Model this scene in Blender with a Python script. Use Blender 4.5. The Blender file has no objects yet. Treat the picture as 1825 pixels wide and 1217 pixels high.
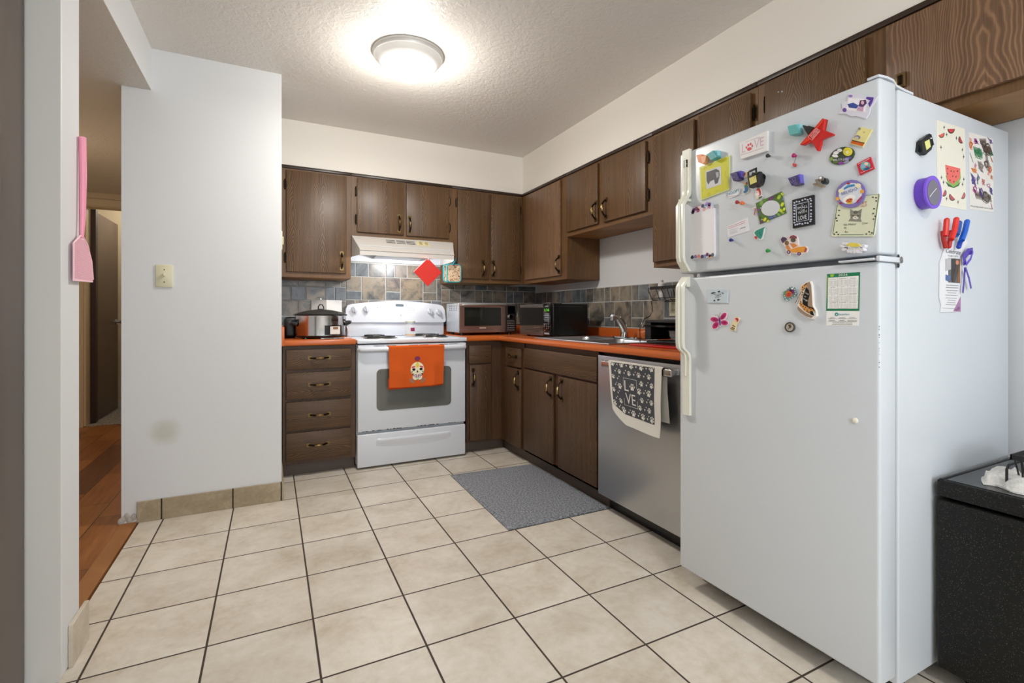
import bpy, bmesh, math, random
from mathutils import Vector, Matrix
PI = math.pi
SC = bpy.context.scene
COL = SC.collection

# ------------------------------------------------------------------ camera, world, exposure
cam_d = bpy.data.cameras.new('camera')
cam = bpy.data.objects.new('camera', cam_d)
COL.objects.link(cam)
cam.location = (-2.185, -3.99, 1.0274)
cam.rotation_euler = (PI / 2, 0, -0.4711)
cam_d.sensor_width = 36.0
cam_d.lens = 870.5 / 1825 * 36.0
cam_d.shift_x = (912.5 - 927.3) / 1825
cam_d.shift_y = -(608.5 - 560.85) / 1825
cam_d.clip_start = 0.02
SC.camera = cam

world = bpy.data.worlds.new('world')
SC.world = world
world.use_nodes = True
world.node_tree.nodes['Background'].inputs[0].default_value = (0.80, 0.88, 1.0, 1)
world.node_tree.nodes['Background'].inputs[1].default_value = 0.8
SC.view_settings.view_transform = 'Standard'
SC.view_settings.look = 'None'
SC.view_settings.exposure = -0.06
SC.view_settings.gamma = 1.0
SC.view_settings.use_curve_mapping = False
SC.cycles.max_bounces = 10
SC.cycles.diffuse_bounces = 6
SC.cycles.glossy_bounces = 4
SC.cycles.transmission_bounces = 8
SC.cycles.caustics_reflective = False
SC.cycles.caustics_refractive = False
SC.cycles.sample_clamp_indirect = 4.0
SC.cycles.use_denoising = True

H = 2.36          # kitchen ceiling
SZ = 2.048        # underside of the soffit
YF, XF = -0.306, -0.288
HALLZ = 2.15


def lamp_area(name, loc, rot, sx, sy, power, color):
    d = bpy.data.lights.new(name, 'AREA')
    d.shape = 'RECTANGLE'; d.size = sx; d.size_y = sy; d.energy = power; d.color = color
    o = bpy.data.objects.new(name, d); COL.objects.link(o)
    o.location = loc; o.rotation_euler = rot
    return o


def lamp_point(name, loc, power, color, r=0.05):
    d = bpy.data.lights.new(name, 'POINT')
    d.energy = power; d.color = color; d.shadow_soft_size = r
    o = bpy.data.objects.new(name, d); COL.objects.link(o)
    o.location = loc
    return o


# daylight through the dining window behind the camera
lamp_area('window_daylight', (-1.35, -6.36, 1.5), (PI / 2, 0, 0), 1.7, 1.25, 44, (0.84, 0.92, 1.0))
KIT_LIGHT, DIN_LIGHT, HALL_LIGHT, HOOD_LIGHT, BED_LIGHT = 12.5, 10.5, 3, 10.0, 9

# ------------------------------------------------------------------ materials


def lin(c):
    c = c / 255.0
    return c / 12.92 if c <= 0.04045 else ((c + 0.055) / 1.055) ** 2.4


def rgb(h):
    if isinstance(h, str):
        h = h.lstrip('#')
        return (lin(int(h[0:2], 16)), lin(int(h[2:4], 16)), lin(int(h[4:6], 16)), 1)
    return tuple(h) + (1,)


MATS = {}


class NT:
    """small helper around a node tree"""

    def __init__(s, name):
        s.m = bpy.data.materials.new(name)
        s.m.use_nodes = True
        s.t = s.m.node_tree
        s.b = s.t.nodes['Principled BSDF']
        MATS[name] = s.m

    def n(s, typ, ins=None, **kw):
        nd = s.t.nodes.new(typ)
        for k, v in kw.items():
            setattr(nd, k, v)
        for k, v in (ins or {}).items():
            s.set(nd, k, v)
        return nd

    def set(s, nd, k, v):
        sock = nd.inputs[k]
        if hasattr(v, 'is_output') or isinstance(v, bpy.types.NodeSocket):
            s.t.links.new(v, sock)
        else:
            sock.default_value = v

    def math(s, op, a, b=0.0, c=0.0):
        nd = s.n('ShaderNodeMath', operation=op)
        s.set(nd, 0, a); s.set(nd, 1, b); s.set(nd, 2, c)
        return nd.outputs[0]

    def ramp(s, fac, stops, interp='LINEAR'):
        nd = s.n('ShaderNodeValToRGB')
        cr = nd.color_ramp; cr.interpolation = interp
        while len(cr.elements) < len(stops):
            cr.elements.new(0.5)
        for e, (p, c) in zip(cr.elements, stops):
            e.position = p; e.color = rgb(c)
        s.set(nd, 0, fac)
        return nd.outputs[0]

    def mix(s, fac, a, b, typ='MIX'):
        nd = s.n('ShaderNodeMix', data_type='RGBA', blend_type=typ)
        s.set(nd, 0, fac); s.set(nd, 6, a); s.set(nd, 7, b)
        return nd.outputs[2]

    def noise(s, vec, scale, detail=3, rough=0.5, dist=0.0):
        nd = s.n('ShaderNodeTexNoise')
        if vec is not None:
            s.set(nd, 'Vector', vec)
        s.set(nd, 'Scale', scale); s.set(nd, 'Detail', detail)
        s.set(nd, 'Roughness', rough); s.set(nd, 'Distortion', dist)
        return nd.outputs[0]

    def bump(s, h, strength=0.3, dist=0.01):
        nd = s.n('ShaderNodeBump')
        s.set(nd, 'Height', h); s.set(nd, 'Strength', strength); s.set(nd, 'Distance', dist)
        s.t.links.new(nd.outputs[0], s.b.inputs['Normal'])

    def out(s, color=None, rough=None, metal=None, **kw):
        if color is not None:
            s.set(s.b, 'Base Color', color)
        if rough is not None:
            s.set(s.b, 'Roughness', rough)
        if metal is not None:
            s.set(s.b, 'Metallic', metal)
        for k, v in kw.items():
            s.set(s.b, k, v)
        return s.m


def plain(name, color, rough=0.5, metal=0.0, spec=None, emit=None, estr=0.0, var=0.0):
    if name in MATS:
        return MATS[name]
    t = NT(name)
    c = rgb(color)
    if var:
        geo = t.n('ShaderNodeTexCoord').outputs['Object']
        f = t.noise(geo, 9.0, 3)
        c2 = tuple(max(0, x * (1 - var)) for x in c[:3]) + (1,)
        t.out(t.mix(f, c, c2), rough, metal)
    else:
        t.out(c, rough, metal)
    if spec is not None:
        t.set(t.b, 'Specular IOR Level', spec)
    if emit:
        t.set(t.b, 'Emission Color', rgb(emit)); t.set(t.b, 'Emission Strength', estr)
    t.m.diffuse_color = c
    return t.m


def objcoord(t):
    return t.n('ShaderNodeTexCoord').outputs['Object']


def sep(t, v):
    nd = t.n('ShaderNodeSeparateXYZ'); t.set(nd, 0, v)
    return nd.outputs


def comb(t, x, y, z):
    nd = t.n('ShaderNodeCombineXYZ'); t.set(nd, 0, x); t.set(nd, 1, y); t.set(nd, 2, z)
    return nd.outputs[0]


def walnut(name, vertical, light, mid, dark, period=0.19, rough=0.40, freq=74.0, vk=0.24):
    """printed walnut laminate with flame shaped (cathedral) grain"""
    t = NT(name)
    o = sep(t, objcoord(t))
    h = t.math('ADD', o[0], o[1]); v = o[2]
    if not vertical:
        h, v = v, h
    rnd = t.n('ShaderNodeObjectInfo').outputs['Random']
    off = t.math('MULTIPLY', rnd, 3.7)
    h2 = t.math('ADD', h, off)
    v2 = t.math('ADD', v, t.math('MULTIPLY', rnd, 5.1))
    base = comb(t, h2, v2, 0.0)
    wob = t.math('SUBTRACT', t.noise(comb(t, t.math('MULTIPLY', h2, 8.0), t.math('MULTIPLY', v2, 3.0), 0.0), 1.0, 3, 0.55), 0.5)
    hp = t.math('PINGPONG', t.math('ADD', h2, t.math('MULTIPLY', wob, 0.05)), period / 2)
    big = t.noise(comb(t, t.math('MULTIPLY', h2, 3.0), t.math('MULTIPLY', v2, 3.5), 0.0), 1.0, 2)
    w2 = t.noise(comb(t, t.math('MULTIPLY', h2, 45.0), t.math('MULTIPLY', v2, 14.0), 0.0), 1.0, 2, 0.5)
    # nested V arches on the sheet axis that run out into straight lines
    f = t.math('MULTIPLY_ADD', t.math('MULTIPLY', hp, hp), 11.0, t.math('MULTIPLY', hp, 0.85))
    f = t.math('ADD', f, t.math('MULTIPLY', v2, vk))
    f = t.math('ADD', f, t.math('MULTIPLY', big, 0.15))
    f = t.math('ADD', f, t.math('MULTIPLY', w2, 0.004))
    s = t.math('MULTIPLY_ADD', t.math('SINE', t.math('MULTIPLY', f, freq * 6.2832)), 0.5, 0.5)
    s = t.math('POWER', s, 2.6)
    fine = t.noise(comb(t, t.math('MULTIPLY', h2, 480.0), t.math('MULTIPLY', v2, 7.0), 0.0), 1.0, 3, 0.7)
    broad = t.noise(comb(t, t.math('MULTIPLY', h2, 40.0), t.math('MULTIPLY', v2, 1.3), 0.0), 1.0, 3, 0.6)
    m = t.math('MULTIPLY', s, 0.27)
    m = t.math('ADD', m, t.math('MULTIPLY', fine, 0.50))
    m = t.math('ADD', m, t.math('MULTIPLY', broad, 0.42))
    m = t.math('SUBTRACT', m, 0.12)
    c = t.ramp(m, [(0.14, dark), (0.45, mid), (0.80, light)])
    t.out(c, rough)
    t.bump(fine, 0.06, 0.002)
    return t.m


W_UP = walnut('walnut_door_upright', True, '#926e48', '#5c432b', '#342418')
W_LOW = walnut('dark_walnut_door_upright', True, '#7c5b38', '#4b3420', '#26190e', vk=0.10, rough=0.5)
W_DR = walnut('walnut_drawer_lengthwise', False, '#805d38', '#4e3620', '#271a0e', period=0.14, freq=75, rough=0.5)
W_BIG = walnut('walnut_door_wide_grain', True, '#a5805f', '#785a42', '#4a3526', period=0.26, freq=46, vk=0.16)


def frame_wood(name, light, dark, vertical=True, rough=0.5):
    t = NT(name)
    o = sep(t, objcoord(t))
    h = t.math('ADD', o[0], o[1]); v = o[2]
    if not vertical:
        h, v = v, h
    f1 = t.noise(comb(t, t.math('MULTIPLY', h, 110.0), t.math('MULTIPLY', v, 5.0), 0.0), 1.0, 4, 0.6)
    f2 = t.noise(objcoord(t), 3.0, 2)
    m = t.math('MULTIPLY_ADD', f2, 0.5, t.math('MULTIPLY', f1, 0.6))
    t.out(t.ramp(m, [(0.3, dark), (0.75, light)]), rough)
    return t.m


W_FRAME = frame_wood('stained_face_frame', '#7b5834', '#47311b')
W_FRAMEH = frame_wood('stained_rail', '#7b5834', '#47311b', False)
W_OAK = frame_wood('stained_oak_bottom', '#a57a45', '#6e4c26', False)
W_BASEFR = frame_wood('dark_base_frame', '#5a3c22', '#321e0f')
W_DOOR = frame_wood('dark_stained_door', '#5f4a3e', '#42322a', True, 0.34)


def paint(name, color, rough=0.55, bump=0.12, scale=60.0, dist=0.003):
    t = NT(name)
    c = rgb(color)
    n = t.noise(objcoord(t), scale, 3, 0.6)
    t.out(c, rough)
    t.bump(n, bump, dist)
    return t.m


M_WALL = paint('white_wall_paint', '#dddfe1', 0.5, 0.10)
M_SOFF = paint('lamp_lit_soffit_paint', '#eee9e0', 0.5, 0.10)  # lighter, warmer than the walls: the lamp's warm light is put into the colour
M_TRIMW = paint('white_trim_paint', '#dedcd6', 0.35, 0.05)
M_HALLW = paint('cream_hall_paint', '#d8c7a6', 0.55)


def knockdown():
    t = NT('knockdown_ceiling')
    oc = objcoord(t)
    n1 = t.noise(oc, 34.0, 5, 0.62, 0.8)
    r1 = t.math('SMOOTH_MIN', t.math('MULTIPLY', t.math('SUBTRACT', n1, 0.5), 6.0), 1.0, 0.5)
    n2 = t.noise(oc, 90.0, 3, 0.6)
    hgt = t.math('ADD', r1, t.math('MULTIPLY', n2, 0.35))
    t.out(rgb('#dedad4'), 0.42)
    t.bump(hgt, 0.28, 0.004)
    return t.m


M_CEIL = knockdown()


def floor_tile():
    t = NT('beige_ceramic_floor_tile')
    oc = objcoord(t)
    o = sep(t, oc)
    S = 0.3048
    gx = t.math('DIVIDE', t.math('SUBTRACT', o[0], -2.6696), S)
    gy = t.math('DIVIDE', t.math('SUBTRACT', o[1], -1.2871), S)
    fx = t.math('PINGPONG', gx, 0.5); fy = t.math('PINGPONG', gy, 0.5)
    g = t.math('MINIMUM', t.math('ABSOLUTE', fx), t.math('ABSOLUTE', fy))
    mask = t.n('ShaderNodeMapRange', interpolation_type='SMOOTHSTEP')
    t.set(mask, 0, g); t.set(mask, 1, 0.0085); t.set(mask, 2, 0.0125)
    ix = t.math('FLOOR', gx); iy = t.math('FLOOR', gy)
    wn = t.n('ShaderNodeTexWhiteNoise', noise_dimensions='2D')
    t.set(wn, 'Vector', comb(t, ix, iy, 0.0))
    sh = t.n('ShaderNodeVectorMath', operation='MULTIPLY_ADD')
    t.set(sh, 0, wn.outputs['Color']); t.set(sh, 1, (7.0, 7.0, 7.0)); t.set(sh, 2, oc)
    cloud = t.noise(sh.outputs[0], 5.5, 6, 0.62, 0.5)
    fine = t.noise(sh.outputs[0], 38.0, 4, 0.6)
    m = t.math('MULTIPLY_ADD', fine, 0.3, t.math('MULTIPLY', cloud, 0.8))
    c = t.ramp(m, [(0.33, '#bdb09c'), (0.5, '#d0c6b7'), (0.68, '#ded6ca')])
    tone = t.math('MULTIPLY_ADD', wn.outputs['Value'], 0.08, 0.94)
    cc = t.n('ShaderNodeVectorMath', operation='SCALE'); t.set(cc, 0, c); t.set(cc, 3, tone)
    col = t.mix(mask.outputs[0], rgb('#3f352b'), cc.outputs[0])
    rgh = t.math('MULTIPLY_ADD', mask.outputs[0], -0.5, 0.85)
    t.out(col, rgh)
    hgt = t.math('ADD', mask.outputs[0], t.math('MULTIPLY', fine, 0.06))
    t.bump(hgt, 0.35, 0.004)
    return t.m


def hall_floor():
    t = NT('orange_wood_hall_floor')
    o = sep(t, objcoord(t))
    PW, PL = 0.165, 0.62
    row = t.math('FLOOR', t.math('DIVIDE', o[0], PW))
    yy = t.math('ADD', o[1], t.math('MULTIPLY', row, 0.23))
    fx = t.math('PINGPONG', t.math('DIVIDE', o[0], PW), 0.5)
    fy = t.math('PINGPONG', t.math('DIVIDE', yy, PL), 0.5)
    g = t.math('MINIMUM', t.math('MULTIPLY', fx, PW), t.math('MULTIPLY', fy, PL))
    mask = t.math('GREATER_THAN', g, 0.0022)
    wn = t.n('ShaderNodeTexWhiteNoise', noise_dimensions='2D')
    t.set(wn, 'Vector', comb(t, row, t.math('FLOOR', t.math('DIVIDE', yy, PL)), 0.0))
    gr = t.noise(comb(t, t.math('MULTIPLY', o[0], 60.0), t.math('MULTIPLY', o[1], 4.0), wn.outputs[0]), 1.0, 4, 0.6)
    m = t.math('MULTIPLY_ADD', wn.outputs[0], 0.45, t.math('MULTIPLY', gr, 0.6))
    c = t.ramp(m, [(0.25, '#5f3412'), (0.55, '#8c5220'), (0.85, '#ad7237')])
    t.out(t.mix(mask, rgb('#2a160a'), c), 0.35)
    return t.m


M_FLOOR = floor_tile()
M_HFLOOR = hall_floor()


def stone(name, stops, scale=4.5, rough=0.4):
    t = NT(name)
    oc = objcoord(t)
    a = t.noise(oc, scale, 6, 0.65, 0.6)
    b = t.noise(oc, scale * 7, 4, 0.6)
    m = t.math('MULTIPLY_ADD', b, 0.3, t.math('MULTIPLY', a, 0.8))
    t.out(t.ramp(m, stops), rough)
    t.bump(m, 0.2, 0.003)
    return t.m


M_BASET = stone('beige_base_tile', [(0.33, '#8f8067'), (0.55, '#a3947b'), (0.7, '#b3a58c')], 9)


def slate():
    """every tile carries its own tone in a colour attribute"""
    t = NT('slate_look_tile')
    at = t.n('ShaderNodeAttribute', attribute_name='tone')
    oc = objcoord(t)
    s3 = t.n('ShaderNodeVectorMath', operation='MULTIPLY_ADD')
    t.set(s3, 0, at.outputs['Color']); t.set(s3, 1, (19.0, 31.0, 23.0)); t.set(s3, 2, oc)
    cl = t.noise(s3.outputs[0], 9.0, 5, 0.6, 0.8)
    fine = t.noise(s3.outputs[0], 70.0, 3, 0.6)
    m = t.math('MULTIPLY_ADD', fine, 0.18, t.math('MULTIPLY', cl, 0.95))
    warm = t.ramp(m, [(0.36, '#45484a'), (0.48, '#6a645a'), (0.60, '#8d8270'), (0.76, '#a08f78')])
    cool = t.ramp(m, [(0.38, '#484c4e'), (0.52, '#606568'), (0.7, '#7a8083')])
    sp = t.n('ShaderNodeSeparateColor'); t.set(sp, 0, at.outputs['Color'])
    t.out(t.mix(sp.outputs[0], cool, warm), 0.3)
    t.bump(m, 0.25, 0.003)
    return t.m


M_SLATE = slate()
M_GROUT = plain('pale_grout', '#bcbdb9', 0.8)


def steel(name, color='#b4b4b2', rough=0.28, horizontal=True, aniso=0.4):
    t = NT(name)
    o = sep(t, objcoord(t))
    h = t.math('ADD', o[0], o[1])
    if horizontal:
        v = comb(t, t.math('MULTIPLY', h, 3.0), 0.0, t.math('MULTIPLY', o[2], 700.0))
    else:
        v = comb(t, t.math('MULTIPLY', h, 700.0), 0.0, t.math('MULTIPLY', o[2], 3.0))
    n = t.noise(v, 1.0, 2)
    t.out(rgb(color), t.math('MULTIPLY_ADD', n, 0.14, rough - 0.07), 1.0)
    t.bump(n, 0.04, 0.001)
    return t.m


M_STEEL = steel('brushed_stainless', '#bcbec0', 0.36)
M_STEELD = steel('brushed_stainless_dark', '#8e8986', 0.32)
M_CHROME = plain('chrome', '#d5d7d8', 0.08, 1.0)
M_NICKEL = plain('brushed_nickel', '#b9b8b4', 0.25, 0.9)
M_BRASS = plain('antique_brass', '#8a7450', 0.28, 1.0)
M_BRASSD = plain('dark_antique_brass', '#2c241a', 0.35, 0.9)
M_ENAMEL = plain('white_enamel', '#d6dae1', 0.2)
M_ENAMELG = plain('white_enamel_edge', '#cfd2d5', 0.35)
M_HOODW = plain('almond_white_enamel', '#d2cec8', 0.3)
M_BLACKP = plain('black_plastic', '#0d0d0e', 0.3)
M_BLACKG = plain('black_gloss', '#060607', 0.06)
M_BLACKM = plain('matte_black_metal', '#121212', 0.5)
M_DARK = plain('dark_gap', '#060504', 0.9)
M_ORANGE = plain('orange_laminate', '#c4632a', 0.25)
M_IVORY = plain('ivory_plastic', '#dcd7b8', 0.4)
M_CREAM = plain('cream_plastic', '#e3e2d4', 0.35)
M_GLASS = None


M_GLASS = plain('clear_glass', '#f4f8f8', 0.03)
M_GLASS.node_tree.nodes['Principled BSDF'].inputs['Alpha'].default_value = 0.16
M_GREYGLASS = plain('oven_window_glass', '#63645f', 0.12)


def speckle():
    t = NT('black_speckled_enamel')
    oc = objcoord(t)
    v = t.n('ShaderNodeTexVoronoi', feature='F1'); t.set(v, 'Vector', oc); t.set(v, 'Scale', 240.0)
    v2 = t.n('ShaderNodeTexVoronoi', feature='F1'); t.set(v2, 'Vector', oc); t.set(v2, 'Scale', 480.0)
    m1 = t.math('LESS_THAN', v.outputs['Distance'], 0.125)
    m2 = t.math('LESS_THAN', v2.outputs['Distance'], 0.22)
    n = t.noise(oc, 25.0, 2)
    m1 = t.math('MULTIPLY', m1, t.math('GREATER_THAN', n, 0.33))
    c = t.mix(m2, rgb('#11110f'), rgb('#3b382f'))
    c = t.mix(m1, c, rgb('#8d887a'))
    t.out(c, 0.5)
    t.set(t.b, 'Specular IOR Level', 0.3)
    t.bump(t.noise(oc, 260.0, 2), 0.25, 0.002)
    return t.m


M_SPECK = speckle()


def fabric(name, color, scale=500.0, rough=0.95, c2=None, pile=0.5):
    t = NT(name)
    oc = objcoord(t)
    n = t.noise(oc, scale, 2, 0.8)
    col = rgb(color)
    if c2:
        col = t.ramp(t.noise(oc, scale * 0.45, 3, 0.9), [(0.36, c2), (0.64, color)])
    t.out(col, rough)
    t.bump(n, pile, 0.002)
    return t.m


M_RUG = fabric('grey_flecked_carpet', '#a9acb3', 260, 1.0, '#33353a', 0.9)
M_CARPET = fabric('grey_bedroom_carpet', '#b3aa9f', 120, 1.0, '#6d655c', 1.0)
M_TORANGE = fabric('orange_terry_cloth', '#d65a16', 900, 1.0, None, 0.7)
M_TWHITE = fabric('cream_cotton', '#dcd8cf', 900)
M_TCHAR = fabric('charcoal_cotton', '#46474c', 900)
M_RAG = fabric('white_terry_rag', '#ece9e4', 300, 1.0, '#d9d4cc', 1.0)

# ------------------------------------------------------------------ mesh builders
ORG = {}


class MB:
    def __init__(s, mat=None):
        s.v = []; s.f = []; s.mi = []; s.mats = []; s.tone = {}
        s.mat = mat

    def _m(s, mat):
        mat = mat or s.mat
        if mat not in s.mats:
            s.mats.append(mat)
        return s.mats.index(mat)

    def add(s, vs, fs, mat=None):
        b = len(s.v); i = s._m(mat)
        s.v += [tuple(v) for v in vs]
        for f in fs:
            s.f.append([b + k for k in f]); s.mi.append(i)
        return s

    def box(s, x0, x1, y0, y1, z0, z1, mat=None, bev=0.0, seg=2):
        x0, x1 = min(x0, x1), max(x0, x1); y0, y1 = min(y0, y1), max(y0, y1); z0, z1 = min(z0, z1), max(z0, z1)
        vs = [(x, y, z) for x in (x0, x1) for y in (y0, y1) for z in (z0, z1)]
        fs = [(0, 1, 3, 2), (4, 6, 7, 5), (0, 4, 5, 1), (2, 3, 7, 6), (0, 2, 6, 4), (1, 5, 7, 3)]
        if bev <= 0:
            return s.add(vs, fs, mat)
        bm = bmesh.new()
        bv = [bm.verts.new(v) for v in vs]
        for f in fs:
            bm.faces.new([bv[k] for k in f])
        bev = min(bev, 0.49 * min(x1 - x0, y1 - y0, z1 - z0))
        bmesh.ops.bevel(bm, geom=list(bm.edges), offset=bev, segments=seg, affect='EDGES', profile=0.5)
        return s.frombm(bm, mat)

    def frombm(s, bm, mat=None):
        bm.verts.index_update()
        s.add([v.co.copy() for v in bm.verts], [[v.index for v in f.verts] for f in bm.faces], mat)
        bm.free()
        return s

    def tube(s, pts, r, mat=None, n=8, closed=False):
        pts = [Vector(p) for p in pts]
        rs = r if isinstance(r, (list, tuple)) else [r] * len(pts)
        rings = []
        L = len(pts)
        up = None
        for i, p in enumerate(pts):
            if closed:
                d = pts[(i + 1) % L] - pts[i - 1]
            else:
                d = pts[min(i + 1, L - 1)] - pts[max(i - 1, 0)]
            d.normalize()
            if up is None:
                up = Vector((0, 0, 1)) if abs(d.z) < 0.9 else Vector((1, 0, 0))
            a = d.cross(up)
            if a.length < 1e-5:
                a = d.cross(Vector((0.3, 0.9, 0.2)))
            a.normalize(); b = a.cross(d); b.normalize(); up = b
            rings.append([p + (a * math.cos(t) + b * math.sin(t)) * rs[i] for t in [2 * PI * k / n for k in range(n)]])
        vs = [v for rg in rings for v in rg]
        fs = []
        for i in range(L if closed else L - 1):
            j = (i + 1) % L
            for k in range(n):
                k2 = (k + 1) % n
                fs.append((i * n + k, i * n + k2, j * n + k2, j * n + k))
        if not closed:
            fs.append(tuple(range(n))[::-1]); fs.append(tuple((L - 1) * n + k for k in range(n)))
        return s.add(vs, fs, mat)

    def lathe(s, prof, c, mat=None, n=32, axis='z', sx=1.0, sy=1.0):
        """prof: list of (radius, height); revolved about an axis through c"""
        c = Vector(c)
        vs = []; fs = []
        for (r, h) in prof:
            for k in range(n):
                a = 2 * PI * k / n
                p = (r * math.cos(a) * sx, r * math.sin(a) * sy, h)
                if axis == 'y':
                    p = (p[0], -p[2], p[1])
                elif axis == 'x':
                    p = (-p[2], p[0], p[1])
                vs.append(c + Vector(p))
        for i in range(len(prof) - 1):
            for k in range(n):
                k2 = (k + 1) % n
                fs.append((i * n + k, i * n + k2, (i + 1) * n + k2, (i + 1) * n + k))
        if prof[0][0] > 1e-6:
            fs.append(tuple(range(n))[::-1])
        if prof[-1][0] > 1e-6:
            fs.append(tuple((len(prof) - 1) * n + k for k in range(n)))
        return s.add(vs, fs, mat)

    def ball(s, c, r, mat=None, n=14, m=8, sc=(1, 1, 1)):
        vs = []; fs = []
        for i in range(m + 1):
            ph = PI * i / m
            for k in range(n):
                a = 2 * PI * k / n
                vs.append((c[0] + r * sc[0] * math.sin(ph) * math.cos(a), c[1] + r * sc[1] * math.sin(ph) * math.sin(a), c[2] + r * sc[2] * math.cos(ph)))
        for i in range(m):
            for k in range(n):
                k2 = (k + 1) % n
                fs.append((i * n + k, i * n + k2, (i + 1) * n + k2, (i + 1) * n + k))
        return s.add(vs, fs, mat)

    def prism(s, poly, place, h0, h1, mat=None):
        """poly: 2-D points; place(a, b, h) -> 3-D point; solid between heights h0 and h1"""
        n = len(poly)
        vs = [place(a, b, h0) for a, b in poly] + [place(a, b, h1) for a, b in poly]
        fs = [tuple(range(n, 2 * n)), tuple(range(n))[::-1]]
        for k in range(n):
            k2 = (k + 1) % n
            fs.append((k, k2, n + k2, n + k))
        return s.add(vs, fs, mat)

    def build(s, name, parent=None, smooth=35, origin=None):
        me = bpy.data.meshes.new(name)
        if origin is None:
            if parent is not None:
                origin = ORG[parent.name]
            else:
                xs = [v[0] for v in s.v]; ys = [v[1] for v in s.v]; zs = [v[2] for v in s.v]
                origin = Vector(((min(xs) + max(xs)) / 2, (min(ys) + max(ys)) / 2, min(zs)))
        origin = Vector(origin)
        me.from_pydata([tuple(Vector(v) - origin) for v in s.v], [], s.f)
        for m in s.mats:
            me.materials.append(m)
        for p, i in zip(me.polygons, s.mi):
            p.material_index = i
        bm = bmesh.new(); bm.from_mesh(me)
        bmesh.ops.recalc_face_normals(bm, faces=bm.faces)
        bm.to_mesh(me); bm.free()
        if smooth:
            for p in me.polygons:
                p.use_smooth = True
            me.set_sharp_from_angle(angle=math.radians(smooth))
        o = bpy.data.objects.new(name, me)
        COL.objects.link(o)
        if parent is not None:
            o.parent = parent
            o.location = origin - ORG[parent.name]
        else:
            o.location = origin
        ORG[o.name] = origin
        return o


def tag(o, label=None, cat=None, group=None, kind=None):
    if label:
        o['label'] = label
    if cat:
        o['category'] = cat
    if group:
        o['group'] = group
    if kind:
        o['kind'] = kind
    return o


def thing(name, label, cat, loc, group=None):
    o = bpy.data.objects.new(name, None)
    COL.objects.link(o)
    o.location = loc
    o.empty_display_size = 0.05
    ORG[o.name] = Vector(loc)
    return tag(o, label, cat, group)


def struct(name, mb, smooth=0, parent=None):
    o = mb.build(name, parent, smooth, origin=None if parent else (0, 0, 0))
    if parent is None:
        o['kind'] = 'structure'
    return o


def rrect(x0, x1, y0, y1, r, n=5):
    """rounded rectangle outline"""
    pts = []
    for cx, cy, a0 in ((x1 - r, y1 - r, 0), (x0 + r, y1 - r, 90), (x0 + r, y0 + r, 180), (x1 - r, y0 + r, 270)):
        for k in range(n + 1):
            a = math.radians(a0 + 90 * k / n)
            pts.append((cx + r * math.cos(a), cy + r * math.sin(a)))
    return pts


def ell(cx, cy, rx, ry, n=20, rot=0.0):
    c, s_ = math.cos(rot), math.sin(rot)
    out = []
    for k in range(n):
        a = 2 * PI * k / n
        x, y = rx * math.cos(a), ry * math.sin(a)
        out.append((cx + x * c - y * s_, cy + x * s_ + y * c))
    return out


def face_y(y):      # on a face looking towards -y: a = x, b = z, h = height out of it
    return lambda a, b, h: (a, y - h, b)


def face_x(x):      # on a face looking towards -x: a runs to the viewer's right (-y), b = z
    return lambda a, b, h: (x - h, -a, b)


def face_px(x):     # on a face looking towards +x
    return lambda a, b, h: (x + h, a, b)


def face_z(z):
    return lambda a, b, h: (a, b, z + h)


_TXT = {}


def text_shape(body, width=1.0, height=1.0):
    """outline letters as a 2-D mesh filling 0..1 x 0..1"""
    if body not in _TXT:
        cu = bpy.data.curves.new('letters', 'FONT')
        cu.body = body; cu.resolution_u = 2
        ob = bpy.data.objects.new('letters', cu)
        me = bpy.data.meshes.new_from_object(ob)
        vs = [tuple(v.co) for v in me.vertices]; fs = [tuple(p.vertices) for p in me.polygons]
        bpy.data.objects.remove(ob); bpy.data.curves.remove(cu); bpy.data.meshes.remove(me)
        xs = [v[0] for v in vs]; ys = [v[1] for v in vs]
        x0, x1, y0, y1 = min(xs), max(xs), min(ys), max(ys)
        _TXT[body] = ([((v[0] - x0) / (x1 - x0), (v[1] - y0) / max(1e-6, y1 - y0)) for v in vs], fs)
    return _TXT[body]


def letters(mb, body, o, r, u, place, h, mat):
    """flat raised letters: o = lower left, r = lower right, u = upper left, all 2-D on the face"""
    vs, fs = text_shape(body)
    pts = [place(o[0] + (r[0] - o[0]) * x + (u[0] - o[0]) * y, o[1] + (r[1] - o[1]) * x + (u[1] - o[1]) * y, h) for x, y in vs]
    mb.add(pts, fs, mat)

# ================================================================== THE ROOM
f = MB(M_FLOOR)
f.box(-2.768, 0.0, -6.5, 0.0, -0.1, 0.0)
struct('floor_kitchen', f)
f = MB(M_HFLOOR)
f.box(-5.0, -2.84, -4.5, 1.8, -0.1, 0.0)
struct('floor_hall', f)
f = MB(frame_wood('threshold_wood', '#a06a35', '#7a4a20', False))
f.box(-2.84, -2.776, -2.18, -0.94, -0.1, 0.004)
struct('trim_1', f)
f = MB(M_CARPET)
f.box(-5.0, -2.0, 1.8, 2.9, -0.1, 0.006)
struct('floor_bedroom', f)
c = MB(M_CEIL)
c.box(-2.72, 0.0, -6.5, 0.0, H, H + 0.1)
struct('ceiling', c)
c = MB(M_CEIL)
c.box(-5.0, -2.84, -4.5, 1.8, HALLZ, HALLZ + 0.1)
c.box(-2.84, -2.7201, -6.5, -0.975, HALLZ, HALLZ + 0.004)
struct('ceiling_hall', c)
c = MB(M_WALL)
c.box(-5.0, -2.0, 1.8, 2.9, 2.42, 2.5)
struct('ceiling_bedroom', c)
w = MB(M_WALL); w.box(-2.135, 0.0, 0.0, 0.12, 0, H)
struct('wall_back', w)
w = MB(M_WALL); w.box(0.0, 0.12, -6.5, 0.12, 0, H)
struct('wall_right', w)


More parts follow.
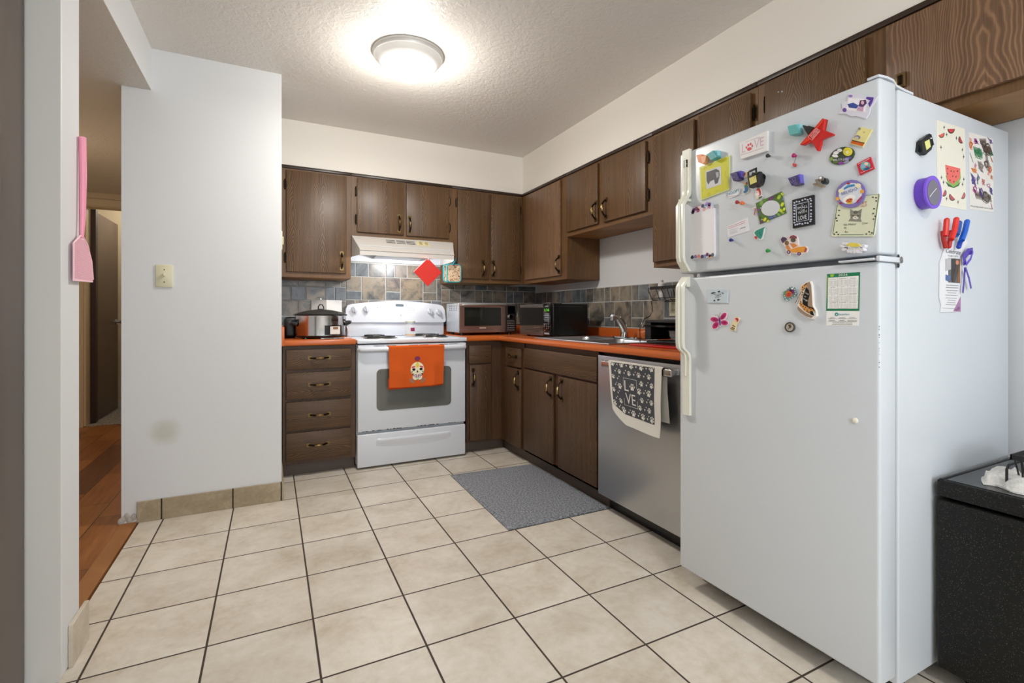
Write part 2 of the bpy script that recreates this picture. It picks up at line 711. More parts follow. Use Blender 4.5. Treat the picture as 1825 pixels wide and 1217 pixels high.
def wall_pillar():
    t = NT('white_wall_paint_with_smudge')
    oc = objcoord(t)
    d = t.n('ShaderNodeVectorMath', operation='DISTANCE'); t.set(d, 0, oc); t.set(d, 1, (-2.665, -0.975, 0.435))
    n = t.noise(oc, 18.0, 3)
    r = t.math('ADD', d.outputs['Value'], t.math('MULTIPLY', t.math('SUBTRACT', n, 0.5), 0.05))
    k = t.n('ShaderNodeMapRange', interpolation_type='SMOOTHSTEP')
    t.set(k, 0, r); t.set(k, 1, 0.02); t.set(k, 2, 0.085); t.set(k, 3, 0.55); t.set(k, 4, 0.0)
    t.out(t.mix(k.outputs[0], rgb('#dddfe1'), rgb('#b7b9a3')), 0.5)
    t.bump(t.noise(oc, 60.0, 3, 0.6), 0.10, 0.003)
    return t.m


w = MB(wall_pillar()); w.box(-2.84, -2.135, -0.975, 1.8, 0, HALLZ); w.box(-2.72, -2.135, -0.975, 0.12, HALLZ, H)
struct('wall_pillar', w)
w = MB(M_WALL)
w.box(-2.84, -2.72, -6.5, -0.975, HALLZ + 0.004, H + 0.1)
struct('wall_header', w)
w = MB(M_WALL)
w.box(-2.84, -2.712, -2.18, -2.032, 0, HALLZ, None, 0.006)
w.box(-2.84, -2.712, -3.06, -2.18, 2.06, HALLZ)
w.box(-2.84, -2.712, -6.5, -3.06, 0, HALLZ)
struct('wall_left', w)
w = MB(M_WALL)
w.box(-2.84, 0.12, -6.6, -6.5, 0, 0.85); w.box(-2.84, 0.12, -6.6, -6.5, 2.1, H)
w.box(-2.84, -2.2, -6.6, -6.5, 0.85, 2.1); w.box(-0.5, 0.12, -6.6, -6.5, 0.85, 2.1)
struct('wall_front', w)
w = MB(M_TRIMW)
for a, b_, z0, z1 in ((-2.2, -2.14, 0.85, 2.1), (-0.56, -0.5, 0.85, 2.1), (-2.14, -0.56, 0.85, 0.91), (-2.14, -0.56, 2.04, 2.1), (-2.14, -0.56, 1.45, 1.49)):
    w.box(a, b_, -6.58, -6.5, z0, z1)
struct('window_1', w)
# soffit above the wall cabinets
w = MB(M_SOFF)
w.box(-2.135, 0.0, YF, 0.0, SZ, H); w.box(XF, 0.0, -6.5, YF, SZ, H)
struct('wall_soffit', w)
# hall and bedroom seen through the opening
w = MB(M_HALLW)
w.box(-4.05, -3.72, 1.8, 1.92, 0, HALLZ); w.box(-3.72, -2.84, 1.8, 1.92, 2.03, HALLZ); w.box(-2.95, -2.84, 1.8, 1.92, 0, 2.03)
struct('wall_hall', w)
w = MB(M_HALLW); w.box(-4.05, -3.95, -4.5, 1.8, 0, HALLZ)
struct('wall_hall_left', w)
w = MB(M_HALLW); w.box(-5.0, -2.0, 2.9, 3.0, 0, 2.42); w.box(-4.2, -4.1, 1.92, 2.9, 0, 2.42); w.box(-2.9, -2.8, 1.92, 2.9, 0, 2.42)
struct('wall_bedroom', w)
w = MB(plain('white_baseboard', '#ddd6c4', 0.4)); w.box(-4.1, -2.9, 2.886, 2.9, 0.006, 0.075)
struct('baseboard_bedroom', w)
# door casing of the bedroom
w = MB(plain('cream_casing', '#dccba9', 0.4))
w.box(-3.775, -3.715, 1.782, 1.80, 0, 2.09); w.box(-3.715, -2.9, 1.782, 1.80, 2.03, 2.09)
w.box(-3.72, -3.70, 1.80, 1.92, 0, 2.03)
struct('trim_2', w)
w = MB(M_HALLW); w.box(-3.95, -2.84, 1.79, 1.80, 2.10, 2.15)
w.box(-3.70, -2.95, 1.80, 1.92, 2.02, 2.03)
struct('trim_3', w)
d = MB(W_DOOR); d.box(-3.715, -3.68, 1.99, 2.76, 0.012, 2.01, None, 0.002)
door1 = struct('door_1', d)
k = MB(M_NICKEL)
k.lathe([(0.032, 0), (0.032, 0.006), (0.012, 0.01), (0.012, 0.035), (0.024, 0.042), (0.03, 0.055), (0.022, 0.068), (0.0, 0.07)], (-3.68, 2.70, 0.95), None, 16, 'x')
kk = MB(M_NICKEL)
kk.lathe([(0.0, -0.07), (0.022, -0.068), (0.03, -0.055), (0.024, -0.042), (0.012, -0.035), (0.012, -0.01), (0.032, -0.006), (0.032, 0)], (-3.68, 2.70, 0.95), None, 16, 'x')
kk.build('door_knob', door1)
d = MB(plain('dark_door_edge', '#3a2318', 0.5)); d.box(-3.70, -3.66, 1.925, 1.985, 0.012, 2.02)
struct('trim_4', d)

# the near left: dark closet door, recessed in the left wall
W_CLOSET = frame_wood('dark_brown_slab_door', '#5a493e', '#3a2c24', True, 0.26)
t_ = [m for m in [W_CLOSET]][0]
d = MB(W_CLOSET); d.box(-2.83, -2.78, -3.05, -2.203, 0.012, 2.04, None, 0.003)
struct('door_2', d)
w = MB(M_TRIMW)
w.box(-2.80, -2.712, -2.186, -2.1801, 0, 2.06)
struct('trim_5', w)
w = MB(M_DARK); w.box(-2.838, -2.79, -2.2, -2.187, 0.0, 2.05)  # near-black strip set in for the shade of the gap beside the door
struct('gap_shade_strip', w)

# tile base strips
w = MB(M_BASET)
w.box(-2.777, -2.1342, -0.9800, -0.9751, 0.0, 0.102, plain('dark_joint', '#3f352b', 0.9))
for a, b_ in ((-2.777, -2.681), (-2.675, -2.371), (-2.365, -2.14)):
    w.box(a, b_, -0.986, -0.9751, 0.0, 0.103, None, 0.002)
w.box(-2.134, -2.124, -0.986, -0.76, 0.0, 0.103, None, 0.002); w.box(-2.134, -2.124, -0.754, -0.545, 0.0, 0.103, None, 0.002)
struct('baseboard_pillar', w)
w = MB(stone('pale_base_tile', [(0.33, '#b9ad9a'), (0.55, '#c8bdab'), (0.7, '#d2c8b8')], 9))
w.box(-2.7119, -2.700, -2.13, -1.99, 0.0, 0.125, None, 0.002)
struct('baseboard_left', w)
w = MB(plain('chipped_plaster', '#c9c5bc', 0.9, var=0.3))
for k in range(7):
    w.ball((-2.842 + 0.0085 * k, -0.974 + 0.001 * (k % 3), 0.014 + 0.008 * ((k * 5) % 4)), 0.011, None, 10, 6, (1.2, 0.6, 1.6))
struct('trim_7', w)

# slate look splash tiles: a 12 inch module of a strip row over a block row
random.seed(4)


def splash(name, a0, a1, z0, z1, phase, ztop, place):
    """a along the wall, modules start at phase; ztop = top of a strip row"""
    mb = MB(M_GROUT)
    mb.prism([(a0, z0), (a1, z0), (a1, z1), (a0, z1)], place, 0.0, 0.006, M_GROUT)
    cells = []
    P = 0.3045
    for n in range(-10, 14):
        x = phase + n * P
        for r in range(-3, 4):
            zt = ztop + r * 0.2895
            for u0, u1 in ((0, 0.071), (0.071, 0.172), (0.172, P)):
                cells.append((x + u0, x + u1, zt - 0.107, zt))
            zb = zt - 0.107
            cells.append((x, x + 0.117, zb - 0.115, zb)); cells.append((x, x + 0.117, zb - 0.1825, zb - 0.115))
            cells.append((x + 0.117, x + P, zb - 0.1825, zb))
    g = 0.0028
    tones = []
    for (u0, u1, v0, v1) in cells:
        u0, u1, v0, v1 = max(u0 + g, a0), min(u1 - g, a1), max(v0 + g, z0), min(v1 - g, z1)
        if u1 - u0 < 0.012 or v1 - v0 < 0.01:
            continue
        e = 0.0025
        n0 = len(mb.f)
        b = len(mb.v)
        mb.add([place(u0, v0, 0.006), place(u1, v0, 0.006), place(u1, v1, 0.006), place(u0, v1, 0.006),
                place(u0 + e, v0 + e, 0.0095), place(u1 - e, v0 + e, 0.0095), place(u1 - e, v1 - e, 0.0095), place(u0 + e, v1 - e, 0.0095)],
               [(4, 5, 6, 7), (0, 1, 5, 4), (1, 2, 6, 5), (2, 3, 7, 6), (3, 0, 4, 7)], M_SLATE)
        warm = 0.0 if (random.random() < (0.75 if (u1 - u0) < 0.12 and (v1 - v0) < 0.08 else 0.3)) else random.uniform(0.5, 1.0)
        if (u1 - u0) > 0.15 and (v1 - v0) > 0.12:
            warm = random.uniform(0.8, 1.0)
        tones.append((b, (warm, random.random(), random.random(), 1)))
    o = mb.build(name, None, 0, (0, 0, 0))
    o['kind'] = 'structure'
    at = o.data.color_attributes.new('tone', 'FLOAT_COLOR', 'POINT')
    for b, tcol in tones:
        for k in range(8):
            at.data[b + k].color = tcol
    return o


splash('wall_splash_left', -2.134, -1.672, 0.90, 1.284, -1.824, 1.240, face_y(0.0))
splash('wall_splash_range', -1.672, -0.906, 0.80, 1.443, -1.672, 1.434, face_y(0.0))
splash('wall_splash_back', -0.906, -0.0, 0.90, 1.284, -0.906, 1.240, face_y(0.0))
splash('wall_splash_right', 0.0, 2.5, 0.90, 1.229, 1.074, 1.229, face_x(0.0))

# ================================================================== KITCHEN CABINETS


def pull(parent, x, y, z, nx, ny, vertical, name='handle'):
    """antique brass bow pull on two plates; (nx, ny) = the way the door faces"""
    p = MB(M_BRASS)
    n = Vector((nx, ny, 0)); a = Vector((0, 0, 1)) if vertical else Vector((-ny, nx, 0))
    s_ = n.cross(a)
    c = Vector((x, y, z))
    for e in (-1, 1):
        q = c + a * (0.052 * e)
        out = []
        for da, ds in ((-0.017, -0.009), (-0.011, -0.0145), (0.004, -0.0125), (0.012, -0.006), (0.014, 0.0), (0.012, 0.006), (0.004, 0.0125), (-0.011, 0.0145), (-0.017, 0.009)):
            out.append(q + a * (-da * e) + s_ * ds)
        k = len(out)
        p.add([v + n * 0.0005 for v in out] + [v + n * 0.004 for v in out],
              [tuple(range(k, 2 * k)), tuple(range(k))[::-1]] + [(i, (i + 1) % k, k + (i + 1) % k, k + i) for i in range(k)], plain('mid_antique_brass', '#6b583a', 0.32, 1.0))
        p.ball(q + n * 0.007, 0.006, M_BRASSD, 10, 6)
    pts = []; rs = []
    for i in range(15):
        t = -1 + 2 * i / 14
        pts.append(c + a * (0.05 * t) + n * (0.006 + 0.026 * (1 - abs(t) ** 3)))
        rs.append(0.0056 + 0.0040 * math.exp(-(t / 0.38) ** 2))
    p.tube(pts[:5], rs[:5], M_BRASSD, 8); p.tube(pts[4:11], rs[4:11], M_BRASS, 8); p.tube(pts[10:], rs[10:], M_BRASSD, 8)
    return p.build(name, parent)


def hinge(parent, x, y, z, nx, ny, name='hinge'):
    p = MB(M_BRASSD)
    a = Vector((-ny, nx, 0)); n = Vector((nx, ny, 0)); c = Vector((x, y, z))
    p.tube([c + Vector((0, 0, -0.026)) + n * 0.004, c + Vector((0, 0, 0.026)) + n * 0.004], 0.0042, M_BRASSD, 8)
    for dz in (-0.031, 0.031):
        p.ball(c + Vector((0, 0, dz)) + n * 0.004, 0.0052, M_BRASSD, 8, 5)
    lo = c - a * 0.009 + Vector((0, 0, -0.024)); hi = c + a * 0.009 + Vector((0, 0, 0.024)) + n * 0.002
    p.box(lo.x, hi.x + (1e-4 if nx else 0), lo.y, hi.y + (1e-4 if ny else 0), lo.z, hi.z, M_BRASSD)
    return p.build(name, parent)


# ---- wall cabinets on the back wall (doors look towards -y)
def back_upper(name, label, x0, x1, z0, doors, hinges, pulls, side_wood=W_FRAME):
    t = thing(name, label, 'cabinet', ((x0 + x1) / 2, YF / 2, z0))
    m = MB(W_FRAME)
    m.box(x0, x1, YF, -0.0105, z0, SZ - 0.001, W_FRAME)
    m.box(x0 + 0.02, x1 - 0.02, YF + 0.02, -0.02, z0 - 0.0004, z0 + 0.001, W_OAK)
    m.build('cabinet_box', t)
    m = MB(W_FRAMEH)
    m.box(x0, x1, YF - 0.0105, YF - 0.0002, 2.026, SZ - 0.001, plain('dark_top_moulding', '#33241b', 0.35), 0.003)
    m.build('top_moulding', t)
    for i, (a, b, c0, c1) in enumerate(doors):
        dm = MB(W_UP); dm.box(a, b, YF - 0.019, YF - 0.0008, c0, c1, None, 0.0025)
        d = dm.build('door', t)
        px, pz = pulls[i]
        pull(d, px, YF - 0.019, pz, 0, -1, True)
        for hx, hz in hinges[i]:
            hinge(d, hx, YF - 0.004, hz, 0, -1)
    return t


back_upper('wall_cabinet', 'tall single door walnut wall cabinet left of the range hood, beside the white wall',
           -2.134, -1.6765, 1.286, [(-2.095, -1.708, 1.322, 2.012)], [[(-2.103, 1.915), (-2.103, 1.417)]], [(-1.741, 1.409)])
back_upper('wall_cabinet', 'short two door walnut wall cabinet directly above the range hood',
           -1.6755, -0.9155, 1.596, [(-1.635, -1.299, 1.626, 2.016), (-1.279, -0.943, 1.624, 2.014)],
           [[(-1.643, 1.918), (-1.643, 1.716)], [(-0.936, 1.92), (-0.936, 1.712)]], [(-1.335, 1.709), (-1.256, 1.705)])
back_upper('wall_cabinet', 'two door walnut wall cabinet right of the range hood, reaching the corner',
           -0.9145, -0.29, 1.286, [(-0.872, -0.603, 1.318, 2.014), (-0.584, -0.318, 1.318, 2.010)],
           [[(-0.880, 1.916), (-0.880, 1.41)], [(-0.311, 1.907), (-0.311, 1.404)]], [(-0.657, 1.401), (-0.568, 1.403)])


# ---- wall cabinets on the right wall (doors look towards -x)
def right_upper(name, label, y0, y1, z0, doors, hinges, pulls):
    t = thing(name, label, 'cabinet', (XF / 2, (y0 + y1) / 2, z0))
    m = MB(W_FRAME)
    m.box(XF, -0.0105 if z0 > 1.3 else -0.001, y0, y1, z0, SZ - 0.001, W_FRAME)
    m.build('cabinet_box', t)
    m = MB(W_OAK)
    m.box(XF + 0.02, -0.02, y0 + 0.015, y1 - 0.015, z0 - 0.0006, z0 - 0.0001, W_OAK)
    m.box(XF + 0.002, XF + 0.02, y0 + 0.001, y1 - 0.001, z0 - 0.0006, z0 + 0.0, W_OAK)
    m.build('cabinet_bottom', t)
    m = MB(W_FRAMEH)
    m.box(XF - 0.0105, XF - 0.0002, y0, y1, 2.026, SZ - 0.001, plain('dark_top_moulding', '#33241b', 0.35), 0.003)
    m.build('top_moulding', t)
    for i, (a, b, c0, c1) in enumerate(doors):
        dm = MB(W_BIG if abs(b - a) > 0.42 else W_UP); dm.box(XF - 0.019, XF - 0.0008, a, b, c0, c1, None, 0.0025)
        d = dm.build('door', t)
        if pulls[i]:
            pull(d, XF - 0.019, pulls[i][0], pulls[i][1], -1, 0, True)
        for hy, hz in hinges[i]:
            hinge(d, XF - 0.004, hy, hz, -1, 0)
    return t


right_upper('wall_cabinet', 'single door walnut wall cabinet in the corner above the black microwave',
            -1.008, -0.3085, 1.286, [(-0.936, -0.383, 1.316, 2.012)], [[]], [(-0.94 + 0.012, 1.396)])
right_upper('wall_cabinet', 'short two door walnut wall cabinet above the sink',
            -1.902, -1.0095, 1.588, [(-1.398, -1.024, 1.618, 2.010), (-1.853, -1.455, 1.616, 2.010)],
            [[], [(-1.866, 1.703), (-1.866, 1.915)]], [(-1.383, 1.701), (-1.492, 1.698)])
right_upper('wall_cabinet', 'tall two door walnut wall cabinet just behind the fridge top, with narrow dark gaps',
            -2.558, -1.9035, 1.290, [(-2.208, -1.915, 1.318, 2.006), (-2.532, -2.236, 1.318, 2.006)],
            [[], [(-2.545, 1.915), (-2.545, 1.41)]], [None, None])
ovr = right_upper('wall_cabinet', 'two door walnut wall cabinet over the refrigerator, its oak underside showing',
                  -3.62, -2.5595, 1.667, [(-2.998, -2.605, 1.699, 2.016), (-3.58, -3.066, 1.699, 2.016)],
                  [[(-2.597, 1.93)], []], [None, None])
p = MB(M_BRASS)
p.box(XF - 0.028, XF - 0.0195, -3.128, -3.098, 1.785, 1.835, M_BRASS, 0.003)
p.box(XF - 0.034, XF - 0.028, -3.12, -3.106, 1.795, 1.825, M_BRASSD, 0.002)
tag(p.build('cabinet_latch', ovr), 'brass latch plate')
p = MB(plain('bright_steel_screw', '#d8d8d8', 0.3, 1.0))
for y, z in ((-2.668, 1.953), (-2.684, 1.948)):
    p.ball((XF - 0.0195, y, z), 0.004, None, 8, 5)
p.build('screw', ovr)


# ---- base cabinets
M_TOE = plain('grey_brown_vinyl_toe', '#54473e', 0.45)
FACE = -0.60


def drawer_front(t, x0, x1, z0, z1, px, pz, mat=W_DR):
    m = MB(mat); m.box(x0, x1, FACE - 0.019, FACE - 0.0008, z0, z1, None, 0.003)
    d = m.build('drawer', t)
    pull(d, px, FACE - 0.019, pz, 0, -1, False)
    return d


t = thing('base_cabinet', 'four drawer walnut base cabinet left of the white range', 'cabinet', (-1.905, -0.3, 0))
m = MB(W_BASEFR); m.box(-2.123, -1.688, FACE, -0.012, 0.083, 0.8315); m.build('cabinet_box', t)
m = MB(M_TOE); m.box(-2.123, -1.688, -0.54, -0.5, 0.0, 0.0829); m.build('toe_kick', t)
for z0, z1, px, pz in ((0.682, 0.809, -1.911, 0.752), (0.494, 0.661, -1.911, 0.582), (0.298, 0.478, -1.911, 0.390), (0.110, 0.284, -1.919, 0.200)):
    drawer_front(t, -2.104, -1.718, z0, z1, px, pz)

t = thing('base_cabinet', 'narrow single door walnut base cabinet right of the white range', 'cabinet', (-0.76, -0.3, 0))
m = MB(W_BASEFR); m.box(-0.905, -0.6205, FACE, -0.012, 0.083, 0.8315); m.build('cabinet_box', t)
m = MB(M_TOE); m.box(-0.905, -0.579, -0.548, -0.50, 0.0, 0.0829); m.build('toe_kick', t)
m = MB(W_DR); m.box(-0.888, -0.712, FACE - 0.016, FACE - 0.0008, 0.668, 0.80, None, 0.002); m.build('false_drawer_front', t)
m = MB(W_LOW); m.box(-0.884, -0.715, FACE - 0.019, FACE - 0.0008, 0.098, 0.655, None, 0.0025)
d = m.build('door', t)
pull(d, -0.859, FACE - 0.019, 0.565, 0, -1, True)

BX = -0.62
t = thing('base_cabinet', 'corner walnut base cabinet with a small top drawer over a narrow door', 'cabinet', (-0.3, -0.8, 0))
m = MB(W_BASEFR); m.box(BX, -0.012, -0.985, -0.5995, 0.083, 0.8315); m.build('cabinet_box', t)
m = MB(M_TOE); m.box(-0.578, -0.53, -0.985, -0.55, 0.0, 0.0829); m.build('toe_kick', t)
m = MB(W_DR); m.box(BX - 0.019, BX - 0.0008, -0.951, -0.714, 0.656, 0.788, None, 0.003)
d = m.build('drawer', t); pull(d, BX - 0.019, -0.838, 0.728, -1, 0, False)
m = MB(W_LOW); m.box(BX - 0.019, BX - 0.0008, -0.951, -0.705, 0.090, 0.644, None, 0.003)
d = m.build('door', t); pull(d, BX - 0.019, -0.925, 0.566, -1, 0, True)

t = thing('base_cabinet', 'wide two door walnut sink base cabinet left of the dishwasher', 'cabinet', (-0.3, -1.42, 0))
m = MB(W_BASEFR)
m.box(BX, BX + 0.02, -1.861, -0.9855, 0.083, 0.8315); m.box(BX, -0.012, -1.861, -1.845, 0.083, 0.8315)
m.box(BX, -0.012, -1.0, -0.9855, 0.083, 0.8315); m.box(BX, -0.012, -1.861, -0.9855, 0.083, 0.1)
m.build('cabinet_box', t)
m = MB(M_TOE); m.box(-0.578, -0.53, -1.885, -0.9855, 0.0, 0.0829); m.build('toe_kick', t)
m = MB(W_DR); m.box(BX - 0.019, BX - 0.0008, -1.850, -1.012, 0.667, 0.800, None, 0.003); m.build('false_drawer_front', t)
for a, b, py in ((-1.395, -1.006, -1.372), (-1.850, -1.457, -1.50)):
    m = MB(W_LOW); m.box(BX - 0.019, BX - 0.0008, a, b, 0.102, 0.655, None, 0.003)
    d = m.build('door', t); pull(d, BX - 0.019, py, 0.577, -1, 0, True)

# ---- worktops
CT, CB = 0.868, 0.832
t = thing('worktop', 'short orange laminate worktop left of the range', 'worktop', (-1.91, -0.3, CB))
m = MB(M_ORANGE); m.box(-2.123, -1.6885, -0.64, -0.012, CB + 0.0005, CT, None, 0.008, 3); m.build('top', t)
m = MB(M_ORANGE); m.box(-2.1335, -2.1135, -0.645, -0.012, CB + 0.0005, 0.952, None, 0.004, 3)
m.box(-2.112, -1.6885, -0.03, -0.0105, CT, 0.935, None, 0.004, 3); m.build('upstand', t)
t = thing('worktop', 'long L shaped orange laminate worktop with the sink set in', 'worktop', (-0.3, -1.2, CB))
m = MB(M_ORANGE)
# built round the sink cut-out
c0, c1 = CB + 0.0005, CT
for a, b, y0_, y1_ in ((-0.9045, -0.012, -0.63, -0.012), (-0.65, -0.012, -1.10, -0.63), (-0.65, -0.583, -1.862, -1.10), (-0.185, -0.012, -1.862, -1.10), (-0.65, -0.012, -2.50, -1.862)):
    m.box(a, b, y0_, y1_, c0, c1)
nose = [(0.0, c0), (0.009, c0 + 0.004), (0.0125, c0 + 0.012), (0.0125, c1 - 0.014), (0.010, c1 - 0.005), (0.004, c1 - 0.0005), (0.0, c1)]
V = []
for (x, y) in ((-0.9045, -0.63), (-0.65, -0.63), (-0.65, -2.50)):
    for d_, z in nose:
        V.append((x - (d_ if x > -0.7 else 0), y - (d_ if y > -0.7 else 0), z))
k = len(nose)
m.add(V, [(i * k + j, i * k + j + 1, (i + 1) * k + j + 1, (i + 1) * k + j) for i in range(2) for j in range(k - 1)])
m.build('top', t)
m = MB(M_ORANGE)
m.box(-0.9045, -0.03, -0.03, -0.0105, CT, 0.935, None, 0.004, 3)
m.box(-0.0305, -0.0105, -2.50, -0.012, CT, 0.935, None, 0.004, 3)
m.box(-0.10, -0.031, -1.62, -1.53, CT, 0.935, None, 0.02, 4)
m.build('upstand', t)

# ---- sink and tap
t = thing('sink', 'stainless steel double bowl sink set in the orange worktop', 'sink', (-0.33, -1.45, CT))
m = MB(M_STEEL)
x0, x1, y0, y1 = -0.598, -0.085, -1.905, -1.085
RZ = CT + 0.0045
bow = [(-0.574, -0.195, -1.462, -1.115), (-0.574, -0.195, -1.852, -1.492)]
xs = [x0, -0.574, -0.195, x1]; ys = [y0, -1.852, -1.492, -1.462, -1.115, y1]
for i in range(3):
    for j in range(5):
        if i == 1 and j in (1, 3):
            continue
        m.box(xs[i], xs[i + 1], ys[j], ys[j + 1], CT + 0.0004, RZ)
m.tube([(x0, y0, RZ), (x1, y0, RZ), (x1, y1, RZ), (x0, y1, RZ)], 0.0035, None, 8, True)
m.build('rim', t)
for bx0, bx1, by0, by1 in bow:
    m = MB(M_STEEL)
    rings = []
    for (ins, z) in ((-0.001, RZ - 0.0005), (0.004, CT - 0.01), (0.012, CT - 0.12), (0.03, CT - 0.155), (0.08, CT - 0.165)):
        rings.append([(a, b, z) for a, b in rrect(bx0 + ins, bx1 - ins, by0 + ins, by1 - ins, 0.05)])
    k = len(rings[0])
    fs = []
    for i in range(len(rings) - 1):
        for q in range(k):
            fs.append((i * k + q, i * k + (q + 1) % k, (i + 1) * k + (q + 1) % k, (i + 1) * k + q))
    fs.append(tuple((len(rings) - 1) * k + q for q in range(k)))
    m.add([v for r_ in rings for v in r_], fs)
    m.build('bowl', t)
t = thing('tap', 'chrome single lever kitchen tap standing at the back of the sink', 'tap', (-0.125, -1.45, RZ))
m = MB(M_CHROME)
m.prism(ell(-0.125, -1.45, 0.028, 0.12, 28), face_z(RZ), 0.0005, 0.012)
m.lathe([(0.027, 0.012), (0.025, 0.03), (0.022, 0.05), (0.020, 0.06), (0.0, 0.066)], (-0.125, -1.45, RZ), None, 20)
m.build('base', t)
m = MB(M_CHROME)
m.tube([(-0.125, -1.45, 0.90), (-0.135, -1.45, 0.935), (-0.158, -1.45, 0.972), (-0.185, -1.45, 1.002), (-0.212, -1.45, 1.016), (-0.228, -1.45, 1.016)], [0.021, 0.021, 0.019, 0.017, 0.015, 0.014], None, 14)
m.lathe([(0.014, -0.022), (0.015, -0.004), (0.013, 0.004), (0.0, 0.006)], (-0.224, -1.45, 1.012), M_NICKEL, 14)
m.build('spout', t)
m = MB(M_CHROME)
m.tube([(-0.118, -1.45, 0.93), (-0.122, -1.452, 0.962), (-0.148, -1.455, 1.0), (-0.165, -1.457, 1.012)], [0.012, 0.010, 0.007, 0.006], None, 10)
m.build('lever', t)

# ================================================================== RANGE
RX0, RX1, RY = -1.682, -0.925, -0.637
t = thing('electric_range', 'white freestanding electric range between the walnut base cabinets', 'cooker', (-1.30, -0.33, 0))
m = MB(M_ENAMEL)
m.box(RX0, RX1, -0.597, -0.03, 0.03, 0.83, M_ENAMELG)
for x in (RX0 + 0.05, RX1 - 0.05):
    for y in (-0.55, -0.1):
        m.lathe([(0.018, 0.0), (0.018, 0.03)], (x, y, 0.0), M_BLACKP, 10)
m.build('body', t)
m = MB(M_ENAMEL)
m.box(RX0 - 0.002, RX1 + 0.008, -0.65, -0.03, 0.835, 0.862, M_ENAMEL, 0.008, 3)
m.box(RX0 + 0.004, RX1 - 0.004, -0.62, -0.05, 0.83, 0.8349, M_DARK)
ck = m.build('cooktop', t)
for bi, (bx, by, br) in enumerate(((-1.50, -0.47, 0.098), (-1.50, -0.22, 0.075), (-1.10, -0.22, 0.098), (-1.10, -0.47, 0.075))):
    m = MB(M_CHROME)
    m.lathe([(br + 0.018, 0.0), (br + 0.016, 0.005), (br + 0.006, 0.005), (br * 0.6, 0.0015), (0.0, 0.001)], (bx, by, 0.8622), M_STEELD, 32)
    dp = m.build('drip_pan', ck)
    m = MB(plain('coil_black', '#1b1b1d', 0.45))
    pts = []
    turns = 4
    for i in range(turns * 22 + 1):
        a = 2 * PI * i / 22
        r = 0.016 + (br - 0.016) * i / (turns * 22)
        pts.append((bx + r * math.cos(a), by + r * math.sin(a), 0.874))
    m.tube(pts, 0.0045, None, 6)
    for k in range(3):
        a = 2 * PI * k / 3 + 0.5
        m.box(bx - 0.002, bx + 0.002, by - 0.002, by + 0.002, 0.864, 0.866)
        m.tube([(bx, by, 0.868), (bx + br * math.cos(a), by + br * math.sin(a), 0.868)], 0.0025, None, 6)
    tag(m.build('burner_coil', ck), 'black coil')
# oven door
m = MB(M_ENAMEL)
m.box(RX0 + 0.003, RX1 - 0.001, RY, -0.600, 0.250, 0.826, M_ENAMEL, 0.006, 3)
od = m.build('oven_door', t)
m = MB(M_GREYGLASS)
m.prism(rrect(-1.558, -1.035, 0.382, 0.662, 0.03), face_y(RY), 0.0006, 0.0022)
m.build('window', od)
m = MB(M_ENAMEL)
out = []
m.tube([(RX0 + 0.012, RY - 0.002, 0.797), (RX0 + 0.025, RY - 0.03, 0.797), (RX0 + 0.05, RY - 0.04, 0.797), (RX1 - 0.05, RY - 0.04, 0.797), (RX1 - 0.023, RY - 0.03, 0.797), (RX1 - 0.010, RY - 0.002, 0.797)], 0.0165, None, 12)
m.box(RX0 + 0.003, RX1 - 0.001, RY - 0.014, RY - 0.0005, 0.779, 0.826, None, 0.004)
m.build('handle', od)
m = MB(M_DARK)
for a, b in ((-1.578, -1.508), (-1.500, -1.430), (-1.345, -1.278), (-1.270, -1.205), (-1.125, -1.062), (-1.054, -0.992)):
    m.box(a, b, RY - 0.0152, RY - 0.0142, 0.818, 0.8205)
m.build('vent_slot', od)
m = MB(plain('enamel_chipped_rust', '#4b4038', 0.8))
random.seed(3)
for k in range(38):
    x = RX0 + 0.02 + random.random() * 0.5 * (1 if k % 2 else 1.45)
    w_ = random.uniform(0.003, 0.02)
    m.box(x, x + w_, RY - 0.0012, RY - 0.0002, 0.2505, 0.2505 + random.uniform(0.0015, 0.006))
m.build('rust_chips', od)
m = MB(M_ENAMEL)
m.box(RX0 + 0.001, RX1 - 0.001, RY, -0.600, 0.014, 0.232, M_ENAMEL, 0.006, 3)
sd = m.build('storage_drawer', t)
# pressed pull: a shallow curved lip
m = MB(M_ENAMEL)
N = 24
xa, xb = -1.562, -1.038
vs = []
for i in range(N + 1):
    u = i / N
    x = xa + (xb - xa) * u
    sag = 0.018 * (1 - (2 * u - 1) ** 2)
    end = min(1.0, min(u, 1 - u) / 0.05)
    for (dz, dy) in ((0.0, 0.0), (-0.006, 0.010), (-0.014, 0.011), (-0.03 - sag * 0.5, 0.004), (-0.048 - sag, 0.0)):
        vs.append((x, RY - 0.0005 - dy * end, 0.196 + dz))
fs = [(i * 5 + j, i * 5 + j + 1, (i + 1) * 5 + j + 1, (i + 1) * 5 + j) for i in range(N) for j in range(4)]
m.add(vs, fs)
m.build('drawer_pull', sd, 60)
# backguard
m = MB(M_ENAMEL)
m.box(-1.672, -0.910, -0.09, -0.012, 0.8625, 0.975, M_ENAMEL, 0.006, 2)
out = [(-1.684, 0.985), (-1.678, 0.975), (-1.66, 0.97), (-0.925, 0.965), (-0.905, 0.968), (-0.896, 0.985), (-0.902, 1.065), (-0.918, 1.098), (-0.945, 1.110)]
for i in range(1, 16):
    u = i / 16
    out.append((-0.945 + (-1.635 + 0.945) * u, 1.110 + 0.028 * math.sin(PI * u)))
out += [(-1.635, 1.110), (-1.668, 1.100), (-1.682, 1.07)]


def guard(a, b, h):      # control face leans back a little
    return (a, -0.105 - h + (b - 0.97) * 0.16, b)


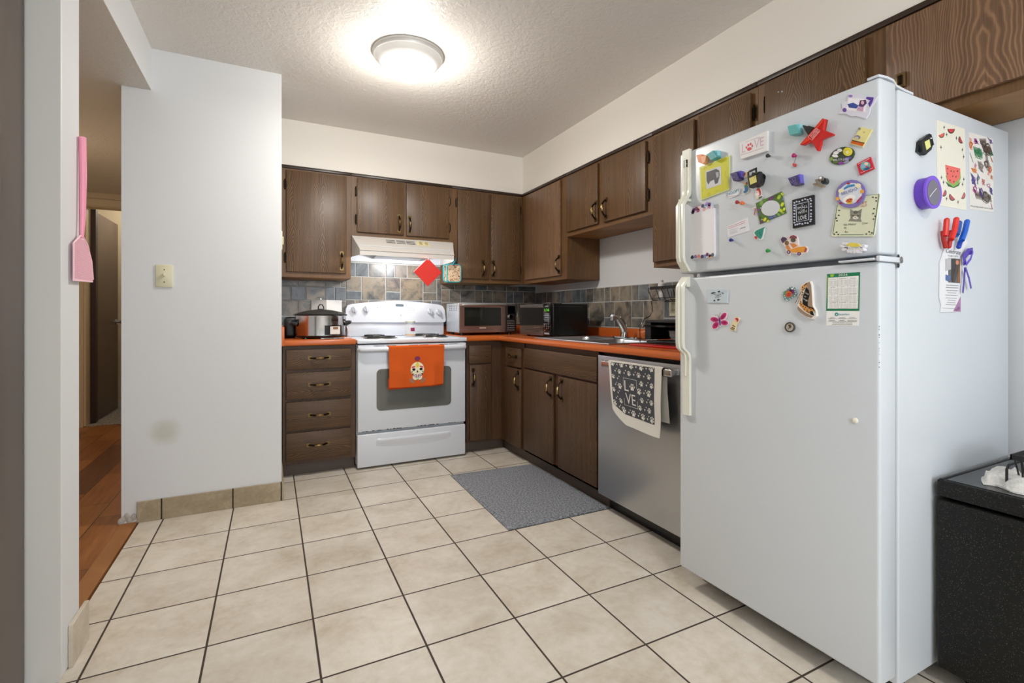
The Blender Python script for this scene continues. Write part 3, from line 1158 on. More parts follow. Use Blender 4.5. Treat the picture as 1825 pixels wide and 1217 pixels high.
m.prism(out, guard, -0.085, 0.0)
bg = m.build('backguard', t)
m = MB(plain('display_grey', '#5f6f76', 0.2)); m.prism([(-1.306, 1.094), (-1.244, 1.092), (-1.244, 1.111), (-1.306, 1.113)], guard, 0.0005, 0.002); m.build('clock_display', bg)
m = MB(plain('panel_ink', '#b9bdc2', 0.5))
m.prism([(-1.392, 1.118), (-1.165, 1.114), (-1.165, 1.1165), (-1.392, 1.1205)], guard, 0.0004, 0.0012)
for i in range(5):
    for j in range(2):
        for x in (-1.385, -1.215):
            if x + i * 0.014 < -1.31 or x > -1.3:
                m.prism([(x + i * 0.013, 1.06 + j * 0.017), (x + i * 0.013 + 0.007, 1.06 + j * 0.017), (x + i * 0.013 + 0.007, 1.068 + j * 0.017), (x + i * 0.013, 1.068 + j * 0.017)], guard, 0.0003, 0.0009)
m.prism(ell(-1.268, 1.022, 0.009, 0.009, 16), guard, 0.0003, 0.001)
m.build('panel_markings', bg)
m = MB(plain('indicator_red', '#8a1c12', 0.4)); m.prism(ell(-1.449, 1.082, 0.003, 0.003, 10), guard, 0.0003, 0.002); m.build('indicator_lamp', bg)
for kx, kz in ((-1.620, 1.067), (-1.533, 1.072), (-1.030, 1.056), (-0.960, 1.050)):
    m = MB(M_ENAMEL)
    y = guard(kx, kz, 0)[1]
    m.lathe([(0.027, 0.0005), (0.026, 0.004), (0.021, 0.006), (0.019, 0.022), (0.0, 0.023)], (kx, y, kz), M_ENAMEL, 24, 'y')
    a = 0.35
    c_, s_ = math.cos(a), math.sin(a)
    q = [(kx + u * c_ - v * s_, kz + u * s_ + v * c_) for u, v in ((-0.006, -0.023), (0.006, -0.023), (0.004, 0.024), (-0.004, 0.024))]
    m.prism(q, lambda a_, b_, h: (a_, y - h, b_), 0.006, 0.032, plain('knob_grey', '#c3c8ce', 0.3))
    m.build('knob', bg)

# ---- towels


def towel_front(x, z):
    """front surface of the orange towel, world y"""
    u = (x + 1.489) / 0.384
    d = (0.816 - z) / 0.286
    w = 0.004 * math.sin(u * 9 + 1.3 * d) * d + 0.009 * math.exp(-((u - 0.13 - 0.10 * d) / 0.07) ** 2) * d
    w += 0.010 * math.exp(-((u - 0.86 + 0.10 * d) / 0.08) ** 2) * d + 0.002 * math.sin(40 * z + 6 * u)
    w *= 1 - 0.97 * math.exp(-((u - 0.5) / 0.2) ** 4)
    return -0.6965 - w - 0.003 * d


def cloth_sheet(mb, x0, x1, z0, z1, fy, nx, nz, thick, mat, edge=None):
    """two skins of a hanging cloth with a border closing them"""
    V = []
    for s_ in (0, 1):
        for i in range(nx + 1):
            for j in range(nz + 1):
                u, v = i / nx, j / nz
                x = x0 + (x1 - x0) * u
                z = z0 + (z1 - z0) * v
                if edge:
                    x, z = edge(x, z, u, v)
                V.append((x, fy(x, z) + thick * s_, z))
    K = (nx + 1) * (nz + 1)
    F = []
    for s_ in (0, 1):
        for i in range(nx):
            for j in range(nz):
                a = s_ * K + i * (nz + 1) + j
                F.append((a, a + 1, a + nz + 2, a + nz + 1))
    rim = [i * (nz + 1) for i in range(nx + 1)] + [nx * (nz + 1) + j for j in range(1, nz + 1)] + [i * (nz + 1) + nz for i in range(nx - 1, -1, -1)] + [j for j in range(nz - 1, 0, -1)]
    for i in range(len(rim)):
        a, b = rim[i], rim[(i + 1) % len(rim)]
        F.append((a, b, b + K, a + K))
    mb.add(V, F, mat)


t = thing('hand_towel', 'orange hand towel with a sugar skull, hung over the oven door handle', 'towel', (-1.297, -0.69, 0.53))
m = MB(M_TORANGE)


def tedge(x, z, u, v):
    x = x + 0.008 * (1 - v) * (1 if u > 0.5 else -0.3) * -abs(2 * u - 1)
    z = z + (1 - v) * (-0.006 * math.sin(PI * u) + 0.006 * u)
    return x, z


cloth_sheet(m, -1.489, -1.105, 0.541, 0.806, towel_front, 40, 30, 0.003, None, tedge)
# over the bar and down behind
V = []; F = []
nx = 20; path = [(-0.6975, 0.806), (-0.696, 0.814), (-0.690, 0.8185), (-0.677, 0.8195), (-0.664, 0.818), (-0.657, 0.812)]
for i in range(nx + 1):
    x = -1.489 + 0.384 * i / nx
    for (y, z) in path:
        V.append((x, y, z))
k = len(path)
for i in range(nx):
    for j in range(k - 1):
        F.append((i * k + j, i * k + j + 1, (i + 1) * k + j + 1, (i + 1) * k + j))
m.add(V, F, None)
m.build('cloth', t, 60)
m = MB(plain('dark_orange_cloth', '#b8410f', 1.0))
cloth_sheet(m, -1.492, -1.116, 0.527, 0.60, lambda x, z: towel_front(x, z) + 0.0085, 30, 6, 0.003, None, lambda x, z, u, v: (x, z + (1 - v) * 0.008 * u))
m.build('back_layer', t, 60)


def on_towel(lift):
    return lambda a, b, h: (a, towel_front(a, b) - lift - h, b)


def skull():
    parts = [
        ('skull_print', '#efe4c6', [ell(-1.297, 0.655, 0.047, 0.050, 26)], 0.0007),
        ('skull_print', '#efe4c6', [rrect(-1.330, -1.264, 0.583, 0.65, 0.02)], 0.0007),
        ('skull_print', '#7b2f55', [ell(-1.297, 0.728, 0.020, 0.016, 12)], 0.0009),
        ('skull_print', '#e8d24a', [ell(-1.297, 0.682, 0.013, 0.015, 7), ell(-1.297, 0.697, 0.007, 0.009, 6)], 0.0014),
        ('skull_print', '#d9586c', [ell(-1.325, 0.672, 0.015, 0.006, 8, 0.3), ell(-1.269, 0.672, 0.015, 0.006, 8, -0.3)], 0.0014),
        ('skull_print', '#0e0e12', [ell(-1.322, 0.655, 0.011, 0.009, 12), ell(-1.272, 0.656, 0.011, 0.009, 12)], 0.0016),
        ('skull_print', '#16243f', [[(-1.304, 0.634), (-1.290, 0.634), (-1.297, 0.652)]], 0.0016),
        ('skull_print', '#58aa7d', [ell(-1.334, 0.640, 0.007, 0.005, 8), ell(-1.260, 0.640, 0.007, 0.005, 8), ell(-1.297, 0.588, 0.010, 0.004, 8)], 0.0015),
        ('skull_print', '#1d1c3a', [[(-1.335, 0.632), (-1.326, 0.606), (-1.310, 0.598), (-1.284, 0.598), (-1.268, 0.606), (-1.258, 0.632), (-1.272, 0.624), (-1.297, 0.619), (-1.322, 0.624)]], 0.0014),
    ]
    teeth = []
    for r, zz in ((0, 0.615), (1, 0.604)):
        for k_ in range(5):
            teeth.append(ell(-1.321 + 0.012 * k_, zz + (0.003 if k_ in (0, 4) else 0), 0.0052, 0.0048, 8))
    parts.append(('skull_print', '#f6d9dc', teeth, 0.0018))
    bones = []
    for sx_ in (-1, 1):
        for (dx, dz) in ((0.028, -0.078), (0.036, -0.070), (0.044, -0.084), (0.036, -0.09), (0.050, -0.072), (0.028, -0.092)):
            bones.append(ell(-1.297 + sx_ * dx, 0.660 + dz, 0.006, 0.005, 7, 0.6))
    parts.append(('skull_print', '#8d8577', bones, 0.0012))
    mb = MB()
    for nm, col_, polys, lift in parts:
        mat = plain('print_' + col_[1:], col_, 0.9)
        for pl in polys:
            mb.prism(pl, on_towel(lift), 0.0, 0.0004, mat)
    return mb


tag(skull().build('skull_print', t), 'embroidered sugar skull')


# ---- range hood
t = thing('range_hood', 'almond white under-cabinet range hood with its lamp lit', 'range hood', (-1.295, -0.25, 1.44))
m = MB(M_HOODW)
top = 1.5955
# section across the depth (y, z); front part tapers in at the lip
secs = [(-0.012, 1.445, 1.594), (-0.312, 1.445, 1.594), (-0.325, 1.445, 1.594)]
L = [(-1.6725, -0.012), (-1.6725, -0.33), (-1.640, -0.475), (-0.957, -0.475), (-0.9155, -0.33), (-0.9155, -0.012)]
V = []
zt = [1.5945, 1.5945, 1.482, 1.482, 1.5945, 1.5945]
zm = [1.5, 1.545, 1.482, 1.482, 1.545, 1.5]
for i, (x, y) in enumerate(L):
    V.append((x, y, 1.443))
for i, (x, y) in enumerate(L):
    V.append((x, y, zt[i]))
F = [(0, 1, 7, 6), (4, 5, 11, 10), (5, 0, 6, 11), (6, 7, 10, 11), (7, 8, 9, 10), (1, 2, 8, 7), (3, 4, 10, 9), (2, 3, 9, 8)]
m.add(V, F)
m.tube([(-1.642, -0.477, 1.478), (-0.955, -0.477, 1.478)], 0.004, None, 8)
m.build('shell', t, 25)
m = MB(M_ENAMEL)
m.box(-1.671, -0.917, -0.024, -0.0125, 1.4435, 1.52)
m.box(-1.64, -0.95, -0.44, -0.025, 1.512, 1.516)
m.build('underside', t)
m = MB(M_STEEL)
m.add([(-1.45, -0.40, 1.509), (-1.12, -0.40, 1.509), (-1.10, -0.05, 1.470), (-1.47, -0.05, 1.470), (-1.45, -0.40, 1.511), (-1.12, -0.40, 1.511), (-1.10, -0.05, 1.473), (-1.47, -0.05, 1.473)],
      [(0, 1, 2, 3), (4, 7, 6, 5), (0, 4, 5, 1), (1, 5, 6, 2), (2, 6, 7, 3), (3, 7, 4, 0)])
m.build('grease_filter', t)
hood_emit = plain('hood_lamp_glow', '#ffffff', 0.5, emit='#fff6e6', estr=14.0)
m = MB(hood_emit)
m.box(-1.40, -1.20, -0.45, -0.40, 1.485, 1.497, None, 0.002)
m.build('lamp_lens', t)


def hoodface(a, b, h):       # on the sloping front, b 0..1 from lip to top
    p0 = Vector((a, -0.475, 1.482)); p1 = Vector((a, -0.33, 1.5945))
    n = Vector((0, -(1.5945 - 1.482), -( -0.33 + 0.475) * -1)).normalized()
    q = p0 + (p1 - p0) * b
    return (q.x, q.y - 0.61 * h, q.z + 0.79 * h)


m = MB(M_DARK)
for a, b in ((-1.44, -1.375), (-1.365, -1.30), (-1.292, -1.228)):
    for r in (0.60, 0.70, 0.80):
        m.prism([(a, r), (b, r), (b, r + 0.035), (a, r + 0.035)], hoodface, 0.0005, 0.001)
m.build('vent_slots', t)
m = MB(plain('cream_switch_plate', '#e2d9ab', 0.4))
m.prism([(-1.215, 0.55), (-1.118, 0.55), (-1.118, 0.88), (-1.215, 0.88)], hoodface, 0.0005, 0.002)
for x in (-1.195, -1.152):
    m.prism([(x, 0.62), (x + 0.022, 0.62), (x + 0.022, 0.80), (x, 0.80)], hoodface, 0.002, 0.007, plain('switch_tan', '#b8ad80', 0.4))
m.build('switch_plate', t)
lamp_point('hood_lamp', (-1.30, -0.40, 1.468), HOOD_LIGHT, (0.95, 0.98, 1.0), 0.015)

# ---- potholders
t = thing('pot_holder', 'flat red square pot holder hanging by its corner from the range hood', 'pot holder', (-1.163, -0.485, 1.236))
m = MB(fabric('red_silicone', '#dd2f24', 700, 0.6, None, 0.2))
q = [(-1.163, 1.441), (-1.268, 1.339), (-1.163, 1.236), (-1.059, 1.341)]
m.prism(q, lambda a, b, h: (a, -0.486 - h, b), 0.0, 0.007)
m.build('pad', t)
m = MB(plain('white_tie', '#f2f0ec', 0.6)); m.tube([(-1.163, -0.4945, 1.424), (-1.163, -0.497, 1.436), (-1.163, -0.487, 1.446)], 0.0022); m.build('hanging_loop', t)

M_TEAL = fabric('teal_binding', '#1f9aa8', 600)


def print_cloth():
    t_ = NT('beige_figured_cotton')
    oc = objcoord(t_)
    n = t_.noise(oc, 55.0, 4, 0.7, 1.2)
    t_.out(t_.ramp(n, [(0.36, '#3c4a3c'), (0.44, '#a8654a'), (0.5, '#d8c9a8'), (0.62, '#c4b492')]), 0.95)
    return t_.m


M_PRINT = print_cloth()
t = thing('pot_holder', 'pair of quilted beige print pot holders with teal edging beside the hood', 'pot holder', (-0.93, -0.37, 1.28))
q1 = rrect(-0.985, -0.872, 1.285, 1.415, 0.02)
for k, (dx, dy) in enumerate(((0.0, -0.352), (-0.022, -0.345 - 0.012))):
    pass
for k, (x0, x1, yy) in enumerate(((-0.978, -0.868, -0.375), (-0.998, -0.895, -0.352))):
    m = MB(M_PRINT if k == 0 else M_TEAL)
    qq = rrect(x0, x1, 1.282, 1.418, 0.025)
    m.prism(qq, lambda a, b, h: (a, yy - h - 0.10 * (a + 0.868) * 0.6, b), 0.0, 0.009, M_PRINT)
    m.tube([(a, yy - 0.0045 - 0.06 * (a + 0.868), b) for a, b in qq], 0.0055, M_TEAL, 8, True)
    m.build('pad', t)
m = MB(M_TEAL); m.tube([(-0.925, -0.382, 1.415), (-0.921, -0.40, 1.44), (-0.917, -0.405, 1.468), (-0.925, -0.40, 1.44), (-0.935, -0.382, 1.415)], 0.004); m.build('hanging_loop', t)

# ---- glass jar on the cooktop
t = thing('glass_jar', 'clear glass jar with amber liquid and a maroon label on the cooktop', 'jar', (-1.262, -0.40, 0.8625))
jx, jy = -1.2605, -0.36
m = MB(M_GLASS)
m.lathe([(0.0, 0.0), (0.036, 0.0), (0.040, 0.006), (0.040, 0.075), (0.034, 0.088), (0.030, 0.092), (0.030, 0.106), (0.027, 0.106), (0.027, 0.092), (0.037, 0.073), (0.037, 0.008), (0.0, 0.006)], (jx, jy, 0.8632), None, 28)
m.build('glass', t)
m = MB(plain('amber_liquid', '#d99a1c', 0.1)); m.lathe([(0.0, 0.0075), (0.0355, 0.0085), (0.0355, 0.02), (0.0, 0.02)], (jx, jy, 0.8632), None, 24); m.build('liquid', t)
m = MB(M_CREAM); m.lathe([(0.0, 0.0), (0.034, 0.0), (0.036, 0.012), (0.0, 0.016)], (jx, jy, 0.9695), None, 24); m.build('lid', t)
m = MB(plain('maroon_label', '#96295a', 0.6))
vs = []
for i in range(7):
    a = -PI / 2 + 0.25 + 0.14 * (i - 3)
    for z in (0.905, 0.932):
        vs.append((jx + 0.0407 * math.cos(a), jy + 0.0407 * math.sin(a), z))
m.add(vs, [(2 * i, 2 * i + 1, 2 * i + 3, 2 * i + 2) for i in range(6)])
m.build('label_patch', t)

# ================================================================== LEFT WORKTOP THINGS
t = thing('slow_cooker', 'oval stainless slow cooker with black lid on the left worktop', 'slow cooker', (-1.886, -0.42, CT))
sx_, sy_ = 1.0, 0.78
C0 = (-1.886, -0.42, CT)
m = MB(steel('cooker_steel', '#c9c9c9', 0.16, False))
m.lathe([(0.148, 0.018), (0.156, 0.022), (0.158, 0.15), (0.160, 0.154), (0.152, 0.155), (0.148, 0.15), (0.14, 0.02)], C0, None, 48, 'z', sx_, sy_)
m.build('shell', t)
m = MB(M_BLACKP)
m.lathe([(0.0, 0.006), (0.14, 0.006), (0.152, 0.010), (0.158, 0.018), (0.150, 0.024), (0.0, 0.026)], C0, None, 40, 'z', sx_, sy_)
for a, b in ((-0.1, -0.07), (0.1, -0.07), (-0.1, 0.07), (0.1, 0.07)):
    m.lathe([(0.014, 0.0005), (0.012, 0.012)], (C0[0] + a, C0[1] + b, CT), None, 10)
m.build('base', t)
m = MB(plain('smoked_lid_glass', '#3b3d3c', 0.08))
m.lathe([(0.168, 0.153), (0.170, 0.160), (0.162, 0.165), (0.0, 0.165)], C0, M_BLACKP, 48, 'z', sx_, sy_)
m.lathe([(0.162, 0.165), (0.13, 0.178), (0.08, 0.190), (0.03, 0.196), (0.0, 0.197)], C0, plain('smoked_lid_glass', '#55585a', 0.08), 48, 'z', sx_, sy_)
ld = m.build('lid', t)
m = MB(M_BLACKP)
m.lathe([(0.022, 0.194), (0.018, 0.2), (0.0, 0.2)], C0, None, 20)
m.tube([(C0[0] - 0.017, C0[1], CT + 0.198), (C0[0] - 0.016, C0[1], CT + 0.214), (C0[0] - 0.009, C0[1], CT + 0.226), (C0[0], C0[1], CT + 0.230), (C0[0] + 0.009, C0[1], CT + 0.226), (C0[0] + 0.016, C0[1], CT + 0.214), (C0[0] + 0.017, C0[1], CT + 0.198)], 0.0038, None, 8)
m.build('lid_handle', ld)
for sgn in (-1, 1):
    m = MB(M_BLACKP)
    px = C0[0] + sgn * 0.150
    m.tube([(px, C0[1] - 0.035, CT + 0.098), (px + sgn * 0.03, C0[1] - 0.038, CT + 0.108), (px + sgn * 0.04, C0[1], CT + 0.110), (px + sgn * 0.03, C0[1] + 0.038, CT + 0.108), (px, C0[1] + 0.035, CT + 0.098)], [0.018, 0.012, 0.011, 0.012, 0.018], None, 10)
    m.build('side_handle', t)


def cooker_face(a, b, h):
    r = 0.1585 + h
    th = -PI / 2 + a
    return (C0[0] + r * math.cos(th) * sx_, C0[1] + r * math.sin(th) * sy_, CT + b)


def wrap(mb, a0, a1, b0, b1, h, mat):
    n = 8
    vs = []
    for i in range(n + 1):
        a = a0 + (a1 - a0) * i / n
        vs += [cooker_face(a, b0, h), cooker_face(a, b1, h)]
    mb.add(vs, [(2 * i, 2 * i + 1, 2 * i + 3, 2 * i + 2) for i in range(n)], mat)


m = MB(M_BLACKP)
wrap(m, 0.08, 0.88, 0.026, 0.088, 0.001, M_BLACKP)
m.build('control_panel', t)
m = MB(M_TRIMW); wrap(m, 0.30, 0.78, 0.030, 0.082, 0.0016, plain('paper_label', '#e9e4dc', 0.7))
wrap(m, 0.42, 0.66, 0.062, 0.078, 0.0022, plain('label_brown', '#8b6a55', 0.7)); m.build('label_sheet', t)
m = MB(M_BLACKP); wrap(m, 0.36, 0.68, 0.112, 0.134, 0.001, M_BLACKP); wrap(m, 0.375, 0.665, 0.1145, 0.1315, 0.0014, plain('badge_silver', '#b6b3ae', 0.3, 1.0)); wrap(m, 0.39, 0.65, 0.1165, 0.1295, 0.0018, plain('badge_dark', '#2a1416', 0.3)); m.build('badge', t)

m = MB(plain('black_toaster_shell', '#101113', 0.35))
m.box(-2.108, -2.03, -0.30, -0.07, CT + 0.001, 1.012, None, 0.02, 4)
tag(m.build('toaster'), 'black boxy appliance standing behind the slow cooker against the white wall', 'toaster')
t = thing('folded_card', 'white folded card standing behind the slow cooker lid', 'card', (-1.81, -0.09, CT))
m = MB(plain('white_board', '#eceae6', 0.6))
Wd = 0.006
for (xa_, ya_, xb_, yb_) in ((-1.922, -0.055, -1.822, -0.12), (-1.822, -0.12, -1.708, -0.06)):
    m.add([(xa_, ya_, CT + 0.001), (xb_, yb_, CT + 0.001), (xb_, yb_, 1.137), (xa_, ya_, 1.137), (xa_, ya_ + Wd, CT + 0.001), (xb_, yb_ + Wd, CT + 0.001), (xb_, yb_ + Wd, 1.137), (xa_, ya_ + Wd, 1.137)],
          [(0, 1, 2, 3), (4, 7, 6, 5), (0, 4, 5, 1), (3, 2, 6, 7), (0, 3, 7, 4), (1, 5, 6, 2)])
m.build('card', t)
m = MB(M_CHROME); m.tube([(-1.895, -0.074, 1.13), (-1.892, -0.074, 1.150), (-1.876, -0.078, 1.158), (-1.860, -0.09, 1.150), (-1.857, -0.094, 1.13)], 0.0018); m.build('wire_loop', t)
m = MB(plain('white_cable', '#e7e6e2', 0.5))
m.tube([(-1.705, -0.30, 0.945), (-1.698, -0.32, 0.925), (-1.700, -0.36, 0.90), (-1.706, -0.40, 0.885), (-1.698, -0.45, 0.8725), (-1.72, -0.50, 0.8725), (-1.76, -0.56, 0.8725), (-1.82, -0.585, 0.8725)], 0.003, None, 8)
tag(m.build('power_cable'), 'thin white cable looping down beside the slow cooker', 'cable')
m = MB(plain('crumpled_foil', '#d9d6d6', 0.25, 0.6))
random.seed(8)
vs = []; n = 9
for i in range(n):
    for j in range(5):
        vs.append((-1.90 + 0.018 * i, -0.60 + 0.014 * j, CT + 0.002 + random.random() * 0.006))
m.add(vs, [(i * 5 + j, i * 5 + j + 1, (i + 1) * 5 + j + 1, (i + 1) * 5 + j) for i in range(n - 1) for j in range(4)])
tag(m.build('foil_sheet'), 'flat scrap of silver foil on the worktop in front of the slow cooker', 'foil')

# ================================================================== RIGHT WORKTOP THINGS
# toaster oven
t = thing('toaster_oven', 'stainless toaster oven with bar handle beside the range', 'toaster oven', (-0.656, -0.27, CT))
TX0, TX1, TY0, TY1, TZ0, TZ1 = -0.902, -0.412, -0.425, -0.125, 0.888, 1.118
m = MB(plain('light_grey_metal', '#c3c8cc', 0.35, 0.5))
m.box(TX0, TX1, TY0, TY1, TZ0, TZ1, None, 0.008, 3)
for i in range(5):
    for j in range(3):
        yy = -0.385 + i * 0.04
        m.box(TX0 - 0.0006, TX0 - 0.0001, yy, yy + 0.014, 1.06 + j * 0.016, 1.067 + j * 0.016, M_DARK)
m.build('body', t)
m = MB(M_BLACKP)
for x in (TX0 + 0.04, TX1 - 0.04):
    for y in (TY0 + 0.04, TY1 - 0.04):
        m.lathe([(0.016, 0.0005), (0.014, 0.022)], (x, y, CT), None, 12)
m.build('feet', t)
M_COPPER = steel('warm_stainless', '#b08f80', 0.3)
DX1 = -0.508
m = MB(M_COPPER)
for a, b, c0, c1 in ((TX0 + 0.004, TX0 + 0.042, 0.912, 1.112), (DX1 - 0.04, DX1, 0.912, 1.112), (TX0 + 0.042, DX1 - 0.04, 1.085, 1.112), (TX0 + 0.042, DX1 - 0.04, 0.912, 0.94)):
    m.box(a, b, TY0 - 0.014, TY0 - 0.0005, c0, c1)
m.box(TX0 + 0.004, DX1, TY0 - 0.010, TY0 - 0.0005, TZ0 + 0.001, 0.909)
dr = m.build('door', t)
m = MB(plain('dark_oven_glass', '#23241f', 0.06)); m.box(TX0 + 0.042, DX1 - 0.04, TY0 - 0.010, TY0 - 0.004, 0.94, 1.085); m.build('glass', dr)
m = MB(M_STEEL)
m.tube([(TX0 + 0.02, TY0 - 0.014, 1.098), (TX0 + 0.02, TY0 - 0.035, 1.104), (TX0 + 0.04, TY0 - 0.040, 1.104), (DX1 - 0.03, TY0 - 0.040, 1.104), (DX1 - 0.01, TY0 - 0.035, 1.104), (DX1 - 0.01, TY0 - 0.014, 1.098)], 0.0065, None, 10)
m.build('handle', dr)
m = MB(plain('silver_mark', '#d8d0c8', 0.4)); m.box(-0.735, -0.68, TY0 - 0.0146, TY0 - 0.0141, 0.921, 0.927); m.build('brand_mark', dr)
m = MB(M_STEELD); m.box(DX1 + 0.003, TX1 - 0.002, TY0 - 0.012, TY0 - 0.0005, TZ0 + 0.001, 1.114)
cp = m.build('control_panel', t)
m = MB(M_BLACKG); m.box(DX1 + 0.018, TX1 - 0.012, TY0 - 0.0135, TY0 - 0.0122, 1.035, 1.098); m.build('display', cp)
m = MB(M_CHROME); m.lathe([(0.017, 0.0), (0.016, 0.014), (0.0, 0.015)], (-0.466, TY0 - 0.0122, 1.012), None, 20, 'y'); m.build('dial', cp)
m = MB(plain('button_silver', '#c9c6c2', 0.3, 0.6))
for i in range(4):
    for j in range(5):
        m.lathe([(0.0042, 0.0), (0.0038, 0.003), (0.0, 0.0032)], (DX1 + 0.022 + i * 0.0175, TY0 - 0.0122, 0.905 + j * 0.018), None, 8, 'y')
m.build('buttons', cp)

# microwave
t = thing('microwave', 'black microwave with glossy front and green clock on the corner worktop', 'microwave', (-0.3, -0.93, CT))
MX0, MX1, MY0, MY1, MZ0, MZ1 = -0.450, -0.155, -1.080, -0.610, 0.878, 1.105
m = MB(plain('black_painted_metal', '#0b0b0b', 0.3))
m.box(MX0, MX1, MY0, MY1, MZ0, MZ1, None, 0.008, 3)
m.box(MX0 + 0.05, MX1 - 0.05, MY0 - 0.004, MY0 - 0.0002, MZ0 + 0.04, MZ1 - 0.02, None, 0.003)
m.build('body', t)
m = MB(M_BLACKP)
for x in (MX0 + 0.04, MX1 - 0.04):
    for y in (MY0 + 0.04, MY1 - 0.04):
        m.lathe([(0.016, 0.0005), (0.014, 0.012)], (x, y, CT), None, 12)
m.build('feet', t)
m = MB(plain('mirror_door_glass', '#6b6662', 0.04, 0.9))
m.box(MX0 - 0.016, MX0 - 0.0005, MY0 + 0.105, MY1 - 0.002, MZ0 + 0.026, MZ1 - 0.024)
dr = m.build('door', t)
m = MB(M_STEELD)
m.box(MX0 - 0.017, MX0 - 0.0005, MY0 + 0.105, MY1 - 0.002, MZ1 - 0.0238, MZ1 - 0.001); m.box(MX0 - 0.017, MX0 - 0.0005, MY0 + 0.105, MY1 - 0.002, MZ0 + 0.001, MZ0 + 0.0258)
m.build('trim_strips', dr)
m = MB(M_BLACKG); m.box(MX0 - 0.018, MX0 - 0.0005, MY0 + 0.001, MY0 + 0.103, MZ0 + 0.001, MZ1 - 0.001, None, 0.003)
cp = m.build('control_panel', t)
fx_ = face_x(MX0 - 0.018)
m = MB(plain('green_digits', '#103a06', 0.5, emit='#6bdd2a', estr=1.6))
letters(m, '1:16', (-(MY0 + 0.082), 1.052), (-(MY0 + 0.022), 1.052), (-(MY0 + 0.082), 1.070), fx_, 0.0006, None)
m.build('clock_digits', cp)
m = MB(plain('panel_white_ink', '#aab0bb', 0.6))
for j in range(5):
    m.prism([(-(MY0 + 0.085), 1.030 - j * 0.012), (-(MY0 + 0.022), 1.030 - j * 0.012), (-(MY0 + 0.022), 1.035 - j * 0.012), (-(MY0 + 0.085), 1.035 - j * 0.012)], fx_, 0.0005, 0.0008)
for r_, row in enumerate(('123', '456', '789', '0')):
    for c_, ch in enumerate(row):
        a0 = -(MY0 + 0.085) + c_ * 0.025
        letters(m, ch, (a0, 0.957 - r_ * 0.015), (a0 + 0.008, 0.957 - r_ * 0.015), (a0, 0.966 - r_ * 0.015), fx_, 0.0006, None)
m.prism([(-(MY0 + 0.085), 0.890), (-(MY0 + 0.02), 0.890), (-(MY0 + 0.02), 0.902), (-(MY0 + 0.085), 0.902)], fx_, 0.0005, 0.0008)
m.prism([(-(MY0 + 0.078), 1.085), (-(MY0 + 0.03), 1.085), (-(MY0 + 0.03), 1.089), (-(MY0 + 0.078), 1.089)], fx_, 0.0005, 0.0008)
m.build('key_labels', cp)
m = MB(M_STEELD); m.box(-0.40, -0.30, -0.96, -0.85, MZ1 + 0.0005, MZ1 + 0.012, None, 0.002)
tag(m.build('metal_lid'), 'small flat grey metal lid lying on top of the microwave', 'lid')
m = MB(plain('white_cable', '#e7e6e2', 0.5))
m.tube([(-0.411, -0.30, 0.985), (-0.36, -0.27, 0.995), (-0.28, -0.20, 1.01), (-0.20, -0.03, 1.04)], 0.003, None, 8)
tag(m.build('power_cable'), 'short white cable behind the toaster oven near the corner', 'cable')

# black countertop oven / rack behind the fridge
t = thing('countertop_oven', 'black open fronted countertop oven between the tap and the fridge', 'oven', (-0.25, -2.1, CT))
m = MB(plain('black_oven_shell', '#17181a', 0.4))
ox0, ox1, oy0, oy1 = -0.37, -0.12, -2.42, -1.925
m.box(ox0, ox1, oy0, oy1, 0.985, 1.0, None, 0.003)
m.box(ox0, ox1, oy1 - 0.045, oy1, 0.894, 0.985)
m.box(ox0, ox1, oy0, oy0 + 0.03, 0.894, 0.985)
m.box(ox1 - 0.02, ox1, oy0, oy1, 0.894, 0.985)
m.box(ox0 - 0.006, ox0 - 0.0005, oy0, oy1, 0.963, 0.972, M_BLACKG)
m.build('housing', t)
m = MB(M_BLACKM); m.box(-0.41, -0.135, oy0 + 0.01, oy1 - 0.06, CT + 0.006, 0.893, None, 0.004)
m.box(-0.412, -0.410, oy0 + 0.01, oy1 - 0.06, CT + 0.012, 0.888, M_BLACKG)
m.build('drawer', t)
t = thing('glass_bowl', 'small clear glass bowl inside the black countertop oven', 'bowl', (-0.24, -2.12, 0.894))
m = MB(M_GLASS)
m.lathe([(0.0, 0.0), (0.03, 0.0), (0.045, 0.02), (0.05, 0.05), (0.047, 0.05), (0.042, 0.021), (0.028, 0.004), (0.0, 0.004)], (-0.30, -2.10, 0.894), None, 24)
m.build('bowl', t)
m = MB(plain('red_silicone_mat', '#b3150f', 0.35)); m.box(-0.53, -0.445, -2.40, -1.985, CT + 0.0006, CT + 0.009, None, 0.003)
tag(m.build('silicone_mat'), 'thin red mat on the worktop in front of the black countertop oven', 'mat')

# wire rack on the wall with a bottle
t = thing('wall_rack', 'black wire rack fixed on the slate tiles beside the fridge', 'rack', (-0.06, -1.85, 1.11))
m = MB(M_BLACKM)
m.box(-0.125, -0.118, -2.10, -1.69, 1.180, 1.198)
for yy in (-1.69, -2.10):
    m.box(-0.118, -0.012, yy - 0.003, yy + 0.003, 1.183, 1.196)
m.build('top_rail', t)
m = MB(M_BLACKM)
m.tube([(-0.115, -1.70, 1.115), (-0.115, -2.10, 1.115)], 0.0025, None, 6)
m.tube([(-0.115, -1.70, 1.128), (-0.115, -2.10, 1.128)], 0.0025, None, 6)
m.tube([(-0.122, -1.676, 1.192), (-0.122, -1.676, 1.17), (-0.115, -1.70, 1.118), (-0.02, -1.70, 1.118)], 0.0028, None, 6)
for k in range(8):
    yy = -1.74 - k * 0.045
    m.tube([(-0.121, yy, 1.182), (-0.115, yy - 0.018, 1.125), (-0.10, yy - 0.022, 1.108), (-0.02, yy - 0.022, 1.108)], 0.0022, None, 6)
m.build('wires', t)
t = thing('squeeze_bottle', 'slim white plastic bottle standing in the black wire rack', 'bottle', (-0.085, -1.742, 1.112))
m = MB(plain('white_bottle', '#e4e2e6', 0.3))
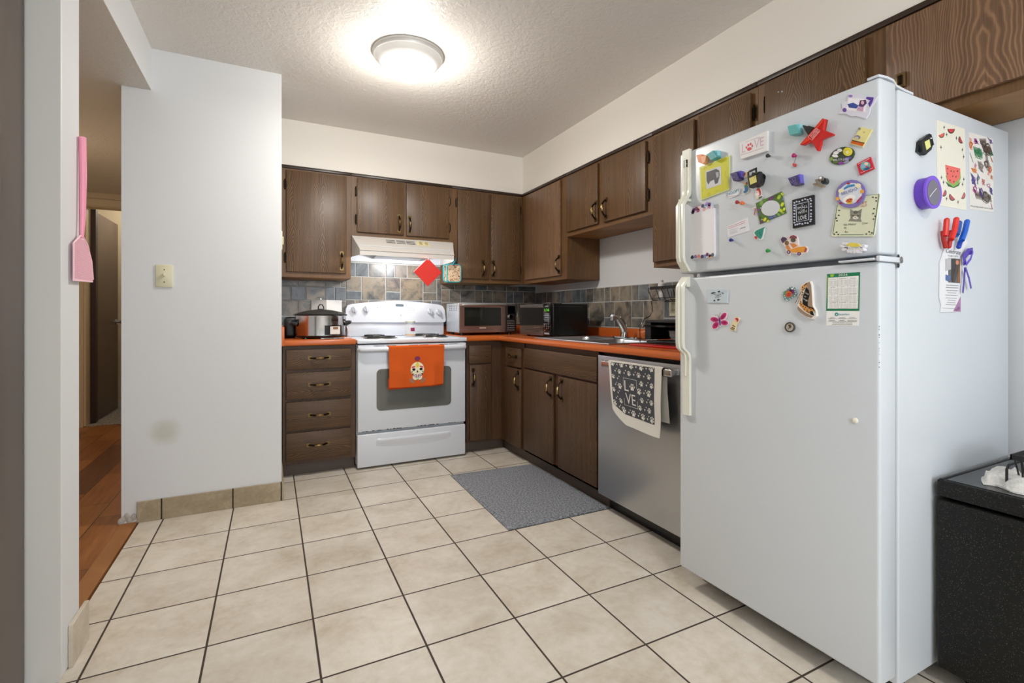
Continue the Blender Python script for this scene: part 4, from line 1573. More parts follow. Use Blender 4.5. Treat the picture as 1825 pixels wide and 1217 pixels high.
m.lathe([(0.0, 0.0), (0.0165, 0.0), (0.0185, 0.006), (0.0185, 0.07), (0.023, 0.076), (0.023, 0.108), (0.012, 0.116), (0.0, 0.116)], (-0.090, -1.755, 1.106), None, 18)
m.build('body', t)
m = MB(plain('bottle_cap_grey', '#cfcfcd', 0.4)); m.lathe([(0.009, 0.1165), (0.009, 0.13), (0.0, 0.132)], (-0.090, -1.755, 1.106), None, 12); m.build('cap', t)
m = MB(M_BLACKP)
m.tube([(-0.123, -1.70, 1.113), (-0.124, -1.708, 1.08), (-0.125, -1.712, 1.05), (-0.14, -1.706, 1.02), (-0.18, -1.70, 1.0), (-0.30, -1.82, 0.97), (-0.385, -1.90, 0.95), (-0.395, -1.915, 0.88)], 0.0028, None, 8)
tag(m.build('power_cable'), 'black cable hanging from the wire rack past the countertop oven', 'cable')
m = MB(plain('white_bulb', '#f1efe9', 0.4)); m.ball((-0.018, -1.498, 0.962), 0.0095, None, 12, 8, (0.5, 1, 1.5))
m.tube([(-0.012, -1.498, 0.974), (-0.011, -1.497, 1.01)], 0.0012, None, 6)
tag(m.build('hanging_plug'), 'tiny white oval pull hanging on the slate tiles behind the tap', 'pull')


def plate(name, label, y, z, kind):
    t = thing(name, label, 'wall plate', (0, y, z))
    m = MB(M_IVORY); m.box(-0.0155, -0.0098, y - 0.037, y + 0.037, z - 0.056, z + 0.056, None, 0.003); m.build('plate', t)
    m = MB(M_CREAM)
    if kind == 'outlet':
        for dz in (-0.02, 0.02):
            m.prism(rrect(-y - 0.016, -y + 0.016, z + dz - 0.014, z + dz + 0.014, 0.008), face_x(-0.0155), 0.0002, 0.002, M_IVORY)
            for dy in (-0.006, 0.006):
                m.box(-0.0182, -0.0176, y + dy - 0.0012, y + dy + 0.0012, z + dz - 0.005, z + dz + 0.005, M_DARK)
    m.build('sockets', t)
    return t


plate('wall_outlet', 'ivory double power outlet on the slate tiles behind the fridge edge', -1.776, 1.076, 'outlet')

# switch on the white wall
t = thing('light_switch', 'ivory toggle light switch on the broad white wall', 'light switch', (-2.667, -0.98, 1.165))
m = MB(M_IVORY); m.box(-2.703, -2.631, -0.982, -0.9755, 1.166, 1.280, None, 0.003); m.build('plate', t)
m = MB(M_IVORY); m.box(-2.672, -2.662, -0.994, -0.982, 1.222, 1.236, None, 0.002); m.build('toggle', t)
m = MB(M_BRASSD)
for z in (1.192, 1.254):
    m.lathe([(0.003, 0.0), (0.0, 0.001)], (-2.667, -0.9821, z), None, 8, 'y')
m.build('screws', t)
t = thing('wall_control', 'ivory switch plate seen edge on beside the left wall cabinet', 'wall plate', (-2.127, -0.55, 1.44))
m = MB(M_IVORY); m.box(-2.1345, -2.124, -0.59, -0.51, 1.437, 1.552, None, 0.002)
m.box(-2.124, -2.117, -0.57, -0.53, 1.47, 1.52, None, 0.002); m.build('plate', t)
m = MB(M_BRASSD); m.box(-2.1235, -2.121, -0.552, -0.546, 1.488, 1.496); m.build('toggle', t)

# ================================================================== DISHWASHER
t = thing('dishwasher', 'stainless steel dishwasher between the sink cabinet and the fridge', 'dishwasher', (-0.33, -2.17, 0))
m = MB(plain('dw_tub', '#2c2c2e', 0.6)); m.box(-0.60, -0.03, -2.470, -1.866, 0.09, 0.829); m.build('body', t)
m = MB(M_STEEL); m.box(-0.642, -0.601, -2.472, -1.868, 0.082, 0.815, None, 0.004, 3); dd = m.build('door', t)
m = MB(steel('handle_steel', '#c5c5c3', 0.2))
m.box(-0.703, -0.688, -2.462, -1.978, 0.766, 0.798, None, 0.005, 3)
for y in (-2.0, -2.44):
    m.box(-0.689, -0.6425, y - 0.012, y + 0.012, 0.770, 0.794, None, 0.003)
m.build('handle', dd)
m = MB(M_BLACKP); m.box(-0.575, -0.54, -2.47, -1.890, 0.0, 0.081); m.build('toe_kick', t)

# paw print towel


def paw_x(y, z):
    d = (0.80 - z) / 0.29
    u = (-2.045 - y) / 0.38
    return -0.7105 - 0.006 * d - 0.006 * d * math.sin(u * 7.0 + 0.5) - 0.003 * math.sin(30 * z) * d


t = thing('tea_towel', 'charcoal tea towel with cream paw prints hung on the dishwasher handle', 'towel', (-0.705, -2.21, 0.51))
PY0, PY1 = -2.415, -2.048


def pawpt(u, v):
    """u 0..1 left to right as seen, v 0 bottom .. 1 top"""
    y = PY1 + (PY0 - PY1) * u
    zb = 0.575 - 0.062 * min(1, u * 3.2) ** 0.8 if u < 0.3 else 0.515 - 0.012 * math.sin((u - 0.3) * 3)
    z = zb + (0.798 - zb) * v
    y += (1 - v) * (-0.04 * (1 - u) - 0.002)
    return y, z


def cloth_grid(mb, u0, u1, v0, v1, off, nu, nv, mat, th=0.0022):
    V = []
    for s_ in (0, 1):
        for i in range(nu + 1):
            for j in range(nv + 1):
                y, z = pawpt(u0 + (u1 - u0) * i / nu, v0 + (v1 - v0) * j / nv)
                V.append((paw_x(y, z) - off + th * s_, y, z))
    K = (nu + 1) * (nv + 1); F = []
    for s_ in (0, 1):
        for i in range(nu):
            for j in range(nv):
                a = s_ * K + i * (nv + 1) + j
                F.append((a, a + 1, a + nv + 2, a + nv + 1))
    rim = [i * (nv + 1) for i in range(nu + 1)] + [nu * (nv + 1) + j for j in range(1, nv + 1)] + [i * (nv + 1) + nv for i in range(nu - 1, -1, -1)] + [j for j in range(nv - 1, 0, -1)]
    for i in range(len(rim)):
        a, b = rim[i], rim[(i + 1) % len(rim)]
        F.append((a, b, b + K, a + K))
    mb.add(V, F, mat)


m = MB(M_TWHITE)
cloth_grid(m, 0, 1, 0, 1, 0.0, 30, 24, None)
V = []; F = []
path = [(-0.7105, 0.797), (-0.709, 0.803), (-0.703, 0.8045), (-0.694, 0.8045), (-0.686, 0.803), (-0.684, 0.79), (-0.683, 0.70), (-0.681, 0.565)]
for i in range(21):
    y = PY1 + (PY0 - 0.006 - PY1) * i / 20
    for (x, z) in path:
        V.append((x, y - (0.012 if z < 0.6 else 0), z))
k = len(path)
m.add(V, [(i * k + j, i * k + j + 1, (i + 1) * k + j + 1, (i + 1) * k + j) for i in range(20) for j in range(k - 1)])
m.build('cloth', t, 60)
m = MB(M_TCHAR)
cloth_grid(m, 0.05, 0.885, 0.17, 1.0, 0.0008, 30, 24, None, 0.0006)
ch = m.build('charcoal_print', t, 60)


def on_paw(off):
    def f_(u, v, h):
        y, z = pawpt(u, v)
        return (paw_x(y, z) - off - h, y, z)
    return f_


m = MB(M_TWHITE)
random.seed(12)


def paw(mb, u, v, s_, rot, place):
    """aspect 0.37 wide to 0.28 high"""
    c_, n_ = math.cos(rot), math.sin(rot)

    def P(x, y):
        x, y = x * c_ - y * n_, x * n_ + y * c_
        return (u + x * s_, v + y * s_ * 1.3)
    main = [P(x, y) for x, y in ((-0.55, -0.45), (-0.3, -0.62), (0, -0.5), (0.3, -0.62), (0.55, -0.45), (0.5, -0.1), (0.2, 0.28), (0, 0.34), (-0.2, 0.28), (-0.5, -0.1))]
    mb.prism(main, place, 0, 0.0004)
    for (x, y, r) in ((-0.72, 0.22, 0.19), (-0.28, 0.66, 0.21), (0.28, 0.66, 0.21), (0.72, 0.22, 0.19)):
        mb.prism([P(x + r * math.cos(a), y + 1.25 * r * math.sin(a)) for a in [2 * PI * k / 8 for k in range(8)]], place, 0, 0.0004)


rows = 7
for r_ in range(rows):
    for c_ in range(9):
        u = 0.09 + c_ * 0.093 + (0.045 if r_ % 2 else 0.0)
        v = 0.22 + r_ * 0.125
        if u > 0.86 or (0.27 < u < 0.58 and 0.30 < v < 0.80):
            continue
        big = (c_ + r_) % 2 == 0
        if big:
            paw(m, u, v, 0.040 if (c_ * 3 + r_) % 3 else 0.048, random.uniform(-0.5, 0.3), on_paw(0.0010))
        else:
            s_ = 0.02
            m.prism([(u - s_ * 0.6, v + s_ * 0.5), (u - s_ * 0.1, v + s_ * 0.7), (u, v + s_ * 0.4), (u + s_ * 0.4, v + s_ * 0.8), (u + s_ * 0.7, v + s_ * 0.3), (u + s_ * 0.2, v - s_ * 0.9)], on_paw(0.0010), 0, 0.0004)
            m.prism([(u + 0.03 + 0.008 * math.cos(a), v + 0.045 + 0.01 * math.sin(a)) for a in [2 * PI * k / 7 for k in range(7)]], on_paw(0.0010), 0, 0.0004)
tag(m.build('paw_pattern', ch), 'cream paw prints and hearts')
m = MB(M_TWHITE)
pl = on_paw(0.0020)
for (a0, a1, b0, b1) in ((0.30, 0.56, 0.765, 0.77), (0.30, 0.56, 0.325, 0.33), (0.30, 0.304, 0.325, 0.77), (0.556, 0.56, 0.325, 0.77)):
    m.prism([(a0, b0), (a1, b0), (a1, b1), (a0, b1)], pl, 0, 0.0003)
letters(m, 'L', (0.325, 0.565), (0.405, 0.565), (0.325, 0.73), pl, 0.0003, None)
letters(m, 'VE', (0.335, 0.36), (0.525, 0.36), (0.335, 0.53), pl, 0.0003, None)
paw(m, 0.475, 0.635, 0.055, 0.0, pl)
m.build('lettering', ch)

# ---- rug
m = MB(M_RUG)
pts = [(-1.167, -1.011), (-1.181, -1.894), (-0.584, -1.897), (-0.600, -1.044)]
N = 24
V = []; F = []
random.seed(2)
for s_ in (0, 1):
    for i in range(N + 1):
        for j in range(N + 1):
            u, v = i / N, j / N
            x = (pts[0][0] * (1 - u) + pts[3][0] * u) * (1 - v) + (pts[1][0] * (1 - u) + pts[2][0] * u) * v
            y = (pts[0][1] * (1 - u) + pts[3][1] * u) * (1 - v) + (pts[1][1] * (1 - u) + pts[2][1] * u) * v
            e = 0.004 if (i in (0, N) or j in (0, N)) and s_ else 0.0
            V.append((x + random.uniform(-1, 1) * 0.001, y + random.uniform(-1, 1) * 0.001, 0.0008 if s_ == 0 else 0.009 - e + random.uniform(0, 0.001)))
K = (N + 1) ** 2
for s_ in (0, 1):
    for i in range(N):
        for j in range(N):
            a = s_ * K + i * (N + 1) + j
            F.append((a, a + 1, a + N + 2, a + N + 1))
rim = [i * (N + 1) for i in range(N + 1)] + [N * (N + 1) + j for j in range(1, N + 1)] + [i * (N + 1) + N for i in range(N - 1, -1, -1)] + [j for j in range(N - 1, 0, -1)]
for i in range(len(rim)):
    a, b = rim[i], rim[(i + 1) % len(rim)]
    F.append((a, b, b + K, a + K))
m.add(V, F)
tag(m.build('floor_mat'), 'grey flecked carpet mat on the tiles in front of the sink cabinet', 'rug')

# ================================================================== CEILING LIGHTS


def ceiling_lamp(x, y, z, label, power, r=0.175, color=(1.0, 0.96, 0.90), estr=20.0):
    t = thing('ceiling_light', label, 'ceiling light', (x, y, z))
    m = MB(M_NICKEL)
    m.lathe([(r + 0.004, 0.0), (r + 0.004, -0.008), (r - 0.002, -0.014), (r - 0.004, -0.022), (r - 0.012, -0.026), (r - 0.022, -0.042), (r - 0.036, -0.052), (r - 0.044, -0.052), (r - 0.044, -0.0465), (0.0, -0.0465)], (x, y, z - 0.0005), plain('satin_rim', '#e4e3e0', 0.35, 0.2), 48)
    m.build('rim', t)
    g = MB(plain('lit_frosted_glass', '#ffffff', 0.4, emit='#fff7ec', estr=estr))
    rr = r - 0.045
    prof = [(rr, -0.047)] + [(rr * math.cos(a), -0.047 - 0.082 * math.sin(a)) for a in [PI / 2 * k / 8 for k in range(1, 8)]] + [(0.0, -0.129)]
    g.lathe(prof, (x, y, z), None, 40)
    g.build('glass_dome', t)
    m = MB(M_NICKEL); m.lathe([(0.009, -0.1285), (0.007, -0.134), (0.0, -0.137)], (x, y, z), None, 16); m.build('finial', t)
    b = lamp_area('ceiling_bulb', (x, y, z - 0.142), (0, 0, 0), 1.7 * (r - 0.045), 1.7 * (r - 0.045), power, color)
    b.data.shape = 'DISK'
    lamp_point('ceiling_bulb_glow', (x, y, z - 0.19), power * 1.3, color, 0.09)
    return t


ceiling_lamp(-1.56, -1.50, H, 'lit frosted dome ceiling light with a satin rim on the kitchen ceiling', KIT_LIGHT)
ceiling_lamp(-1.75, -4.9, H, 'lit frosted dome ceiling light over the dining area behind the camera', DIN_LIGHT, 0.175, (1.0, 0.985, 0.96))
ceiling_lamp(-3.72, 0.0, HALLZ, 'small lit dome ceiling light in the hall', HALL_LIGHT, 0.12, (1.0, 0.75, 0.5), 4.0)
lamp_point('bedroom_bulb', (-3.3, 2.4, 2.2), BED_LIGHT, (1.0, 0.97, 0.93), 0.1)

# ================================================================== FLY SWATTER
t = thing('fly_swatter', 'pink plastic fly swatter hanging on the white left wall', 'fly swatter', (-2.70, -2.07, 1.13))
m = MB(plain('pink_plastic', '#f59ab4', 0.35))
m.tube([(-2.702, -2.045, 1.572), (-2.700, -2.046, 1.45), (-2.700, -2.050, 1.33), (-2.700, -2.058, 1.262)], [0.009, 0.009, 0.0075, 0.005], None, 10)
m.build('handle', t)
m = MB(plain('pink_nail', '#d9d9d9', 0.3, 1.0)); m.tube([(-2.7118, -2.045, 1.566), (-2.692, -2.045, 1.568)], 0.0018); m.build('hook', t)
m = MB(plain('pale_pink_mesh', '#f8ccd8', 0.45))
out = [(-2.062, 1.268), (-2.120, 1.238), (-2.120, 1.128), (-1.953, 1.134), (-1.946, 1.142), (-1.962, 1.20), (-2.0, 1.248), (-2.04, 1.268)]
PL = lambda a, b, h: (-2.704 + h, a, b)
m.prism(out, PL, 0.0, 0.002)
m.tube([PL(a, b, 0.002) for a, b in out], 0.0025, None, 6, True)
for k in range(26):
    zz = 1.137 + k * 0.0047
    lo = -2.118
    if zz > 1.236:
        lo = -2.118 + (zz - 1.236) * 1.8
    hi = -1.95 - max(0, (zz - 1.142)) * 0.28 if zz < 1.2 else -1.966 - (zz - 1.2) * 0.8
    m.box(-2.7019, -2.7009, lo, hi, zz, zz + 0.002, plain('mesh_line_pink', '#eab0c2', 0.5))  # darker pink mesh lines across the blade
m.build('swat_blade', t)
FRIDGE_ITEMS = [
('fridge_magnet','pale blue rectangular welcome home magnet on the lower fridge door','magnet','F',None,[('plate',[('p','c6d3da',0,40,(27456,11171,28311,11132,28284,10676,27438,10704))]),('print',[('p','2e2b2b',41,46,(27608,11002,27632,11050,27729,11066,27841,11046,27741,11023)),('p','2e2b2b',41,46,(27896,11078,27978,11113,28001,11054,27908,11049)),('p','2e2b2b',41,46,(28036,11043,28141,11020,28136,10983,28071,11014)),('p','2e2b2b',41,46,(27753,10919,27908,10947,28071,10909,27908,10924)),('p','2e2b2b',41,46,(27698,10776,27777,10803,27789,10735,27741,10755)),('p','2e2b2b',41,46,(27872,10810,27931,10823,28013,10787,27943,10779,27896,10751)),('t','3a3838',46,'WELCOME',(27705,10966,28036,10961,27705,11008)),('t','3a3838',46,'HOME',(27777,10851,27955,10855,27777,10890))])]),
('fridge_magnet','pink butterfly magnet on the lower fridge door','magnet','F',None,[('plate',[('p','efd9e2',0,30,(27562,10134,27655,10222,27775,10223,27894,10175,27941,10137,28011,10252,28161,10362,28264,10328,28246,10177,28173,10082,28287,10064,28336,9980,28264,9903,28150,9892,28034,9918,27988,9860,27941,9926,27870,9809,27763,9748,27630,9803,27643,9920,27751,9980,27655,10018,27570,10036))]),('wing',[('e','c2276e',31,42,(27750,10106,168,-23,-18,-80)),('e','c2276e',31,42,(28126,10224,110,109,67,-46)),('e','c2276e',31,42,(27797,9904,104,102,82,-54)),('e','c2276e',31,42,(28172,10002,139,-18,-17,-79)),('e','8f1650',43,46,(27777,10101,88,-14,-10,-38)),('e','8f1650',43,46,(28106,10195,57,60,33,-21)),('e','8f1650',43,46,(27818,9914,52,51,36,-24)),('e','8f1650',43,46,(28175,10002,67,-9,-8,-37))]),('body',[('e','5d3a78',43,60,(27986,10042,24,-142,-30,-4)),('l','7f7a5a',46,9,(27943,10166,27896,10252,27825,10281,27789,10232)),('l','7f7a5a',46,9,(27955,10175,27959,10290,28001,10347,28043,10309))])]),
('fridge_magnet','tiny bee magnet in a red santa hat beside the pink butterfly','magnet','F',None,[('plate',[('p','ecdcae',0,40,(28390,9775,28474,9973,28563,10123,28618,10197,28737,10188,28797,10125,28715,10032,28661,9967,28618,9827,28596,9734,28497,9741))]),('print',[('e','f3c9c0',41,50,(28626,10096,65,-20,-19,-45)),('p','c0202c',41,52,(28606,10151,28693,10170,28758,10124,28693,10023,28671,10087)),('e','f0efe9',41,54,(28781,10125,26,0,0,-22)),('p','5a4322',41,48,(28514,9936,28624,9883,28613,9855,28499,9908)),('p','5a4322',41,48,(28481,9871,28602,9823,28591,9793,28470,9842)),('p','5a4322',41,48,(28432,9832,28569,9771,28569,9752,28419,9804)),('l','c8c4b4',40,12,(28650,9939,28726,9949,28733,9913,28672,9884))])]),
('fridge_magnet','multicoloured beaded square magnet with a cut stone,left of the leopard shoe','magnet','F',None,[('plate',[('p','6f8f90',0,50,(30303,10914,30562,11119,30684,11086,30758,10887,30721,10836,30448,10683,30380,10721))]),('print',[('e','d8733a',51,62,(30523,10896,101,51,49,-82)),('e','b6403e',63,68,(30527,10878,62,32,28,-48)),('e','7d3f7a',51,62,(30655,10962,52,-2,0,-71)),('e','4f9a6a',51,62,(30389,10937,48,-2,0,-51)),('b','3b1226',70,45,(30594,11009)),('b','e8ecec',70,28,(30636,11048)),('b','dfe5e6',50,16,(30332,10904)),('b','dfe5e6',50,16,(30371,10848)),('b','dfe5e6',50,16,(30400,10793)),('b','dfe5e6',50,16,(30429,10729)),('b','dfe5e6',50,16,(30486,10709)),('b','dfe5e6',50,16,(30553,10743)),('b','dfe5e6',50,16,(30628,10786)),('b','dfe5e6',50,16,(30703,10836)),('b','dfe5e6',50,16,(30736,10897)),('b','dfe5e6',50,16,(30712,10960)),('b','dfe5e6',50,16,(30693,11023)),('b','dfe5e6',50,16,(30665,11078)),('b','dfe5e6',50,16,(30572,11100)),('b','dfe5e6',50,16,(30505,11068)),('b','dfe5e6',50,16,(30438,11017)),('b','dfe5e6',50,16,(30371,10966)),('b','dfe5e6',50,16,(30448,10701))])]),
('fridge_magnet','leopard print high heel shoe magnet on the lower fridge door','magnet','F',None,[('plate',[('p','efe9df',0,100,(30745,10622,30919,10985,30928,11125,31133,11243,31204,11230,31238,11125,31259,10850,31273,10542,31359,10388,31376,10235,31273,10149,31133,10183,30919,10304,30819,10445,30819,10550,30901,10724,30919,10863,30773,10595))]),('shoe_print',[('p','a18875',101,108,(31103,11167,31174,11223,31226,11126,31252,10833,31269,10525,31347,10388,31364,10303,31278,10440,31174,10475,31138,10613,31182,10819,31174,10974,31103,11081)),('p','d99a56',101,108,(30951,11106,31130,11208,31085,11081,30996,10999,30978,10895,30924,10688,30978,10582,31138,10527,31313,10456,31321,10371,31209,10389,31191,10303,31032,10390,30888,10549,30906,10688,30960,10896,30942,11001)),('p','16110f',109,114,(31089,11072,31169,10974,31186,10836,31142,10682,31134,10562,31169,10475,31036,10546,30982,10599,30982,10756,31018,10894,31054,10979)),('p','9a8372',101,108,(30833,10532,30906,10461,31032,10356,31191,10269,31295,10226,31226,10183,31068,10234,30906,10339,30824,10445)),('p','16110f',109,116,(31214,10389,31283,10371,31326,10243,31231,10277,31205,10303)),('p','2a2320',101,108,(30756,10618,30763,10604,30946,10949,30933,10958)),('e','1d130d',109,113,(30982,11069,19,-7,-5,-13)),('e','1d130d',109,113,(31035,11127,7,-18,-13,-4)),('e','1d130d',109,113,(31098,11176,19,-1,0,-14)),('e','1d130d',109,113,(31000,10999,15,-13,-9,-10)),('e','1d130d',109,113,(30982,10921,20,-1,0,-14)),('e','1d130d',109,113,(31035,11032,3,-19,-14,-2)),('e','1d130d',109,113,(30928,10653,17,-10,-7,-12)),('e','1d130d',109,113,(30946,10565,20,-4,-3,-14)),('e','1d130d',109,113,(31000,10512,13,-15,-11,-9)),('e','1d130d',109,113,(31071,10476,18,-7,-5,-13)),('e','1d130d',109,113,(31124,10407,19,0,0,-14)),('e','1d130d',109,113,(31035,10434,10,-17,-12,-7)),('e','1d130d',109,113,(31177,10458,17,-10,-7,-12)),('e','1d130d',109,113,(31229,10432,19,0,0,-14)),('e','1d130d',109,113,(31281,10457,7,-18,-13,-5)),('e','1d130d',109,113,(31168,10346,18,-7,-5,-13)),('e','1d130d',109,113,(30909,10610,3,-19,-14,-2)),('e','1d130d',109,113,(31115,10364,15,-12,-9,-11)),('e','1d130d',109,113,(31071,11151,17,-10,-7,-12)),('e','1d130d',109,113,(30973,10852,19,-4,-2,-14)),('t','f4f1ee',118,'Love',(31047,10901,31162,10836,31065,10952)),('t','f4f1ee',118,'n',(31039,10798,31083,10779,31047,10823)),('t','f4f1ee',118,'Laugh',(30994,10721,31124,10640,31017,10772))])]),
('fridge_magnet','round antique silver bottle cap magnet below the leopard shoe','magnet','F',None,[('plate',[('e','6e675f',0,60,(30554,9902,150,3,0,-143))]),('print',[('e','b9b3a9',61,66,(30558,9902,116,3,0,-111)),('p','5a4132',67,72,(30501,9973,30586,9992,30615,9912,30558,9857,30530,9928)),('p','8f8a80',67,72,(30501,9910,30549,9866,30520,9829,30482,9864)),('b','4a443e',60,22,(30696,9905)),('b','4a443e',60,22,(30689,9863)),('b','4a443e',60,22,(30669,9825)),('b','4a443e',60,22,(30638,9794)),('b','4a443e',60,22,(30598,9774)),('b','4a443e',60,22,(30554,9766)),('b','4a443e',60,22,(30509,9771)),('b','4a443e',60,22,(30469,9789)),('b','4a443e',60,22,(30436,9819)),('b','4a443e',60,22,(30416,9856)),('b','4a443e',60,22,(30409,9898)),('b','4a443e',60,22,(30416,9941)),('b','4a443e',60,22,(30436,9980)),('b','4a443e',60,22,(30469,10010)),('b','4a443e',60,22,(30509,10030)),('b','4a443e',60,22,(30554,10038)),('b','4a443e',60,22,(30598,10032)),('b','4a443e',60,22,(30638,10013)),('b','4a443e',60,22,(30669,9984)),('b','4a443e',60,22,(30689,9947))])]),
('wall_calendar','2026 green bordered calendar sheet on the lower fridge door','calendar','F',None,[('sheet',[('p','f4f4f2',0,6,(31622,11412,32483,11400,32451,9981,31598,9975))]),('print',[('p','1e7a52',6,9,(31623,11412,32485,11400,32464,10377,31600,10383)),('p','8fb43c',10,12,(31633,11357,31658,11339,31633,10738,31622,10738)),('p','9ccb3e',10,12,(31707,11394,31821,11397,31797,11329,31724,11326)),('p','f3f3f1',10,12,(31658,11305,32451,11307,32433,10436,31638,10445)),('t','f7f8f6',14,'2026',(31934,11333,32171,11330,31934,11388)),('t','55585a',14,'JANUARY',(31691,11246,31879,11243,31691,11266)),('g','8c8f91',12,13,(31680,11224,34,-2,0,-28,7,5,13,-1,0,-13)),('t','55585a',14,'FEBRUARY',(31946,11244,32144,11240,31946,11264)),('g','8c8f91',12,13,(31933,11221,36,-2,0,-28,7,5,13,-1,0,-13)),('t','55585a',14,'MARCH',(32239,11241,32379,11239,32239,11260)),('g','8c8f91',12,13,(32203,11218,34,-2,0,-27,6,5,12,-1,0,-13)),('g','c08a8a',12,13,(32407,11205,1,0,0,-27,1,5,12,-1,0,-13)),('t','55585a',14,'APRIL',(31715,11020,31856,11021,31715,11040)),('g','8c8f91',12,13,(31680,10998,34,-2,0,-28,7,5,13,-1,0,-13)),('t','55585a',14,'MAY',(32001,11020,32090,11024,32001,11040)),('g','8c8f91',12,13,(31933,10999,36,-2,0,-28,7,5,13,-1,0,-13)),('t','55585a',14,'JUNE',(32253,11023,32365,11025,32253,11042)),('g','8c8f91',12,13,(32203,11000,34,-2,0,-27,6,5,12,-1,0,-13)),('g','c08a8a',12,13,(32407,10990,1,0,0,-27,1,5,12,-1,0,-13)),('t','55585a',14,'JULY',(31729,10803,31842,10807,31729,10823)),('g','8c8f91',12,13,(31680,10781,34,-1,0,-28,7,5,13,0,0,-13)),('t','55585a',14,'AUGUST',(31956,10809,32134,10811,31956,10829)),('g','8c8f91',12,13,(31933,10786,36,-1,0,-28,7,5,13,0,0,-13)),('t','55585a',14,'SEPTEMBER',(32215,10815,32402,10817,32215,10835)),('g','8c8f91',12,13,(32203,10790,34,-1,0,-27,6,5,12,0,0,-13)),('g','c08a8a',12,13,(32407,10783,1,0,0,-27,1,5,12,0,0,-13)),('t','55585a',14,'OCTOBER',(31691,10588,31879,10592,31691,10608)),('g','8c8f91',12,13,(31680,10564,34,-1,0,-28,7,5,13,0,0,-13)),('t','55585a',14,'NOVEMBER',(31946,10591,32144,10595,31946,10611)),('g','8c8f91',12,13,(31933,10567,36,-1,0,-28,7,5,13,0,0,-13)),('t','55585a',14,'DECEMBER',(32215,10594,32402,10598,32215,10614)),('g','8c8f91',12,13,(32203,10570,34,-1,0,-27,6,5,12,0,0,-13)),('g','c08a8a',12,13,(32407,10566,1,0,0,-27,1,5,12,0,0,-13)),('p','9a9c9c',12,14,(31909,11305,31914,11305,31914,10442,31909,10442)),('p','9a9c9c',12,14,(32178,11286,32183,11286,32183,10439,32178,10439)),('p','9a9c9c',12,14,(31659,11075,32440,11059,32440,11054,31659,11070)),('p','9a9c9c',12,14,(31659,10847,32440,10843,32440,10839,31659,10842)),('p','9a9c9c',12,14,(31659,10640,32440,10647,32440,10642,31659,10635)),('e','1d8c86',10,13,(31881,10286,48,0,0,-49)),('e','cfe8e6',14,16,(31887,10277,22,0,0,-23)),('t','2b8f9c',13,'HealthMart',(31941,10256,32221,10260,31941,10310)),('g','4b4c4e',10,12,(31715,10202,29,0,0,-17,4,1,18,0,0,-13)),('g','4b4c4e',10,12,(31658,10172,29,0,0,-17,8,1,18,0,0,-13)),('g','4b4c4e',10,12,(31957,10204,26,0,0,-16,6,1,17,0,0,-13)),('g','4b4c4e',10,12,(31917,10174,26,0,0,-16,9,1,17,0,0,-13)),('g','4b4c4e',10,12,(32221,10205,29,0,0,-16,5,1,17,0,0,-13)),('g','4b4c4e',10,12,(32175,10172,26,0,0,-16,9,1,17,0,0,-13)),('g','4b4c4e',10,12,(31683,10127,27,0,0,-17,6,1,18,0,0,-13)),('g','4b4c4e',10,12,(31658,10099,29,0,0,-17,8,1,18,0,0,-13)),('g','4b4c4e',10,12,(31965,10130,25,0,0,-16,5,1,17,0,0,-13)),('g','4b4c4e',10,12,(31917,10101,26,0,0,-16,9,1,17,0,0,-13)),('g','4b4c4e',10,12,(32167,10124,25,0,0,-16,10,1,17,0,0,-13)),('g','4b4c4e',10,12,(32175,10098,25,0,0,-16,9,1,17,0,0,-13)),('g','4b4c4e',10,12,(31772,10057,26,0,0,-17,20,1,18,0,0,-13)),('g','4b4c4e',10,12,(31764,10020,27,0,0,-17,20,1,18,0,0,-13))])]),
('photo_frame_magnet','yellow plastic photo frame magnet with a grey cat photo on the fridge','photo frame','F',None,[('frame',[('p','dfe39a',0,50,(27085,15609,28382,15672,28361,14511,27155,14402)),('p','cfcb2a',51,62,(27166,15549,28342,15641,28342,14548,27204,14445))]),('photo',[('p','cfcfd2',63,68,(27379,15383,28054,15399,28071,14766,27425,14729)),('p','4b4b4d',69,72,(27429,15334,27851,15348,27981,15260,28002,15080,27916,14838,27807,14829,27764,14999,27586,14971,27519,14880,27442,15006)),('p','a9a9ab',73,75,(27832,15229,27962,15212,27975,15051,27875,15024))]),('scribbles',[('l','a8a41e',66,7,(27216,14861,27263,14796,27240,14692,27193,14739)),('l','a8a41e',66,7,(27446,14537,27536,14589,27581,14526,27491,14474)),('l','a8a41e',66,7,(27846,14626,27911,14576,27802,14566)),('l','a8a41e',66,7,(28229,15161,28271,15081,28209,15028,28292,14938)),('l','a8a41e',66,7,(27536,15558,27670,15575,27736,15503)),('l','a8a41e',66,7,(27286,15481,27378,15529,27446,15474))])]),
('origami_magnet','orange folded plastic magnet above the yellow photo frame','magnet','F',None,[('clip',[('p','f0996b',0,120,(27008,16062,27243,16030,27312,15665,27103,15778)),('p','f4b28a',0,200,(27294,15913,27545,15894,27477,15699,27363,15630))])]),
('magnet_clip','teal plastic magnet clip touching the top of the yellow frame','magnet clip','F',None,[('clip',[('p','8ccbd3',10,173,(27787,15986,27982,15945,28004,15764,27918,15719)),('p','5aa5a8',10,240,(27581,15895,27846,15958,28019,15698,27781,15643))])]),
('magnet_clip','teal plastic magnet clip left of the red star','magnet clip','F',None,[('clip',[('p','96d3da',10,173,(30820,15848,30932,15826,30932,15646,30901,15562)),('p','63b3b3',10,240,(30605,15854,30865,15821,30954,15542,30674,15570))])]),
